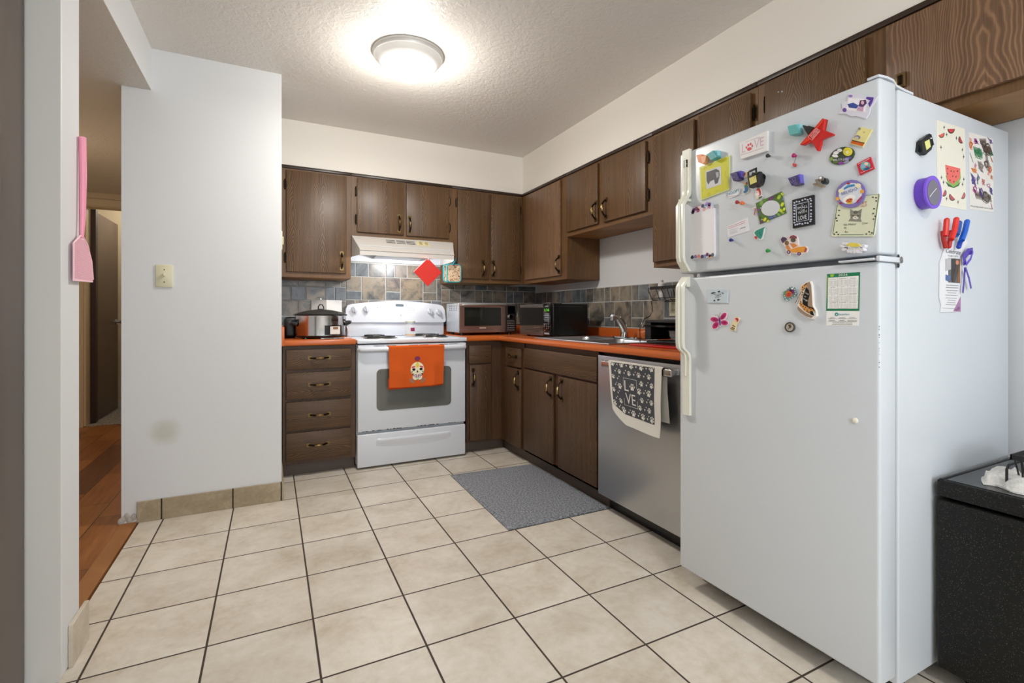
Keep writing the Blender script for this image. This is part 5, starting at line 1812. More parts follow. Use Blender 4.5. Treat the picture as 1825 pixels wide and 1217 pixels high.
('magnet_clip','purple magnet clip with white scribble beside the yellow frame','magnet clip','F',None,[('clip',[('p','5b52ac',10,173,(28795,14999,28930,14987,28951,14771,28852,14735)),('p','3c2f68',10,240,(28575,14967,28821,14977,28935,14706,28706,14696))]),('print',[('l','9a8fb4',246,8,(28646,14918,28725,14952,28812,14918,28847,14836,28740,14802,28675,14819,28646,14918)),('l','9a8fb4',246,8,(28718,14917,28783,14870,28711,14834)),('l','9a8fb4',246,8,(28783,14749,28869,14770,28883,14718,28812,14724))])]),
('magnet_clip','purple magnet clip with white scribble above the black love sign','magnet clip','F',None,[('clip',[('p','6962c4',10,173,(30834,14357,30934,14364,30964,14114,30934,14071)),('p','42376f',10,240,(30615,14314,30879,14331,30978,14065,30731,14066))]),('print',[('l','9a8fb4',246,8,(30674,14272,30735,14309,30836,14283,30856,14195,30735,14148,30694,14222)),('l','9a8fb4',246,8,(30755,14259,30789,14173)),('l','9a8fb4',246,8,(30802,14106,30869,14154,30909,14087,30829,14087))])]),
('sign_magnet','white block sign with pale pink lettering and a red paw on the fridge','magnet','F',None,[('plate',[('p','e9e7e6',0,100,(28827,15943,29833,16004,29822,15384,28876,15391))]),('print',[('t','d9b9c8',105,'L',(28924,15578,29064,15584,28924,15858)),('t','d9b9c8',105,'VE',(29375,15584,29725,15589,29375,15858)),('t','c9a9b8',105,"you can't buy",(29058,15869,29600,15857,29052,15924)),('t','c9a9b8',105,'but you can rescue it',(28905,15493,29719,15480,28899,15554)),('e','d5525f',101,106,(29204,15625,81,8,25,-55)),('e','d5525f',101,106,(29095,15705,31,-10,0,-38)),('e','d5525f',101,106,(29165,15764,33,-15,-9,-40)),('e','d5525f',101,106,(29251,15772,33,-15,-9,-40)),('e','d5525f',101,106,(29311,15692,28,-13,-8,-38))])]),
('push_pin_magnet','black pin magnet below the white paw sign','magnet','F',None,[('post',[('c','23262b',0,100,(33,29853,15221))]),('head',[('b','23262b',144,60,(29886,15205))])]),
('push_pin_magnet','magenta pin magnet left of the red star','magnet','F',None,[('post',[('c','b3186a',0,100,(33,30705,14982))]),('head',[('b','b3186a',144,60,(30734,14967))])]),
('push_pin_magnet','dark red pin magnet left of the orange pin','magnet','F',None,[('post',[('c','a32a2a',0,100,(33,28728,14006))]),('head',[('b','a32a2a',144,60,(28764,13994))])]),
('push_pin_magnet','orange pin magnet below the christmas stocking','magnet','F',None,[('post',[('c','e8732a',0,100,(33,28921,13940))]),('head',[('b','e8732a',144,60,(28956,13928))])]),
('push_pin_magnet','blue pin magnet below the white card','magnet','F',None,[('post',[('c','1c2f7c',0,100,(33,28485,12784))]),('head',[('b','1c2f7c',144,60,(28522,12776))])]),
('push_pin_magnet','green pin magnet below the green tree magnet','magnet','F',None,[('post',[('c','1f8a34',0,100,(33,29853,12267))]),('head',[('b','1f8a34',144,60,(29886,12261))])]),
('heart_charm_magnet','tiny red heart charm hanging under the magenta pin','magnet','F',None,[('charm',[('p','c94a4c',20,50,(30630,14751,30658,14775,30688,14748,30719,14746,30755,14703,30726,14653,30692,14643,30651,14686)),('l','6d6258',40,12,(30712,14950,30733,14886,30705,14841,30671,14773))])]),
('star_clip','large translucent red star shaped magnet clip on the upper fridge door','magnet clip','F',None,[('star_front',[('p','c61410',220,320,(31683,15687,31713,15666,31723,15576,31688,15365,31970,15170,31961,15134,31647,15114,31627,15008,31576,14825,31535,14837,31389,15134,31272,15119,31078,15137,31039,15165,31262,15342,31483,15517))]),('star_back',[('p','a0120e',40,120,(31648,15716,31673,15691,31612,15425,31799,15271,31566,15214,31421,15052,31274,15213,31090,15186,31003,15176,31252,15367,31463,15538))]),('facet',[('p','e23a18',321,335,(31697,15659,31697,15583,31554,15449,31513,15494)),('p','e23a18',321,335,(31077,15156,31292,15308,31356,15205,31164,15150))]),('black_magnet',[('p','1b1c1d',0,180,(31019,15737,31058,15740,31172,15669,31204,15673,31354,15580,31183,15422))]),('lettering',[('l','f3b9b4',345,12,(31519,15469,31637,15358,31404,15167,31293,15301,31519,15469)),('t','f3c9c4',348,'WOMEN',(31385,15245,31578,15408,31343,15295)),('t','f3c9c4',348,'WANTED',(31422,15186,31613,15350,31385,15234))])]),
('fridge_magnet','purple and white wavy edged photo magnet of a girl at the top of the fridge','photo magnet','F',None,[('plate',[('p','dcdbe8',0,30,(32216,16220,32365,16121,32511,16078,32618,15969,32759,15951,32915,15878,32829,15715,32742,15634,32724,15526,32636,15385,32529,15462,32402,15547,32291,15567,32141,15701,31940,15775,32045,15897,32026,16024,32160,16032))]),('print',[('p','f2eef4',31,34,(32218,16088,32691,15882,32621,15563,32143,15799)),('p','3b4d9c',35,38,(32183,15942,32333,15924,32461,15797,32406,15739,32221,15837)),('p','54326b',35,38,(32497,15919,32640,15882,32658,15779,32569,15717,32461,15777)),('e','e2b9b8',39,41,(32560,15836,36,-14,0,-50)),('p','c8a0bd',35,38,(32443,15765,32587,15729,32569,15601,32406,15689)),('p','5b3fa0',35,38,(32658,15952,32826,15866,32798,15763,32729,15656,32693,15765,32746,15821,32640,15901)),('e','6a4e9e',35,38,(32107,15812,53,-20,0,-56)),('e','8a79b8',35,38,(32258,16131,52,-21,0,-32))])]),
('fridge_magnet','pale yellow rectangular magnet with an orange band on the upper fridge door','magnet','F',None,[('plate',[('p','eadf97',0,40,(32519,15211,32787,15047,32599,14739,32556,14673,32253,14854,32298,14941))]),('print',[('p','d2611c',41,46,(32301,14919,32606,14749,32565,14689,32267,14865)),('p','2b2320',41,47,(32306,14938,32615,14763,32606,14748,32298,14920)),('e','8a8a78',41,45,(32484,15175,32,-11,0,-35)),('e','c9bd78',41,45,(32598,15046,27,-9,0,-21)),('e','8d86a6',41,45,(32434,14964,75,-24,0,-60)),('e','d9cfa8',46,48,(32417,14949,50,-16,0,-43))])]),
('fridge_magnet','oval flower print magnet with white lettering on the upper fridge door','magnet','F',None,[('plate',[('e','3f4a34',0,30,(32028,14597,320,28,75,-235))]),('print',[('e','e9dc4a',31,36,(32186,14663,122,-36,0,-116)),('e','f6f0b4',37,40,(32176,14646,39,-12,0,-41)),('e','efeff2',31,36,(31881,14719,76,6,16,-51)),('e','efeff2',31,36,(31976,14761,67,-20,0,-48)),('e','f2f2f4',31,36,(31854,14644,80,-38,-7,-39)),('e','6a5aa6',31,36,(32186,14479,100,0,10,-42)),('e','8b3fa0',31,36,(32009,14405,66,-18,0,-41)),('e','7fa04a',31,36,(31752,14589,41,-27,-21,-53)),('e','54703a',31,36,(31868,14472,81,-23,0,-42)),('e','9a94b4',31,36,(32147,14394,73,8,10,-31)),('t','f4f4f4',42,'800-777-2152',(31803,14517,32216,14422,31803,14571))])]),
('fridge_magnet','square red bordered magnet with a round picture on the upper fridge door','magnet','F',None,[('plate',[('p','c9263a',0,50,(32418,14270,32750,14358,32839,14030,32499,13947))]),('print',[('e','6fb3ae',51,56,(32632,14151,115,27,44,-113)),('e','8fb8dc',57,60,(32585,14163,49,-13,0,-53)),('e','f0d9c0',57,60,(32658,14202,46,-13,0,-42)),('p','1c5c86',57,61,(32579,14085,32725,14105,32737,14043,32640,14029)),('p','d8304c',62,64,(32642,14134,32691,14140,32703,14097,32654,14097)),('l','f2d8da',56,11,(32452,14246,32540,14269,32638,14288,32735,14320)),('l','f2d8da',56,9,(32515,14002,32626,14020,32723,14041,32813,14056))])]),
('fridge_magnet','round purple rimmed souvenir magnet overlapping the cat sign','magnet','F',None,[('plate',[('e','8577b8',30,70,(32271,13503,343,117,163,-361))]),('print',[('e','d8dce6',71,76,(32274,13512,271,92,122,-269)),('p','4f9fd0',77,82,(32106,13688,32210,13753,32378,13740,32395,13683,32227,13687,32124,13647)),('e','ece3bc',77,84,(32038,13631,70,-16,0,-64)),('e','ece3bc',77,84,(32475,13673,69,-16,0,-62)),('e','e9a74a',77,84,(31950,13440,49,-10,0,-51)),('e','e9a74a',77,84,(32570,13498,49,-11,0,-52)),('e','f3f1ee',77,84,(32245,13369,152,43,39,-97)),('e','d96a36',85,88,(32255,13331,87,15,16,-50)),('e','e8b83a',85,88,(32272,13265,63,11,10,-32)),('e','b02a30',77,84,(32231,13793,41,-10,0,-29)),('e','b02a30',77,84,(32024,13307,31,-6,0,-25)),('p','b3365e',77,84,(32429,13268,32552,13383,32561,13346,32454,13210)),('e','2c1a1a',89,92,(32224,13349,15,-3,0,-16)),('e','2c1a1a',89,92,(32290,13353,15,-3,0,-16)),('t','3d4f94',92,'SELIDO',(32060,13507,32467,13568,32043,13583)),('t','1f4f8a',92,'AMIGABLE',(32138,13667,32384,13699,32129,13699))])]),
('sign_magnet','pale green cat picture sign magnet with paw print border on the fridge','magnet','F',None,[('plate',[('p','dde0c4',0,30,(32613,13390,32952,13362,32967,13316,32835,12321,32804,12291,31776,12438,31754,12497,31892,13275))]),('print',[('l','2f5a52',33,14,(32598,13393,32943,13347,32813,12341,32711,12356)),('l','2f5a52',33,14,(32582,12372,32000,12451)),('l','2f5a52',33,14,(31912,13271,31795,12518,31840,12475)),('e','8f8c80',31,38,(32384,12910,135,-25,0,-128)),('p','8f8c80',31,38,(32250,12988,32253,13104,32338,13034)),('p','8f8c80',31,38,(32437,13015,32544,13060,32520,12920)),('p','8f8c80',31,36,(32201,12790,32269,12877,32502,12836,32535,12716)),('e','d8d4c4',39,42,(32387,12847,75,-13,0,-46)),('p','3c3a34',39,42,(32340,13006,32365,13028,32373,12947)),('p','3c3a34',39,42,(32382,13031,32398,13027,32390,12944)),('p','3c3a34',39,42,(32415,13019,32440,12988,32406,12941)),('e','2e2c26',43,45,(32333,12904,23,-4,0,-14)),('e','2e2c26',43,45,(32445,12884,23,-4,0,-14)),('e','4a4038',43,45,(32388,12859,13,-2,0,-11)),('l','3c3a34',42,9,(32264,12949,32306,12924)),('l','3c3a34',42,9,(32464,12895,32514,12912)),('l','3c3a34',42,9,(32264,12895,32315,12869)),('l','3c3a34',42,9,(32464,12845,32514,12851)),('t','b5382c',36,'LET',(32502,13188,32656,13169,32514,13242)),('t','b5382c',36,'CAT OUT',(32336,13132,32664,13082,32348,13192)),('t','3b3a36',36,'No Matter',(32080,12684,32403,12658,32089,12737)),('t','3b3a36',36,'Cries',(32543,12644,32680,12639,32551,12695)),('t','3b3a36',36,'It',(32098,12600,32158,12590,32101,12654)),('t','3b3a36',36,'In',(32115,12489,32184,12478,32122,12542)),('e','4a463c',31,35,(32804,13303,22,-5,0,-19)),('e','4a463c',31,35,(32877,13275,22,-5,0,-19)),('e','4a463c',31,35,(32882,13192,22,-5,0,-19)),('e','4a463c',31,35,(32830,13001,22,-4,0,-19)),('e','4a463c',31,35,(32810,12881,22,-4,0,-19)),('e','4a463c',31,35,(32861,12803,22,-4,0,-19)),('e','4a463c',31,35,(32819,12737,22,-4,0,-19)),('e','4a463c',31,35,(31966,13123,25,-5,0,-20)),('e','4a463c',31,35,(31954,12992,25,-4,0,-20)),('e','4a463c',31,35,(31886,12927,25,-4,0,-20)),('e','4a463c',31,35,(31904,12850,25,-4,0,-20)),('e','4a463c',31,35,(31895,12540,25,-4,0,-20)),('e','4a463c',31,35,(31940,12469,25,-4,0,-20)),('e','4a463c',31,35,(31833,12494,25,-4,0,-20)),('e','4a463c',31,35,(32648,12378,22,-3,0,-19)),('e','4a463c',31,35,(32715,12425,22,-3,0,-19)),('e','4a463c',31,35,(32780,12389,22,-3,0,-19))])]),
('flower_magnet','white daisy petal base of a figurine magnet at the foot of the cat sign','magnet','F',None,[('petals',[('e','e6e5ea',40,200,(32173,12109,96,-39,-11,-40)),('e','e6e5ea',40,200,(32207,12033,80,21,13,-38)),('e','e6e5ea',40,200,(32292,11997,37,-4,0,-75)),('e','e6e5ea',40,200,(32360,11980,36,-11,-12,-72)),('e','e6e5ea',40,200,(32443,11961,43,-5,0,-70)),('e','e6e5ea',40,200,(32525,11952,42,-5,0,-66)),('e','e6e5ea',40,200,(32606,11986,63,-46,-19,-34)),('e','e6e5ea',40,200,(32639,12051,50,25,21,-42)),('e','e6e5ea',40,200,(32207,12167,80,-41,-13,-35))]),('flower_centre',[('e','e2cf5a',200,260,(32443,12107,155,-28,-3,-56))])]),
('sign_magnet','black framed white lettered small sign magnet in the middle of the upper fridge door','magnet','F',None,[('plate',[('p','121214',0,80,(30644,13680,31276,13695,31289,12851,30662,12834))]),('print',[('l','c9d3e4',86,18,(30763,13518,31151,13531,31151,13006,30786,13004,30763,13518)),('e','c4cce0',81,86,(30717,13582,30,-6,0,-24)),('e','c4cce0',81,86,(30786,13601,25,-19,-12,-18)),('e','c4cce0',81,86,(30864,13584,29,-6,0,-24)),('e','c4cce0',81,86,(30959,13608,29,-6,0,-24)),('e','c4cce0',81,86,(31042,13622,27,-15,-8,-20)),('e','c4cce0',81,86,(31118,13585,28,-6,0,-23)),('e','c4cce0',81,86,(31194,13601,28,-6,0,-23)),('e','c4cce0',81,86,(31215,13544,28,-6,0,-23)),('e','c4cce0',81,86,(30712,13507,30,-6,0,-24)),('e','c4cce0',81,86,(30717,13429,30,-6,0,-24)),('e','c4cce0',81,86,(30712,13354,23,-23,-16,-15)),('e','c4cce0',81,86,(30712,13256,30,-5,0,-24)),('e','c4cce0',81,86,(30712,13169,30,-5,0,-24)),('e','c4cce0',81,86,(30717,13081,26,-19,-13,-19)),('e','c4cce0',81,86,(30717,12994,30,-5,0,-24)),('e','c4cce0',81,86,(30746,12924,30,-5,0,-24)),('e','c4cce0',81,86,(30876,12940,29,-5,0,-24)),('e','c4cce0',81,86,(30959,12916,29,-5,0,-24)),('e','c4cce0',81,86,(31042,12929,28,-5,0,-23)),('e','c4cce0',81,86,(31118,12916,26,-14,-8,-21)),('e','c4cce0',81,86,(31194,12956,28,-5,0,-23)),('e','c4cce0',81,86,(31215,13005,28,-5,0,-23)),('e','c4cce0',81,86,(31210,13090,28,-5,0,-23)),('e','c4cce0',81,86,(31215,13163,24,-18,-12,-18)),('e','c4cce0',81,86,(31215,13269,28,-5,0,-23)),('e','c4cce0',81,86,(31215,13375,28,-6,0,-23)),('e','c4cce0',81,86,(31205,13451,28,-6,0,-23)),('e','c4cce0',81,86,(30808,12930,29,-10,-4,-23)),('t','e8ecf6',88,'DO',(30933,13452,30988,13454,30933,13479)),('t','e8ecf6',88,'SMALL',(30809,13363,31114,13373,30807,13433)),('t','e8ecf6',88,'things',(30883,13311,31043,13318,30883,13343)),('t','e8ecf6',88,'WITH',(30832,13218,31092,13228,30830,13294)),('t','e8ecf6',88,'LOVE',(30843,13037,31092,13042,30838,13163))])]),
('fridge_magnet','two pugs in a toy car cutout magnet near the bottom of the upper door','magnet','F',None,[('plate',[('p','eadbd4',0,50,(30248,12574,30307,12639,30423,12613,30499,12531,30528,12625,30632,12650,30762,12592,30799,12498,30817,12337,30872,12286,31052,12255,31096,12180,31061,12080,30926,12043,30854,11990,30780,12059,30575,12118,30528,12051,30442,12133,30404,12318,30287,12460))]),('print',[('p','4f3a58',51,58,(30257,12563,30322,12632,30419,12601,30476,12542,30409,12497,30322,12436)),('e','7d6242',51,56,(30456,12428,67,-9,0,-72)),('p','8a4552',51,58,(30533,12552,30571,12627,30674,12639,30771,12572,30764,12520,30637,12547)),('e','5d554c',59,62,(30662,12490,78,-11,0,-68)),('p','d88a4e',51,56,(30408,12335,30503,12359,30579,12242,30484,12209)),('p','d88a4e',51,56,(30541,12408,30692,12388,30803,12303,30654,12251)),('p','e39a3a',51,58,(30505,12215,30786,12261,31021,12258,31084,12181,31039,12100,30877,12092,30618,12130)),('p','a8504e',59,62,(31033,12222,31086,12181,31051,12090,30988,12097)),('e','5c3c66',59,66,(30846,12060,58,-6,0,-49)),('e','5c3c66',59,66,(30520,12150,57,-7,0,-54)),('e','c9bfcb',67,69,(30848,12060,22,-2,0,-19)),('e','c9bfcb',67,69,(30522,12150,21,-2,0,-20)),('e','241c18',63,66,(30633,12511,11,-2,0,-11)),('e','241c18',63,66,(30698,12502,11,-2,0,-11))])]),
('photo_frame_magnet','flower print frame magnet with an empty oval window on the upper fridge door','photo frame','F',None,[('frame',[('p','51702f',0,25,(29378,13848,30260,14025,30415,13339,29523,13152))]),('flowers',[('e','a9c92c',26,29,(30184,13867,-42,-58,-45,34)),('e','c6d63a',26,30,(30293,13935,45,-45,-23,-21)),('e','cfe02c',26,31,(30293,13625,-37,-53,-40,30)),('e','c9dc2a',26,32,(30235,13454,60,-58,-31,-29)),('e','dbe639',26,33,(30353,13468,-29,-42,-31,23)),('e','e2d83a',26,29,(29705,13272,-38,-52,-41,28)),('e','d8d84a',26,30,(29810,13198,-26,-36,-28,19)),('e','7c3a86',26,31,(29893,13873,-39,-53,-42,31)),('e','5d2f6e',26,32,(29975,13911,61,-13,0,-34)),('e','7a3f86',26,33,(29486,13616,49,-46,-26,-22)),('e','6d4a8f',26,29,(29504,13479,56,-10,0,-31)),('e','7da34a',26,30,(29580,13807,-48,-64,-51,37)),('e','5f8a3a',26,31,(29686,13879,84,-17,0,-47)),('e','4f7a34',26,32,(29474,13771,60,-12,0,-33)),('e','5a62b4',26,33,(29915,13291,73,-13,0,-42)),('e','6a6ab8',26,29,(30034,13326,46,-44,-24,-22)),('e','7fae5a',26,30,(30175,13337,45,-44,-24,-22)),('e','94b048',26,31,(30313,13367,54,-10,0,-32)),('e','6b3170',26,32,(29581,13218,42,-39,-22,-20)),('e','4a5a30',26,33,(29529,13360,-27,-37,-29,20)),('e','3f5a2c',26,29,(30094,13942,56,-12,0,-32)),('e','7f8cc8',26,30,(30322,13783,-18,-25,-19,14)),('e','d9486a',26,31,(29852,13873,29,-6,0,-16)),('e','efeae2',26,32,(29606,13280,21,-4,0,-12)),('e','efeae2',26,33,(29550,13660,-9,-12,-9,7)),('e','efeae2',26,29,(29526,13247,17,-3,0,-9))]),('window',[('e','d3d7dc',26,36,(29901,13586,310,31,81,-241))])]),
('fridge_magnet','green christmas tree magnet with a red santa hat on the upper fridge door','magnet','F',None,[('plate',[('p','e2e6e2',0,30,(29737,13041,29685,12993,29685,12880,29633,12755,29622,12662,29526,12628,29473,12683,29397,12664,29310,12724,29321,12819,29288,12911,29386,13002,29601,13035))]),('print',[('p','2f8f7c',31,40,(29730,13032,29672,12975,29640,12848,29612,12738,29555,12670,29437,12763,29372,12849,29339,12912,29405,12969,29608,13014)),('p','cc2436',41,50,(29332,12768,29401,12796,29449,12732,29412,12680)),('e','1b5c50',41,44,(29537,12872,21,-3,0,-19)),('e','1b5c50',41,44,(29558,12803,19,-3,0,-17))])]),
('fridge_magnet','tiny red and white candy cane magnet at the corner of the flower frame','magnet','F',None,[('plate',[('l','e8dcd8',30,55,(29277,13666,29299,13719,29343,13720,29375,13685,29354,13584,29332,13453)),('l','b5333c',42,28,(29384,13682,29363,13581,29341,13469))])]),
('fridge_magnet','tiny santa magnet with a red hat below the black work light','magnet','F',None,[('plate',[('p','e9e4da',0,30,(29402,14292,29468,14307,29534,14280,29573,14165,29560,14098,29639,14011,29613,13976,29388,13959,29402,14015,29335,14089,29362,14177))]),('print',[('p','c92430',31,42,(29417,14276,29477,14301,29537,14272,29569,14177,29569,14095,29517,14048,29497,14052,29523,14140,29484,14237,29411,14236)),('e','f4ece6',43,50,(29450,14120,68,7,27,-72)),('e','e8b8a4',51,54,(29440,14169,32,3,9,-24)),('p','1e4434',31,40,(29489,14001,29607,14029,29620,13997,29502,13963)),('p','e6dca0',41,44,(29399,14002,29492,14012,29499,13981,29412,13970))])]),
('fridge_magnet','blue christmas stocking magnet beside the black work light','magnet','F',None,[('plate',[('p','e4d9c2',0,30,(28908,14642,29020,14633,29089,14550,29089,14442,29144,14321,29103,14259,28964,14223,28901,14292,28964,14363,28936,14490))]),('print',[('p','1d74ac',31,40,(28972,14468,29083,14454,29104,14354,29083,14286,28986,14248,28923,14298,28986,14356)),('p','3f8a5a',41,46,(28956,14508,29032,14514,29088,14489,29088,14441,28977,14448)),('e','e0c48e',41,48,(28992,14565,45,-11,0,-39)),('p','9c3a3a',41,47,(29033,14592,29075,14600,29089,14524,29047,14522))])]),
('fridge_magnet','tiny red and cream figure magnet touching the left edge of the black work light','magnet','F',None,[('plate',[('p','ead9a8',0,30,(29020,14953,29075,14944,29082,14768,28964,14756,28879,14795,28908,14849,28964,14931))]),('print',[('p','a8323a',31,38,(28991,14935,29012,14881,28949,14813,28914,14791,28928,14854)),('e','3a2a28',31,38,(28897,14808,17,-4,0,-15))])]),
('fridge_magnet','small blue and white lettered name magnet below the purple clip','magnet','F',None,[('plate',[('p','e6ebee',0,30,(28227,14392,28385,14419,28519,14451,28636,14437,28808,14447,28737,14279,28621,14237,28340,14229,28242,14325))]),('print',[('l','b5424a',34,10,(28298,14281,28478,14274,28639,14245,28711,14260)),('t','2f7f98',36,'SNOOPY',(28247,14311,28785,14354,28232,14415))])]),
('work_light','small black magnetic work light with yellow panel on the fridge front','work light','F',None,[('body',[('p','16171a',20,160,(29340,14828,29645,14738,29709,14478,29645,14355,29474,14325,29259,14399)),('p','101114',160,300,(29287,14682,29607,14706,29711,14748,29743,14384,29408,14295,29355,14313))]),('lens',[('p','e0d47a',302,312,(29357,14616,29596,14655,29629,14433,29397,14395))]),('hook',[('l','17181b',400,70,(29399,14653,29392,14783,29446,14798,29670,14826,29709,14827)),('l','17181b',400,70,(29670,14814,29683,14707,29709,14666))]),('base_magnet',[('c','202226',0,40,(140,29581,14595))])]),
('magnetic_clip','metal bulldog clip magnet with a round black disc,right of the purple clip','magnet clip','F',None,[('jaw',[('p','8d7f68',120,220,(31344,13980,31419,13986,31657,13856,31633,13801,31369,13930))]),('disc',[('e','35363a',20,160,(31615,14001,75,-18,0,-91))]),('spring',[('e','6c6258',180,260,(31591,14062,58,-14,0,-67)),('p','8a8172',160,240,(31419,14070,31481,14079,31554,13988,31530,13921,31468,13960)),('b','e4e0d8',270,40,(31595,14072))])]),
('magnetic_notepad','tall white notepad with purple geometric bands at the left of the upper fridge door','notepad','F',None,[('pad',[('p','ece9ec',0,90,(26751,13985,27762,14008,27788,12424,27749,12313,26708,12314))]),('band',[('p','dcd5e2',91,95,(26764,14159,27728,14235,27775,14016,26756,13980)),('p','6a3c66',96,99,(26785,14110,26831,14167,26916,14159,26950,14092,26899,14027,26814,14039)),('p','8f5a8a',96,99,(26899,14143,26945,14200,27029,14192,27063,14125,27012,14060,26928,14072)),('p','e6bcb6',96,99,(27026,14151,27071,14208,27154,14200,27187,14133,27138,14069,27054,14081)),('p','b4587a',96,99,(26990,14060,27035,14117,27118,14109,27152,14042,27102,13978,27018,13990)),('p','4e4676',96,99,(27207,14181,27251,14236,27332,14228,27365,14162,27316,14099,27234,14111)),('p','9cc0d2',96,99,(27316,14148,27359,14204,27440,14196,27473,14130,27424,14067,27343,14079)),('p','b08ac4',96,99,(27397,14217,27440,14273,27521,14265,27553,14199,27505,14136,27424,14148)),('p','5d4a84',96,99,(27505,14175,27547,14230,27627,14222,27658,14156,27611,14094,27531,14106)),('p','c07a9e',96,99,(27491,14103,27534,14158,27613,14151,27645,14085,27598,14023,27518,14034)),('p','b9cde0',96,99,(27624,14161,27666,14216,27744,14208,27776,14143,27729,14081,27650,14093)),('p','452c4a',96,99,(26742,14041,26788,14099,26874,14091,26908,14023,26857,13958,26771,13970)),('p','d9a79c',96,99,(27262,14052,27305,14107,27387,14100,27419,14034,27370,13971,27289,13982)),('p','2c3c4e',96,99,(26719,12390,26759,12451,26834,12448,26868,12387,26851,12323,26731,12327)),('p','a783b8',96,99,(26877,12395,26916,12456,26990,12453,27023,12392,27007,12329,26888,12332)),('p','e39a86',96,99,(27032,12389,27071,12450,27143,12447,27176,12387,27160,12324,27043,12327)),('p','4c3450',96,99,(27185,12362,27223,12423,27294,12419,27327,12360,27311,12298,27196,12301)),('p','7f8cc0',96,99,(27294,12361,27332,12422,27403,12418,27435,12359,27419,12297,27305,12300)),('p','6e4468',96,99,(27416,12412,27454,12472,27523,12468,27555,12410,27539,12348,27427,12352)),('p','d6b4c4',96,99,(27510,12370,27547,12430,27616,12426,27648,12368,27632,12307,27521,12310)),('p','e2a27c',96,99,(27550,12334,27587,12394,27655,12390,27687,12332,27671,12271,27560,12274)),('p','4f6476',96,99,(27655,12376,27692,12435,27760,12431,27791,12373,27776,12312,27666,12316))])]),
('card_magnet','white business card magnet with red text lines on the upper fridge door','card','F',None,[('card',[('p','e3e2e6',0,15,(28266,13284,29066,13458,29145,13006,28291,12897))]),('print',[('t','3c3c48',20,'xfinity',(28784,13091,29003,13126,28773,13143)),('l','c0486a',18,11,(28306,13247,28978,13356)),('l','c0486a',18,11,(28318,13194,28978,13297)),('l','8a8a94',18,7,(28354,13127,28689,13162)),('l','8a8a94',18,7,(28367,13069,28642,13109)),('l','8a8a94',18,7,(28379,13032,28678,13068)),('l','8a8a94',18,7,(28379,12998,28678,13034))])]),
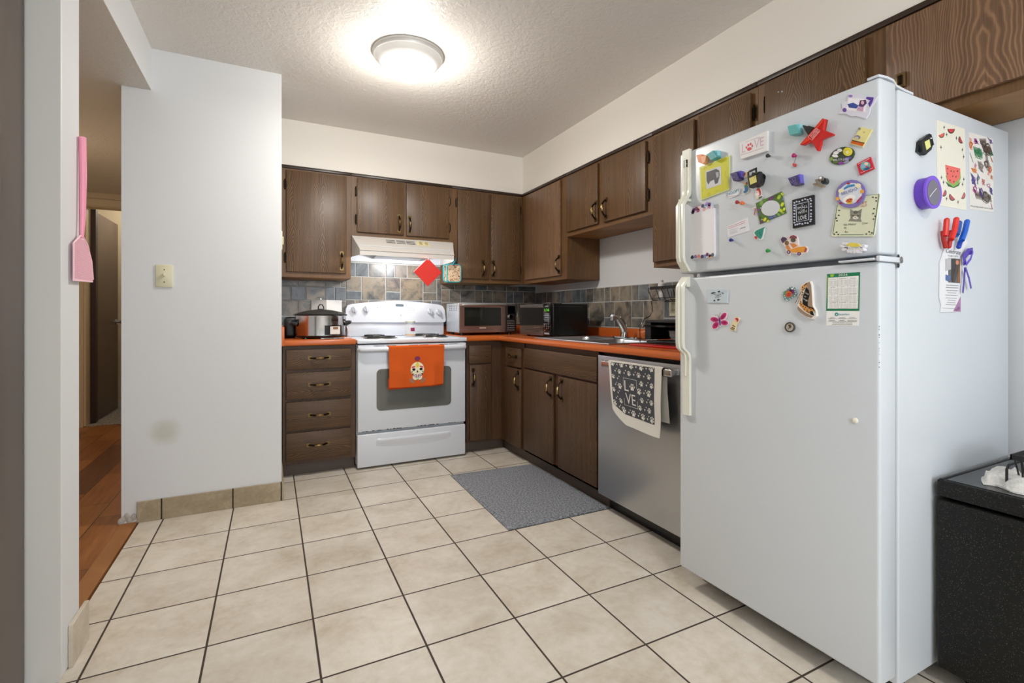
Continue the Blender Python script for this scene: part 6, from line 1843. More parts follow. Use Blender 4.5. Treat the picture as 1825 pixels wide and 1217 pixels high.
('childs_drawing','tall paper drawing of watermelon slices taped to the side of the fridge','drawing','S',None,[('paper',[('p','e6e2d2',2,7,(-5160,15766,-3473,15800,-3378,13385,-5092,13371))]),('print',[('p','2e3a22',8,10,(-4706,15479,-4696,15437,-4712,15392,-4753,15350,-4811,15317,-4878,15299,-4943,15299,-4997,15316,-5032,15348)),('p','e0665a',11,13,(-4747,15464,-4739,15431,-4752,15395,-4785,15362,-4831,15336,-4885,15322,-4937,15321,-4980,15334,-5007,15359)),('p','2e3a22',8,10,(-4094,15691,-4111,15636,-4158,15583,-4229,15541,-4311,15516,-4394,15513,-4463,15531,-4509,15567,-4526,15617)),('p','c43a44',11,13,(-4146,15682,-4159,15638,-4197,15597,-4253,15564,-4319,15544,-4385,15541,-4440,15555,-4477,15583,-4490,15622)),('p','2e3a22',8,10,(-3601,15359,-3670,15334,-3743,15325,-3808,15335,-3855,15361,-3879,15401,-3874,15447,-3842,15493,-3788,15532)),('p','b03a44',11,13,(-3627,15375,-3682,15355,-3739,15348,-3790,15356,-3828,15378,-3847,15409,-3844,15445,-3819,15482,-3777,15512)),('p','2e3a22',8,10,(-4661,13854,-4613,13833,-4584,13799,-4580,13758,-4601,13717,-4643,13681,-4700,13656,-4764,13647,-4824,13653)),('p','b84a58',11,13,(-4685,13833,-4647,13816,-4625,13789,-4623,13756,-4639,13723,-4673,13695,-4718,13675,-4768,13667,-4815,13672)),('p','2e3a22',8,10,(-4076,13641,-4139,13603,-4215,13580,-4295,13577,-4364,13594,-4414,13628,-4436,13675,-4427,13726,-4389,13774)),('p','b84652',11,13,(-4115,13653,-4164,13623,-4225,13606,-4288,13604,-4343,13618,-4383,13645,-4401,13681,-4395,13722,-4366,13760)),('p','2e3a22',8,10,(-3532,13910,-3480,13888,-3449,13853,-3445,13811,-3467,13768,-3512,13730,-3574,13705,-3642,13695,-3707,13701)),('p','c05660',11,13,(-3557,13888,-3517,13870,-3494,13842,-3491,13809,-3509,13774,-3545,13745,-3593,13724,-3647,13716,-3697,13721)),('p','4a4a48',8,10,(-4743,15629,-4719,15697,-4696,15637,-4719,15569)),('p','4a4a48',8,10,(-4789,15621,-4719,15647,-4649,15645,-4719,15618)),('p','4a4a48',8,10,(-4602,15444,-4579,15512,-4555,15452,-4579,15383)),('p','4a4a48',8,10,(-4649,15436,-4579,15462,-4508,15459,-4579,15433)),('p','4a4a48',8,10,(-4021,15437,-3997,15506,-3972,15445,-3997,15376)),('p','4a4a48',8,10,(-4070,15429,-3997,15456,-3923,15453,-3997,15426)),('p','4a4a48',8,10,(-4922,15030,-4899,15097,-4876,15037,-4899,14970)),('p','4a4a48',8,10,(-4968,15023,-4899,15048,-4830,15044,-4899,15019)),('p','4a4a48',8,10,(-3657,15152,-3632,15222,-3607,15159,-3632,15090)),('p','4a4a48',8,10,(-3707,15144,-3632,15171,-3557,15167,-3632,15141)),('p','4a4a48',8,10,(-3582,14959,-3557,15029,-3532,14966,-3557,14896)),('p','4a4a48',8,10,(-3632,14951,-3557,14978,-3481,14974,-3557,14947)),('p','4a4a48',8,10,(-4893,14178,-4870,14244,-4847,14184,-4870,14117)),('p','4a4a48',8,10,(-4939,14172,-4870,14195,-4801,14190,-4870,14166)),('p','4a4a48',8,10,(-4777,14054,-4754,14120,-4731,14059,-4754,13993)),('p','4a4a48',8,10,(-4824,14048,-4754,14071,-4684,14065,-4754,14042)),('p','4a4a48',8,10,(-3569,14293,-3544,14362,-3519,14299,-3544,14230)),('p','4a4a48',8,10,(-3619,14286,-3544,14311,-3469,14305,-3544,14281)),('p','4a4a48',8,10,(-3651,14132,-3626,14201,-3601,14138,-3626,14069)),('p','4a4a48',8,10,(-3701,14126,-3626,14150,-3550,14144,-3626,14120)),('p','4a4a48',8,10,(-4602,13604,-4579,13670,-4555,13609,-4579,13542)),('p','4a4a48',8,10,(-4649,13598,-4579,13621,-4508,13614,-4579,13591)),('p','4a4a48',8,10,(-3923,13579,-3899,13647,-3874,13584,-3899,13516)),('p','4a4a48',8,10,(-3972,13573,-3899,13596,-3825,13589,-3899,13566)),('p','7fae46',8,10,(-4637,14260,-4520,14085,-4191,13978,-3886,14104,-3732,14302,-3763,14508)),('p','2f5a2a',8,9,(-4647,14099,-4488,13973,-4158,13959,-3853,14063,-3717,14244,-3791,14175,-4189,13994,-4488,14060)),('p','e6645a',11,14,(-4659,14567,-3773,14580,-3817,14290,-4201,14059,-4530,14142,-4618,14363)),('e','2b1a18',15,17,(-4537,14475,22,-1,-18,-27)),('e','2b1a18',15,17,(-4329,14430,23,-1,-18,-27)),('e','2b1a18',15,17,(-4167,14437,23,-1,-19,-27)),('e','2b1a18',15,17,(-3947,14481,23,-1,-19,-28)),('e','2b1a18',15,17,(-4537,14329,22,-1,-18,-27)),('e','2b1a18',15,17,(-4389,14158,22,-1,-18,-27)),('e','2b1a18',15,17,(-4227,14296,23,-1,-19,-27)),('e','2b1a18',15,17,(-4039,14306,23,-1,-19,-27)),('e','2b1a18',15,17,(-4167,14142,23,-1,-19,-27))])]),
('childs_drawing','scribbled multicolour crayon drawing on the side of the fridge,nearest the wall','drawing','S',None,[('paper',[('p','e2ddd6',2,7,(-3231,15750,-1637,15814,-1566,13497,-3186,13458))]),('crayon',[('l','e07a2c',12,11,(-3226,15591,-3042,15558,-3220,15563,-3037,15530,-3215,15535,-3031,15501,-3210,15507,-3026,15473,-3204,15478,-3021,15444,-3199,15450,-3015,15416,-3194,15422,-3010,15387,-3188,15393,-3004,15359,-3183,15365,-2999,15330,-3177,15337,-2994,15302,-3172,15308,-2988,15273,-3167,15280,-2983,15245,-3161,15252)),('l','b04aa0',12,11,(-2921,15608,-2728,15558,-2902,15596,-2709,15545,-2884,15583,-2690,15533,-2865,15571,-2671,15520,-2846,15559,-2651,15508,-2827,15546,-2632,15496,-2808,15534,-2613,15483,-2789,15522,-2594,15471,-2770,15509)),('l','1f7a48',12,11,(-2960,15368,-2839,15101,-2928,15368,-2806,15100,-2895,15367,-2774,15099,-2862,15366,-2741,15099,-2829,15366,-2707,15098,-2797,15365,-2674,15097,-2764,15364,-2641,15096,-2731,15364,-2608,15095,-2697,15363,-2574,15094,-2664,15363,-2541,15093,-2631,15362,-2508,15092,-2598,15361,-2474,15091,-2564,15361,-2440,15090,-2531,15360,-2407,15089,-2497,15359,-2373,15088,-2464,15359,-2339,15087,-2430,15358)),('l','5a4232',12,8,(-2471,15551,-2266,15330,-2440,15549,-2235,15327,-2409,15547,-2204,15325,-2379,15544,-2173,15322,-2348,15542,-2142,15320,-2317,15540,-2111,15317,-2286,15538,-2079,15315,-2255,15535,-2048,15313,-2224,15533,-2017,15310,-2193,15531,-1985,15308,-2162,15529,-1954,15305,-2131,15527,-1922,15303,-2100,15524,-1891,15300,-2069,15522,-1859,15298,-2037,15520,-1827,15295,-2006,15518,-1796,15293,-1975,15515,-1764,15290,-1943,15513,-1732,15288,-1912,15511,-1700,15285,-1880,15509,-1668,15283,-1848,15506,-1636,15280,-1817,15504,-1604,15278,-1785,15502)),('l','5a4030',12,8,(-2213,15341,-1990,15298,-2207,15315,-1984,15272,-2201,15289,-1978,15246,-2195,15263,-1971,15219,-2188,15236,-1965,15193,-2182,15210,-1959,15167,-2176,15184,-1953,15140,-2170,15158,-1946,15114,-2164,15132,-1940,15087,-2157,15105,-1934,15061,-2151,15079,-1927,15035,-2145,15053,-1921,15008,-2139,15027,-1915,14982,-2132,15000,-1908,14955,-2126,14974,-1902,14929,-2120,14948,-1896,14902,-2114,14922,-1889,14876,-2108,14895,-1883,14849,-2101,14869,-1877,14823,-2095,14843,-1870,14796,-2089,14816,-1864,14770,-2083,14790,-1858,14743,-2076,14764)),('l','d9641c',12,11,(-1862,14951,-1730,14891,-1879,14920,-1748,14860,-1896,14889,-1766,14829,-1914,14858,-1783,14798,-1931,14827,-1801,14767,-1949,14797,-1818,14736,-1966,14766,-1835,14706,-1983,14735,-1853,14675,-2000,14704,-1870,14644,-2018,14674,-1888,14613,-2035,14643)),('l','6a5a58',12,8,(-2551,15662,-2456,15491,-2522,15667,-2427,15496,-2494,15672,-2398,15500,-2465,15676,-2370,15505,-2436,15681,-2341,15509,-2407,15686,-2311,15514,-2378,15691,-2282,15518,-2349,15695,-2253,15523,-2320,15700,-2224,15528,-2291,15705,-2195,15532,-2262,15710,-2165,15537,-2233,15714,-2136,15542,-2204,15719,-2107,15546,-2174,15724,-2077,15551,-2145,15729)),('l','7a6aa0',12,8,(-2021,15799,-1893,15711,-1987,15789,-1858,15701,-1952,15779,-1823,15691,-1917,15769,-1788,15681,-1883,15759,-1753,15670,-1848,15749,-1718,15660,-1813,15739,-1683,15650,-1778,15728,-1648,15639,-1743,15718)),('l','8a7a74',12,8,(-2684,14966,-2463,14912,-2670,14946,-2449,14892,-2656,14926,-2435,14872,-2642,14906,-2420,14851,-2627,14886,-2406,14831,-2613,14866,-2391,14811,-2599,14846,-2377,14791,-2584,14826,-2362,14770,-2570,14805,-2348,14750,-2556,14785,-2333,14730,-2542,14765,-2319,14709,-2527,14745,-2304,14689,-2513,14724,-2290,14668,-2498,14704,-2275,14648,-2484,14684)),('l','e08a4a',12,8,(-3103,14693,-2957,14576,-3071,14693,-2925,14576,-3038,14694,-2892,14577,-3006,14695,-2859,14577,-2973,14695,-2826,14578,-2941,14696,-2793,14578,-2908,14696,-2760,14579,-2875,14697,-2727,14579,-2843,14698)),('l','4a3a9a',12,8,(-3142,14541,-2926,14470,-3126,14515,-2910,14444,-3110,14489,-2893,14417,-3094,14464,-2877,14391,-3077,14438,-2861,14365,-3061,14412,-2844,14339,-3045,14386,-2828,14313,-3029,14360,-2811,14287,-3013,14334,-2795,14260,-2996,14308,-2778,14234,-2980,14282,-2762,14208,-2964,14255,-2745,14182,-2947,14229)),('l','3a4a78',12,15,(-2684,14583,-2607,14524,-2688,14544,-2611,14485,-2693,14505,-2615,14446,-2697,14465,-2619,14406,-2701,14426,-2623,14367,-2705,14387,-2627,14328,-2709,14348,-2632,14289,-2713,14309,-2636,14249,-2717,14270)),('l','c04a9a',12,15,(-2980,14146,-2893,14039,-2962,14134,-2874,14027,-2944,14123,-2856,14016,-2926,14111,-2838,14004,-2907,14100,-2820,13992,-2889,14088,-2801,13981,-2871,14077,-2783,13969,-2853,14065,-2765,13958,-2835,14054,-2746,13946,-2816,14042)),('l','d9686a',12,11,(-2397,14452,-2282,14371,-2384,14438,-2269,14357,-2371,14424,-2256,14343,-2359,14410,-2244,14329,-2346,14396,-2231,14315,-2333,14382,-2218,14301,-2320,14368,-2205,14287,-2308,14354,-2192,14273,-2295,14340)),('l','5a3a8a',12,15,(-2591,14161,-2424,14055,-2578,14135,-2410,14028,-2564,14108,-2397,14002,-2551,14082,-2383,13975,-2538,14056,-2370,13948,-2524,14029,-2356,13922,-2511,14003,-2342,13895,-2497,13976,-2329,13869,-2484,13950,-2315,13842,-2471,13923,-2302,13815,-2457,13897)),('l','5a4a3a',12,8,(-2895,14039,-2770,13805,-2855,14039,-2729,13804,-2814,14039,-2688,13804,-2774,14039,-2647,13803,-2733,14039,-2607,13803,-2692,14039,-2565,13803,-2652,14039,-2524,13802,-2611,14039,-2483,13802,-2570,14039,-2442,13802,-2528,14038,-2400,13801,-2487,14038,-2359,13801,-2446,14038,-2317,13800,-2404,14038,-2275,13800,-2363,14038,-2233,13800,-2321,14038,-2191,13799,-2279,14038,-2149,13799,-2237,14038,-2107,13799,-2195,14038,-2065,13798,-2153,14038,-2022,13798,-2111,14038,-1980,13797,-2069,14038,-1937,13797,-2026,14038,-1894,13797,-1984,14038,-1851,13796,-1941,14037,-1808,13796,-1899,14037,-1765,13796,-1856,14037,-1722,13795,-1813,14037)),('l','5a4aa0',12,8,(-1910,14280,-1738,14227,-1902,14262,-1730,14210,-1893,14245,-1721,14192,-1884,14227,-1712,14175,-1876,14210,-1703,14157,-1867,14192,-1694,14139,-1858,14175,-1686,14122,-1849,14157,-1677,14104,-1841,14140,-1668,14087,-1832,14122,-1659,14069,-1823,14105,-1650,14051,-1815,14087,-1642,14034,-1806,14070)),('l','d9906a',12,8,(-1813,15212,-1696,15156,-1803,15195,-1685,15139,-1793,15178,-1675,15123,-1783,15162,-1665,15106,-1773,15145,-1655,15089,-1763,15128,-1645,15072,-1753,15111,-1635,15055,-1743,15095)),('l','3f8a5a',12,8,(-3174,15146,-3085,15056,-3151,15115,-3062,15025,-3128,15083,-3039,14993,-3105,15052,-3016,14962,-3082,15020,-2993,14930,-3059,14989,-2969,14898,-3036,14957,-2946,14867,-3013,14926)),('l','e0a07a',12,8,(-1799,14674,-1710,14613,-1789,14657,-1700,14596,-1779,14640,-1690,14579,-1769,14623,-1679,14562,-1759,14606,-1669,14545,-1749,14590,-1659,14528,-1739,14573,-1649,14511,-1729,14556)),('l','2e6a4a',12,8,(-2241,15607,-2087,15450,-2206,15578,-2052,15422,-2172,15549,-2018,15393,-2138,15521,-1983,15364,-2104,15492,-1949,15335,-2069,15463,-1914,15306,-2035,15435,-1879,15277,-2000,15406,-1844,15248,-1966,15377,-1809,15218,-1931,15348,-1774,15189,-1896,15319,-1739,15160,-1862,15290,-1704,15130,-1827,15260)),('l','d0a0b8',12,8,(-1799,13778,-1711,13728,-1791,13762,-1703,13711,-1783,13745,-1695,13694,-1775,13728,-1687,13677,-1768,13711,-1679,13660,-1760,13694,-1672,13643,-1752,13677,-1664,13626,-1744,13660,-1656,13609,-1736,13643,-1648,13592,-1729,13627)),('l','d9a0c0',12,11,(-2829,14884,-2728,14818,-2838,14871,-2736,14806,-2846,14859,-2745,14793,-2854,14846,-2753,14780,-2862,14833,-2761,14768,-2871,14821,-2769,14755,-2879,14808,-2778,14742,-2887,14795,-2786,14729,-2895,14783)),('l','e07a2c',13,13,(-3005,15414,-3078,15307,-3172,15308,-3130,15387,-3169,15400,-3166,15458,-3010,15462,-2974,15435,-3068,15368,-3115,15284,-3166,15327,-3189,15388,-3158,15466,-3012,15439,-3010,15434,-3065,15360,-3143,15289,-3213,15312,-3130,15453,-3124,15456,-3088,15450,-2952,15440,-3028,15372,-3109,15287,-3213,15383,-3222,15401,-3165,15482,-3031,15419)),('l','3f8a5a',13,13,(-2428,15229,-2445,15169,-2602,15110,-2709,15053,-2826,15204,-2593,15365,-2523,15229,-2302,15286,-2433,15047,-2678,15037,-2831,15121,-2693,15221,-2554,15381,-2504,15249,-2393,15223,-2501,15031,-2608,15132,-2671,15152,-2743,15269,-2623,15337,-2557,15273,-2497,15157,-2584,15047,-2561,15072,-2691,15162,-2677,15251,-2665,15240,-2488,15319,-2333,15239,-2448,15153,-2556,15107,-2832,15040,-2796,15160,-2500,15316,-2570,15350)),('l','5a4232',13,13,(-1918,15435,-1892,15236,-2116,15306,-2194,15372,-2306,15412,-2030,15607,-1929,15494,-1782,15454,-1828,15371,-2032,15220,-2119,15329,-2301,15494,-2068,15585,-1883,15597,-1779,15478,-2043,15335,-2097,15244,-2238,15364,-2208,15370,-2063,15465,-2026,15430,-1752,15429,-1921,15295,-1991,15338,-2178,15317,-2250,15400,-2015,15605,-1861,15539,-1850,15397,-2038,15266,-2124,15191,-2277,15260,-2146,15434,-1974,15623,-1884,15509,-1804,15438,-2037,15330,-2070,15310,-2318,15330,-2207,15441,-2176,15475,-1945,15471,-1968,15324,-1913,15223,-1982,15221,-2309,15334,-2262,15396,-2133,15569,-1997,15565)),('l','5a4030',13,13,(-1871,14930,-2013,14860,-2107,14852,-2209,14878,-2230,14999,-2096,15076,-2000,14990,-2022,15001,-1944,14942,-2144,14812,-2172,14929,-2258,14995,-2130,15007,-1910,15019,-1877,14931,-1933,14849,-2029,14909,-2220,14921,-2168,14986,-2120,15005,-2004,15066,-1980,14965,-1979,14880,-2118,14888,-2207,14916,-2238,14972,-2144,15015,-1959,15079,-1923,14985,-2008,14871,-2067,14820,-2154,14937,-2176,15004,-2169,15029,-1989,14996)),('l','b04aa0',13,13,(-2712,15518,-2724,15518,-2775,15484,-2854,15523,-2911,15509,-2849,15612,-2762,15616,-2656,15514,-2710,15498,-2758,15470,-2899,15471,-2872,15564,-2816,15600,-2758,15578,-2651,15545,-2782,15464,-2855,15457,-2819,15486,-2811,15540,-2820,15617,-2727,15577,-2722,15550,-2701,15502,-2792,15463,-2812,15536,-2890,15526,-2775,15628,-2761,15606)),('l','6a5aa0',13,13,(-1730,15680,-1779,15672,-1794,15650,-1823,15641,-1816,15696,-1808,15755,-1731,15741,-1736,15692,-1721,15663,-1777,15625,-1883,15665,-1819,15694,-1770,15755,-1752,15710,-1730,15691,-1721,15682,-1845,15620,-1845,15679,-1823,15718,-1835,15739,-1790,15730)),('l','8a7a74',13,13,(-2275,14867,-2293,14833,-2527,14772,-2548,14815,-2532,14866,-2460,14893,-2320,14885,-2376,14859,-2296,14794,-2511,14739,-2611,14740,-2536,14912,-2397,14937,-2404,14905,-2248,14879,-2450,14793,-2550,14729,-2592,14743,-2604,14912,-2475,14968,-2394,14946,-2372,14829,-2303,14794,-2459,14764,-2496,14789,-2631,14833,-2513,14971,-2439,14874,-2287,14869,-2366,14749,-2551,14711,-2530,14745,-2625,14853,-2463,14893,-2382,14899)),('l','e08a4a',13,13,(-2712,14694,-2781,14600,-2897,14568,-2923,14633,-2925,14662,-2846,14709,-2822,14691,-2720,14670,-2812,14639,-2856,14635,-2859,14645,-2857,14714,-2833,14707,-2766,14729,-2801,14674,-2796,14594,-2805,14582,-2857,14663,-2950,14695,-2896,14745,-2772,14742)),('l','4a3a9a',13,13,(-2828,14365,-2910,14243,-3006,14224,-3031,14282,-3079,14336,-2915,14445,-2883,14394,-2846,14329,-2864,14305,-2945,14241,-3040,14289,-3016,14368,-3016,14415,-2843,14392,-2898,14345,-2872,14284,-3014,14244,-3010,14298,-2976,14366,-3024,14424,-2851,14446,-2783,14339,-2851,14317,-3034,14223,-3035,14304,-3029,14344,-2976,14389,-2919,14359)),('l','d9641c',13,13,(-1714,14826,-1775,14721,-1871,14709,-1865,14727,-1941,14789,-1836,14839,-1822,14857,-1743,14783,-1779,14784,-1886,14697,-1869,14757,-1960,14789,-1805,14883,-1772,14873,-1790,14782,-1815,14775,-1806,14764,-1884,14738,-1940,14824,-1878,14841,-1713,14845,-1738,14803,-1787,14730,-1882,14743,-1892,14781,-1853,14809,-1881,14893,-1756,14885)),('l','c04a9a',13,13,(-2737,14079,-2735,14033,-2864,13963,-2993,14038,-2900,14119,-2809,14199,-2834,14154,-2742,14098,-2818,14017,-2817,13958,-2927,14054,-2930,14135,-2927,14120,-2807,14175,-2692,14125,-2817,14044,-2819,13981,-2988,14065,-2885,14144,-2835,14141,-2761,14150,-2748,14103,-2762,14050,-2878,14014,-2963,13994,-2930,14092,-2843,14204,-2733,14115)),('l','5a3a8a',13,13,(-2246,14049,-2278,13925,-2477,13968,-2552,14027,-2568,14101,-2518,14124,-2412,14108,-2230,14029,-2408,13933,-2493,13899,-2504,13978,-2535,14011,-2484,14075,-2379,14152,-2332,14087,-2284,14003,-2434,13962,-2551,13949,-2516,14090,-2396,14166,-2403,14084,-2229,14020,-2308,13921,-2379,13937,-2580,13969,-2534,14043,-2457,14166,-2377,14145)),('l','4a3a2a',13,13,(-1850,13907,-1976,13838,-2094,13776,-2285,13877,-2158,13979,-2155,14096,-1995,14041,-1928,13887,-2028,13781,-2112,13826,-2205,13909,-2340,13897,-2239,14076,-2001,13961,-1790,13986,-1954,13753,-2154,13793,-2372,13893,-2391,14021,-2086,14042,-2085,13951,-1786,13951,-2027,13737,-2119,13727,-2366,13789,-2292,14033,-2251,14077,-2041,14064,-1805,13950,-2068,13857,-2274,13767,-2308,13903,-2272,13991,-2255,14043,-2058,14075,-1846,13937,-2033,13786,-2109,13749,-2178,13815,-2313,13889,-2252,14090,-2064,14039)),('l','d9686a',13,13,(-2225,14376,-2227,14325,-2320,14276,-2330,14291,-2393,14385,-2261,14403,-2198,14452,-2232,14371,-2265,14311,-2269,14305,-2379,14334,-2367,14377,-2351,14451,-2211,14396,-2227,14387,-2290,14296,-2312,14259,-2360,14318,-2366,14351,-2266,14454,-2282,14439)),('l','5a4aa0',13,13,(-1747,14151,-1689,14138,-1766,14110,-1823,14147,-1795,14200,-1824,14239,-1704,14200,-1673,14162,-1756,14138,-1810,14094,-1880,14146,-1822,14179,-1831,14234,-1758,14226,-1703,14202,-1703,14137,-1778,14126,-1807,14167,-1802,14204,-1785,14214,-1713,14212,-1685,14202,-1730,14132,-1782,14141,-1819,14168,-1874,14207,-1743,14242,-1711,14239)),('l','1f7a48',13,13,(-1672,15346,-1702,15263,-1760,15256,-1808,15315,-1872,15340,-1781,15351,-1757,15378,-1680,15337,-1754,15284,-1825,15280,-1797,15297,-1807,15350,-1751,15348,-1757,15352,-1642,15313,-1751,15255,-1755,15282,-1815,15276,-1857,15307,-1738,15401,-1711,15359)),('l','6a5850',13,13,(-2201,15561,-2110,15526,-2270,15428,-2291,15469,-2402,15521,-2291,15644,-2217,15596,-2118,15578,-2176,15498,-2259,15504,-2314,15532,-2411,15525,-2323,15598,-2132,15645,-2115,15598,-2217,15456,-2237,15450,-2352,15548,-2303,15543,-2289,15620,-2220,15580,-2101,15615,-2149,15485,-2284,15460,-2286,15500,-2345,15537,-2242,15613,-2160,15607)),('l','3a4a78',13,13,(-2535,14453,-2592,14421,-2636,14372,-2708,14434,-2680,14450,-2636,14516,-2551,14480,-2532,14474,-2611,14397,-2698,14349,-2731,14427,-2671,14478,-2641,14485,-2614,14514,-2542,14427,-2561,14430,-2668,14385,-2744,14381,-2668,14434,-2608,14478,-2604,14477)),('l','e0a07a',13,13,(-1666,14617,-1741,14533,-1786,14523,-1803,14572,-1802,14579,-1747,14641,-1689,14630,-1669,14594,-1688,14559,-1769,14522,-1762,14565,-1792,14593,-1744,14635,-1681,14628,-1657,14592,-1685,14542,-1775,14563,-1790,14560,-1804,14603,-1771,14639,-1713,14619)),('l','c88aa8',13,13,(-1884,14288,-1919,14237,-1960,14238,-2055,14285,-2029,14299,-1933,14352,-1856,14364,-1883,14276,-1893,14291,-1950,14233,-2011,14278,-2035,14320,-1973,14341,-1922,14348,-1826,14350,-1873,14246,-1999,14269,-2053,14292,-2084,14322,-1970,14338,-1893,14344)),('t','6a7a78',12,'this pretty needs more color',(-3136,13508,-1651,13561,-3136,13578))])]),
('magnetic_tin','round purple magnetic tin with a grey lid window on the side of the fridge','tin','S',None,[('tin',[('c','6a3fc0',5,260,(420,-5951,13581))]),('lid',[('c','7a4fd2',262,310,(440,-6022,13562))]),('lid_window',[('c','6e6a78',312,318,(340,-6029,13547)),('l','e8e8ee',818,12,(-7419,13173,-7277,13289,-7088,13423))])]),
('work_light','small black magnetic work light with yellow panel on the side of the fridge','work light','S',None,[('body',[('p','#17181a',2,60,(-6224,14957,-6041,15094,-5878,15061,-5785,14691,-6018,14632,-6293,14686)),('p','#101113',62,130,(-6270,14975,-5831,15226,-5690,15141,-5643,14932,-5714,14801,-6041,14608,-6179,14682))]),('lens',[('p','#dfe08a',134,142,(-6105,14951,-5859,15062,-5780,14871,-5999,14742))]),('hook',[('r','#17181a',130,40,(-5855,15198,-5761,15202,-5619,14948,-5714,14921)),('b','#f2f2f2',140,22,(-5766,15102))])]),
('clothes_peg','red plastic peg clip on the fridge side,leftmost of the four','peg','S',None,[('arm',[('r','d32418',180,140,(-4996,12920,-5046,12622,-5095,12472)),('b','d32418',180,70,(-4996,12920))]),('jaw',[('b','a81a12',120,60,(-4922,12197)),('r','a81a12',120,120,(-5070,12630,-5021,12387,-4922,12197))])]),
('clothes_peg','red plastic peg clip on the fridge side,second from the left','peg','S',None,[('arm',[('r','de2a1e',200,140,(-4493,12986,-4610,12653,-4797,12392)),('b','de2a1e',200,70,(-4493,12986))]),('jaw',[('b','b01c14',140,60,(-4772,12204)),('r','b01c14',140,120,(-4620,12662,-4696,12407,-4772,12204))])]),
('clothes_peg','dark blue plastic peg clip behind the red peg on the fridge side','peg','S',None,[('arm',[('r','1c4f9a',130,140,(-4141,12928,-4209,12720,-4287,12588)),('b','1c4f9a',130,70,(-4141,12928))]),('jaw',[('b','2a6fc0',70,60,(-4158,12569)),('r','2a6fc0',70,120,(-4080,12740,-4122,12635,-4158,12569))])]),
('clothes_peg','bright blue plastic peg clip at the right of the row on the fridge side','peg','S',None,[('arm',[('r','1f5fc8',200,140,(-3849,12979,-3972,12703,-4182,12410)),('b','1f5fc8',200,70,(-3849,12979))]),('jaw',[('b','1a3fae',140,60,(-4198,12228)),('r','1a3fae',140,120,(-3999,12482,-4130,12346,-4198,12228))])]),
('memorial_card','long white photo card with lines of text clipped to the fridge side','card','S',None,[('card',[('p','e4e4e6',8,28,(-4894,11912,-4542,12509,-3352,12478,-3732,12026,-3785,10362,-4969,10347,-4919,10545,-5033,10767,-5003,11758))]),('print',[('p','5b5a5a',30,34,(-4531,11901,-3828,11912,-3838,11202,-4531,11202)),('p','b9b6ba',35,37,(-4691,11872,-4385,11900,-4385,11585,-4691,11522)),('p','262224',38,41,(-4359,11889,-4136,11913,-4162,11594,-4292,11209,-4359,11283)),('p','3a3028',38,41,(-4110,11749,-3899,11733,-4005,11473,-4162,11213,-4277,11209,-4204,11541)),('e','c98a66',42,45,(-4036,11798,95,5,0,-66)),('p','93632f',38,40,(-3907,11900,-3843,11903,-3854,11222,-4002,11205)),('p','3f5f9a',35,37,(-4691,11422,-4385,11383,-4513,11228,-4691,11260)),('p','a2749c',30,33,(-4246,10374,-3798,10812,-3798,10362)),('e','7d4a86',34,36,(-3939,10464,85,1,0,-51)),('e','c07ab0',34,36,(-3897,10644,53,1,0,-41)),('e','8a4a6a',34,36,(-4071,10412,74,0,0,-31)),('l','8b8b90',32,22,(-4653,11121,-3955,11125)),('l','8b8b90',32,22,(-4678,11053,-3955,11056)),('l','8b8b90',32,22,(-4653,10973,-3982,10973)),('l','8b8b90',32,15,(-4562,10910,-4061,10905)),('l','8b8b90',32,15,(-4704,10837,-3982,10835)),('l','8b8b90',32,15,(-4678,10758,-4024,10752)),('l','8b8b90',32,15,(-4562,10697,-4097,10688)),('l','8b8b90',32,15,(-4603,10628,-4113,10619)),('l','8b8b90',32,15,(-4678,10570,-4087,10560)),('t','55555a',34,'Celebrate',(-4683,12048,-3828,12033,-4633,12176)),('t','8b8b90',34,'THE LIFE',(-4557,11942,-3960,11949,-4557,11992)),('l','6a6a6c',32,8,(-4879,10464,-4165,10455))]),('ribbon',[('l','4a2ca8',100,200,(-3707,11737,-3760,11965,-3517,12133,-3215,12177)),('l','5a3cc0',130,80,(-3297,12169,-3434,11928,-3732,11733)),('l','43289a',100,90,(-3707,11660,-3760,11298,-3841,10912)),('l','4a2ca8',120,90,(-3733,11657,-3516,11357,-3380,11050)),('l','c9c9cc',160,40,(-3998,11718,-4009,11540))])]),
]

# ================================================================== REFRIGERATOR
FX, FY0, FY1 = -0.80, -3.295, -2.607
M_FR = paint('fridge_white_textured_enamel', '#d0d5da', 0.32, 0.12, 260.0, 0.0008)
t = thing('refrigerator', 'white top freezer refrigerator covered with magnets, standing against the right wall', 'refrigerator', (-0.42, -2.95, 0))
m = MB(M_FR)
m.box(-0.712, -0.045, FY0, FY1, 0.045, 1.624, None, 0.006, 3)
m.build('cabinet', t)
m = MB(M_BLACKP)
m.box(-0.70, -0.66, FY0 + 0.01, FY1 - 0.01, 0.012, 0.0445)
for y in (FY0 + 0.05, FY1 - 0.05):
    for x in (-0.66, -0.10):
        m.lathe([(0.02, 0.0), (0.02, 0.0445)], (x, y, 0.0), None, 12)
m.build('base_grille', t)
M_GASK = plain('gasket_grey', '#a9adb0', 0.6)
m = MB(M_GASK)
m.box(-0.7205, -0.7125, FY0 + 0.01, FY1 - 0.01, 1.19, 1.615); m.box(-0.7205, -0.7125, FY0 + 0.01, FY1 - 0.01, 0.085, 1.155)
m.build('gasket', t)


def fridge_door(z0, z1):
    bm = bmesh.new()
    bv = [bm.verts.new((x, y, z)) for x in (FX, -0.721) for y in (FY0, FY1) for z in (z0, z1)]
    for f_ in [(0, 1, 3, 2), (4, 6, 7, 5), (0, 4, 5, 1), (2, 3, 7, 6), (0, 2, 6, 4), (1, 5, 7, 3)]:
        bm.faces.new([bv[k] for k in f_])
    bmesh.ops.bevel(bm, geom=list(bm.edges), offset=0.009, segments=4, affect='EDGES', profile=0.5)
    return bm


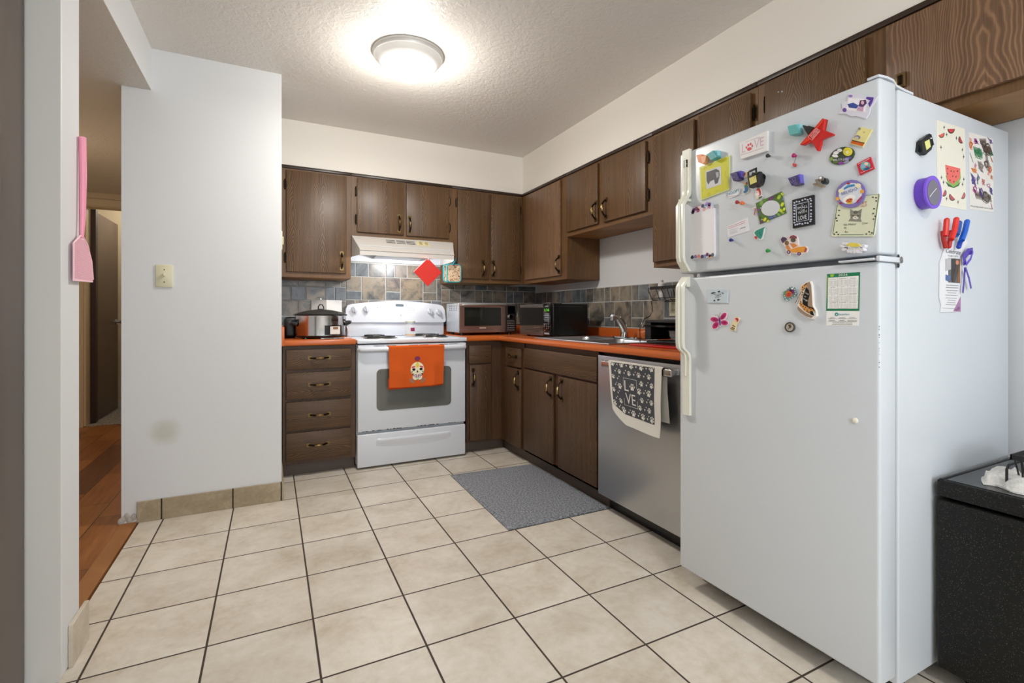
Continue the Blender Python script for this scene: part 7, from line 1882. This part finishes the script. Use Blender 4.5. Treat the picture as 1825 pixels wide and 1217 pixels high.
m = MB(M_FR); m.frombm(fridge_door(1.183, 1.637)); ud = tag(m.build('freezer_door', t), 'upper freezer door')
m = MB(M_FR); m.frombm(fridge_door(0.072, 1.165)); ld = tag(m.build('fridge_door', t), 'lower fridge door')


def fridge_handle(parent, prof):
    """prof = outer line (distance out of the door, z); extruded 3 cm wide"""
    m = MB(M_CREAM)
    y0, y1 = -2.668, -2.634
    th = 0.012
    n = len(prof)
    inner = []
    for i, (d, z) in enumerate(prof):
        inner.append((max(0.0004, d - th), z))
    ring = [(FX - d, z) for d, z in prof] + [(FX - d, z) for d, z in reversed(inner)]
    K = len(ring)
    V = [(x, y0, z) for x, z in ring] + [(x, y1, z) for x, z in ring]
    F = [(i, i + 1, K - 2 - i, K - 1 - i) for i in range(n - 1)]
    F += [tuple(K + k for k in reversed(f_)) for f_ in F]
    for i in range(K):
        j = (i + 1) % K
        F.append((i, j, K + j, K + i))
    m.add(V, F)
    # raised bead along the middle
    m.tube([(FX - d - 0.001, (y0 + y1) / 2, z) for d, z in prof[1:-1]], 0.004, None, 8)
    return m.build('handle', parent, 40)


fridge_handle(ud, [(0.013, 1.640), (0.013, 1.60), (0.013, 1.49), (0.016, 1.47), (0.034, 1.447), (0.045, 1.43), (0.045, 1.24), (0.040, 1.222), (0.014, 1.188)])
fridge_handle(ld, [(0.016, 1.168), (0.028, 1.155), (0.045, 1.132), (0.047, 1.11), (0.047, 0.925), (0.044, 0.905), (0.020, 0.885), (0.013, 0.87), (0.013, 0.80), (0.013, 0.655)])
m = MB(M_CREAM)
for z0, z1 in ((1.40, 1.452),):
    m.box(FX - 0.034, FX - 0.0005, -2.666, -2.636, 1.447, 1.456)
m.box(FX - 0.020, FX - 0.0005, -2.664, -2.638, 1.13, 1.166, None, 0.003)
m.build('handle_mount', t)
m = MB(M_BLACKG); m.box(FX - 0.0150, FX - 0.0132, -2.660, -2.644, 1.575, 1.602)
bl = m.build('brand_badge', ud)
m = MB(plain('badge_line', '#c9c9c9', 0.4)); m.box(FX - 0.0156, FX - 0.0151, -2.658, -2.648, 1.585, 1.588); m.build('badge_line', bl)
# hinges
m = MB(M_ENAMEL)
m.box(-0.815, -0.70, -3.288, -3.20, 1.168, 1.1735, None, 0.002)
m.box(-0.812, -0.70, -3.301, -3.292, 1.164, 1.178, None, 0.002)
m.lathe([(0.010, 0.0), (0.010, 0.010)], (-0.765, -3.27, 1.170), M_STEELD, 12)
m.build('centre_hinge', t)
m = MB(M_BLACKP)
m.lathe([(0.006, 0.0), (0.0, 0.003)], (-0.712, -3.2951, 1.181), None, 10, 'y'); m.lathe([(0.009, 0.0), (0.0, 0.003)], (-0.7105, -3.3012, 1.1715), M_STEELD, 12, 'y')
m.lathe([(0.006, 0.0), (0.0, 0.003)], (-0.712, -3.2951, 1.157), None, 10, 'y')
m.build('hinge_screw', t)
m = MB(M_ENAMEL)
V = []
for x, z in ((-0.80, 1.6375), (-0.76, 1.6415), (-0.728, 1.640), (-0.715, 1.629), (-0.67, 1.6255), (-0.63, 1.625)):
    for y in (-3.292, -3.265):
        V += [(x, y, z), (x, y, z + 0.006)]
F = []
for i in range(5):
    a = i * 4; b = a + 4
    F += [(a, a + 1, b + 1, b), (a + 2, b + 2, b + 3, a + 3), (a + 1, a + 3, b + 3, b + 1), (a, b, b + 2, a + 2)]
F += [(0, 2, 3, 1), (20, 21, 23, 22)]
m.add(V, F)
m.build('top_hinge_cover', t)
m = MB(plain('yellowed_white_knob', '#e6e0cf', 0.4)); m.lathe([(0.0, -0.007), (0.007, -0.006), (0.008, 0.0)], (FX - 0.0, -3.237, 0.746), None, 14, 'x')
m2 = MB(plain('yellowed_white_knob', '#e6e0cf', 0.4)); m2.ball((FX - 0.003, -3.237, 0.746), 0.008, None, 12, 8, (0.6, 1, 1)); m2.build('door_plug', ld)
m = MB(plain('scuff_mark', '#6a6d70', 0.8))
random.seed(21)
for k in range(11):
    z = 1.0 - 0.011 * k + random.uniform(-0.004, 0.004)
    m.ball((FX + 0.0022, FY0 + 0.0022, z), random.uniform(0.0004, 0.0012), None, 6, 4, (1, 1, 1.6))
m.build('scuffs', ld)


# ---- everything held on the fridge; coordinates are tenths of a millimetre on the door / side panel
PLACE = {'F': face_x(FX), 'S': face_y(FY0)}


def pairs(a, k=1e-4):
    return [(a[i] * k, a[i + 1] * k) for i in range(0, len(a), 2)]


def strip(mb, pts, w, h, place, mat):
    """a ribbon of width w along pts, lying at height h"""
    n = len(pts)
    L_, R_ = [], []
    for i in range(n):
        a = pts[max(0, i - 1)]; b = pts[min(n - 1, i + 1)]
        dx, dy = b[0] - a[0], b[1] - a[1]
        l = math.hypot(dx, dy) or 1
        nx_, ny_ = -dy / l * w / 2, dx / l * w / 2
        L_.append((pts[i][0] + nx_, pts[i][1] + ny_)); R_.append((pts[i][0] - nx_, pts[i][1] - ny_))
    h0 = max(0.0, h - 0.0005)
    V = []
    for i in range(n):
        V += [place(*L_[i], h), place(*R_[i], h), place(*R_[i], h0), place(*L_[i], h0)]
    F = [(0, 3, 2, 1), (4 * n - 4, 4 * n - 3, 4 * n - 2, 4 * n - 1)]
    for i in range(n - 1):
        a = 4 * i; b = a + 4
        for k in range(4):
            k2 = (k + 1) % 4
            F.append((a + k, a + k2, b + k2, b + k))
    mb.add(V, F, mat)


GLOSS = {}


def build_item(rec):
    name, label, cat, pl, group, parts = rec
    place = PLACE[pl]
    xs = [v for pn, ops in parts for op in ops if op[0] == 'p' for v in pairs(op[4])]
    if not xs:
        for pn, ops in parts:
            for op in ops:
                if op[0] == 'e':
                    xs.append(pairs(op[4])[0])
                elif op[0] == 'b':
                    xs.append(pairs(op[4])[0])
                elif op[0] == 'c':
                    xs.append((op[4][1] * 1e-4, op[4][2] * 1e-4))
                elif op[0] in 'lr':
                    xs += pairs(op[4])
    ca = sum(v[0] for v in xs) / len(xs); cb = min(v[1] for v in xs)
    root = thing(name, label, cat, place(ca, cb, 0), group)
    base = None
    for pi, (pn, ops) in enumerate(parts):
        m = MB()
        for op in ops:
            k = op[0]
            mat = plain('tint_' + op[1], '#' + op[1], 0.38)
            h0 = op[2] * 1e-4
            if k == 'p':
                m.prism(pairs(op[4]), place, max(h0, 0.0001), op[3] * 1e-4, mat)
            elif k == 'e':
                c_, a_, b_ = pairs(op[4])
                N_ = 18
                m.prism([(c_[0] + a_[0] * math.cos(q) + b_[0] * math.sin(q), c_[1] + a_[1] * math.cos(q) + b_[1] * math.sin(q)) for q in [2 * PI * i / N_ for i in range(N_)]], place, max(h0, 0.0001), op[3] * 1e-4, mat)
            elif k == 'l':
                strip(m, pairs(op[4]), op[3] * 1e-4, h0, place, mat)
            elif k == 'r':
                m.tube([place(a, b, h0) for a, b in pairs(op[4])], op[3] * 0.5e-4, mat, 10)
            elif k == 't':
                o_, r_, u_ = pairs(op[4])
                letters(m, op[3], o_, r_, u_, place, h0, mat)
            elif k == 'b':
                c_ = pairs(op[4])[0]
                m.ball(place(c_[0], c_[1], h0), op[3] * 1e-4, mat, 12, 8)
            elif k == 'c':
                r_, a_, b_ = [v * 1e-4 for v in op[4]]
                m.prism(ell(a_, b_, r_, r_, 36), place, max(h0, 0.0001), op[3] * 1e-4, mat)
            elif k == 'g':
                (o_, dx, dy), (nx_, ny_), (w_, hh) = pairs(op[4][:6]), (op[4][6], op[4][7]), pairs(op[4][8:])
                for i in range(nx_):
                    for j in range(ny_):
                        a = o_[0] + dx[0] * i + dy[0] * j; b = o_[1] + dx[1] * i + dy[1] * j
                        m.add([place(a, b, op[3] * 1e-4), place(a + w_[0], b + w_[1], op[3] * 1e-4), place(a + w_[0] + hh[0], b + w_[1] + hh[1], op[3] * 1e-4), place(a + hh[0], b + hh[1], op[3] * 1e-4)], [(0, 1, 2, 3)], mat)
        o = m.build(pn, root if (base is None or pn not in ('print', 'lettering', 'scribbles')) else base, 30)
        if base is None:
            base = o
    return root


for rec in FRIDGE_ITEMS:
    build_item(rec)

# ================================================================== MINI FRIDGE
t = thing('mini_fridge', 'black speckled compact fridge with a glossy top right of the white fridge', 'fridge', (-0.3, -3.6, 0))
QX, QY0, QY1 = -0.546, -3.82, -3.309
m = MB(M_BLACKM); m.box(-0.49, -0.03, QY0, QY1, 0.03, 0.5275)
for y in (QY0 + 0.04, QY1 - 0.04):
    for x in (-0.44, -0.07):
        m.lathe([(0.02, 0.0), (0.02, 0.03)], (x, y, 0), M_BLACKP, 12)
m.build('cabinet', t)
m = MB(M_SPECK); m.box(QX, -0.495, QY0, QY1, 0.055, 0.520, None, 0.006, 3)
m.box(QX - 0.002, QX + 0.003, QY0 + 0.002, QY1 - 0.002, 0.500, 0.5195, None, 0.002)
m.build('door', t)
m = MB(plain('glossy_black_top', '#101113', 0.16))
m.box(QX, -0.03, QY0, QY1, 0.5285, 0.574, M_SPECK, 0.004, 3)
m.box(QX + 0.012, -0.04, QY0 + 0.012, QY1 - 0.018, 0.5735, 0.5755, None)
m.tube([(QX + 0.002, QY1 - 0.008, 0.5745), (-0.035, QY1 - 0.008, 0.5745)], 0.0035, None, 8)
m.build('top', t)

# white cloth
t = thing('cleaning_cloth', 'crumpled white terry cloth lying on the black mini fridge', 'cloth', (-0.40, -3.42, 0.576))
random.seed(6)
m = MB(M_RAG)
N = 26
V = []
for i in range(N + 1):
    for j in range(N + 1):
        u, v = i / N, j / N
        x = -0.50 + 0.20 * u + 0.012 * math.sin(7 * v + 3 * u)
        y = -3.372 - 0.10 * v + 0.018 * math.sin(6 * u) - 0.02 * (1 - u)
        hgt = 0.006 + 0.014 * abs(math.sin(5.3 * v + 2.1 * u)) + 0.012 * math.sin(PI * u) * abs(math.sin(9 * u + 3 * v)) + random.uniform(0, 0.0025)
        e = min(u, 1 - u, v, 1 - v)
        if e < 0.04:
            hgt *= 0.25
        V.append((x, y, 0.5765 + hgt))
F = [(i * (N + 1) + j, i * (N + 1) + j + 1, (i + 1) * (N + 1) + j + 1, (i + 1) * (N + 1) + j) for i in range(N) for j in range(N)]
K = (N + 1) ** 2
V2 = [(a, b, 0.5762) for a, b, c_ in V]
rim = [i * (N + 1) for i in range(N + 1)] + [N * (N + 1) + j for j in range(1, N + 1)] + [i * (N + 1) + N for i in range(N - 1, -1, -1)] + [j for j in range(N - 1, 0, -1)]
m.add(V + V2, F + [tuple(K + k for k in reversed(f_)) for f_ in F] + [(rim[i], rim[(i + 1) % len(rim)], K + rim[(i + 1) % len(rim)], K + rim[i]) for i in range(len(rim))])
m.build('cloth', t, 80)
# wire basket
t = thing('wire_basket', 'black wire basket standing on the mini fridge, cut by the picture edge', 'basket', (-0.40, -3.6, 0.576))
bx0, bx1, by0, by1 = -0.46, -0.20, -3.76, -3.432
m = MB(M_BLACKM)
for z, hh in ((0.648, 0.014),):
    m.box(bx0, bx1, by1 - 0.003, by1, z, z + hh); m.box(bx0, bx1, by0, by0 + 0.003, z, z + hh)
    m.box(bx0, bx0 + 0.003, by0, by1, z, z + hh); m.box(bx1 - 0.003, bx1, by0, by1, z, z + hh)
m.build('rim', t)
m = MB(M_BLACKM)
for k in range(7):
    x = bx0 + 0.02 + k * 0.036
    m.tube([(x, by1 - 0.002, 0.650), (x, by1 - 0.012, 0.60), (x, by1 - 0.02, 0.592), (x, by0 + 0.02, 0.592), (x, by0 + 0.002, 0.650)], 0.0022, None, 6)
for k in range(8):
    y = by0 + 0.02 + k * 0.041
    m.tube([(bx0 + 0.002, y, 0.650), (bx0 + 0.012, y, 0.60), (bx1 - 0.012, y, 0.60), (bx1 - 0.002, y, 0.650)], 0.0022, None, 6)
for y in (by1 + 0.004, by0):
    m.tube([(bx0 - 0.008, y, 0.5785), (bx0 - 0.008, y, 0.622), (bx0 + 0.004, y, 0.632), (bx1 - 0.02, y, 0.632), (bx1 - 0.01, y, 0.622), (bx1 - 0.01, y, 0.5785)], 0.0032, None, 8)
m.build('wires', t)
m = MB(plain('black_tray', '#0c0c0d', 0.35)); m.box(bx0 + 0.02, bx1 - 0.02, by0 + 0.02, by1 - 0.025, 0.603, 0.612, None, 0.003)
m.build('tray', t)
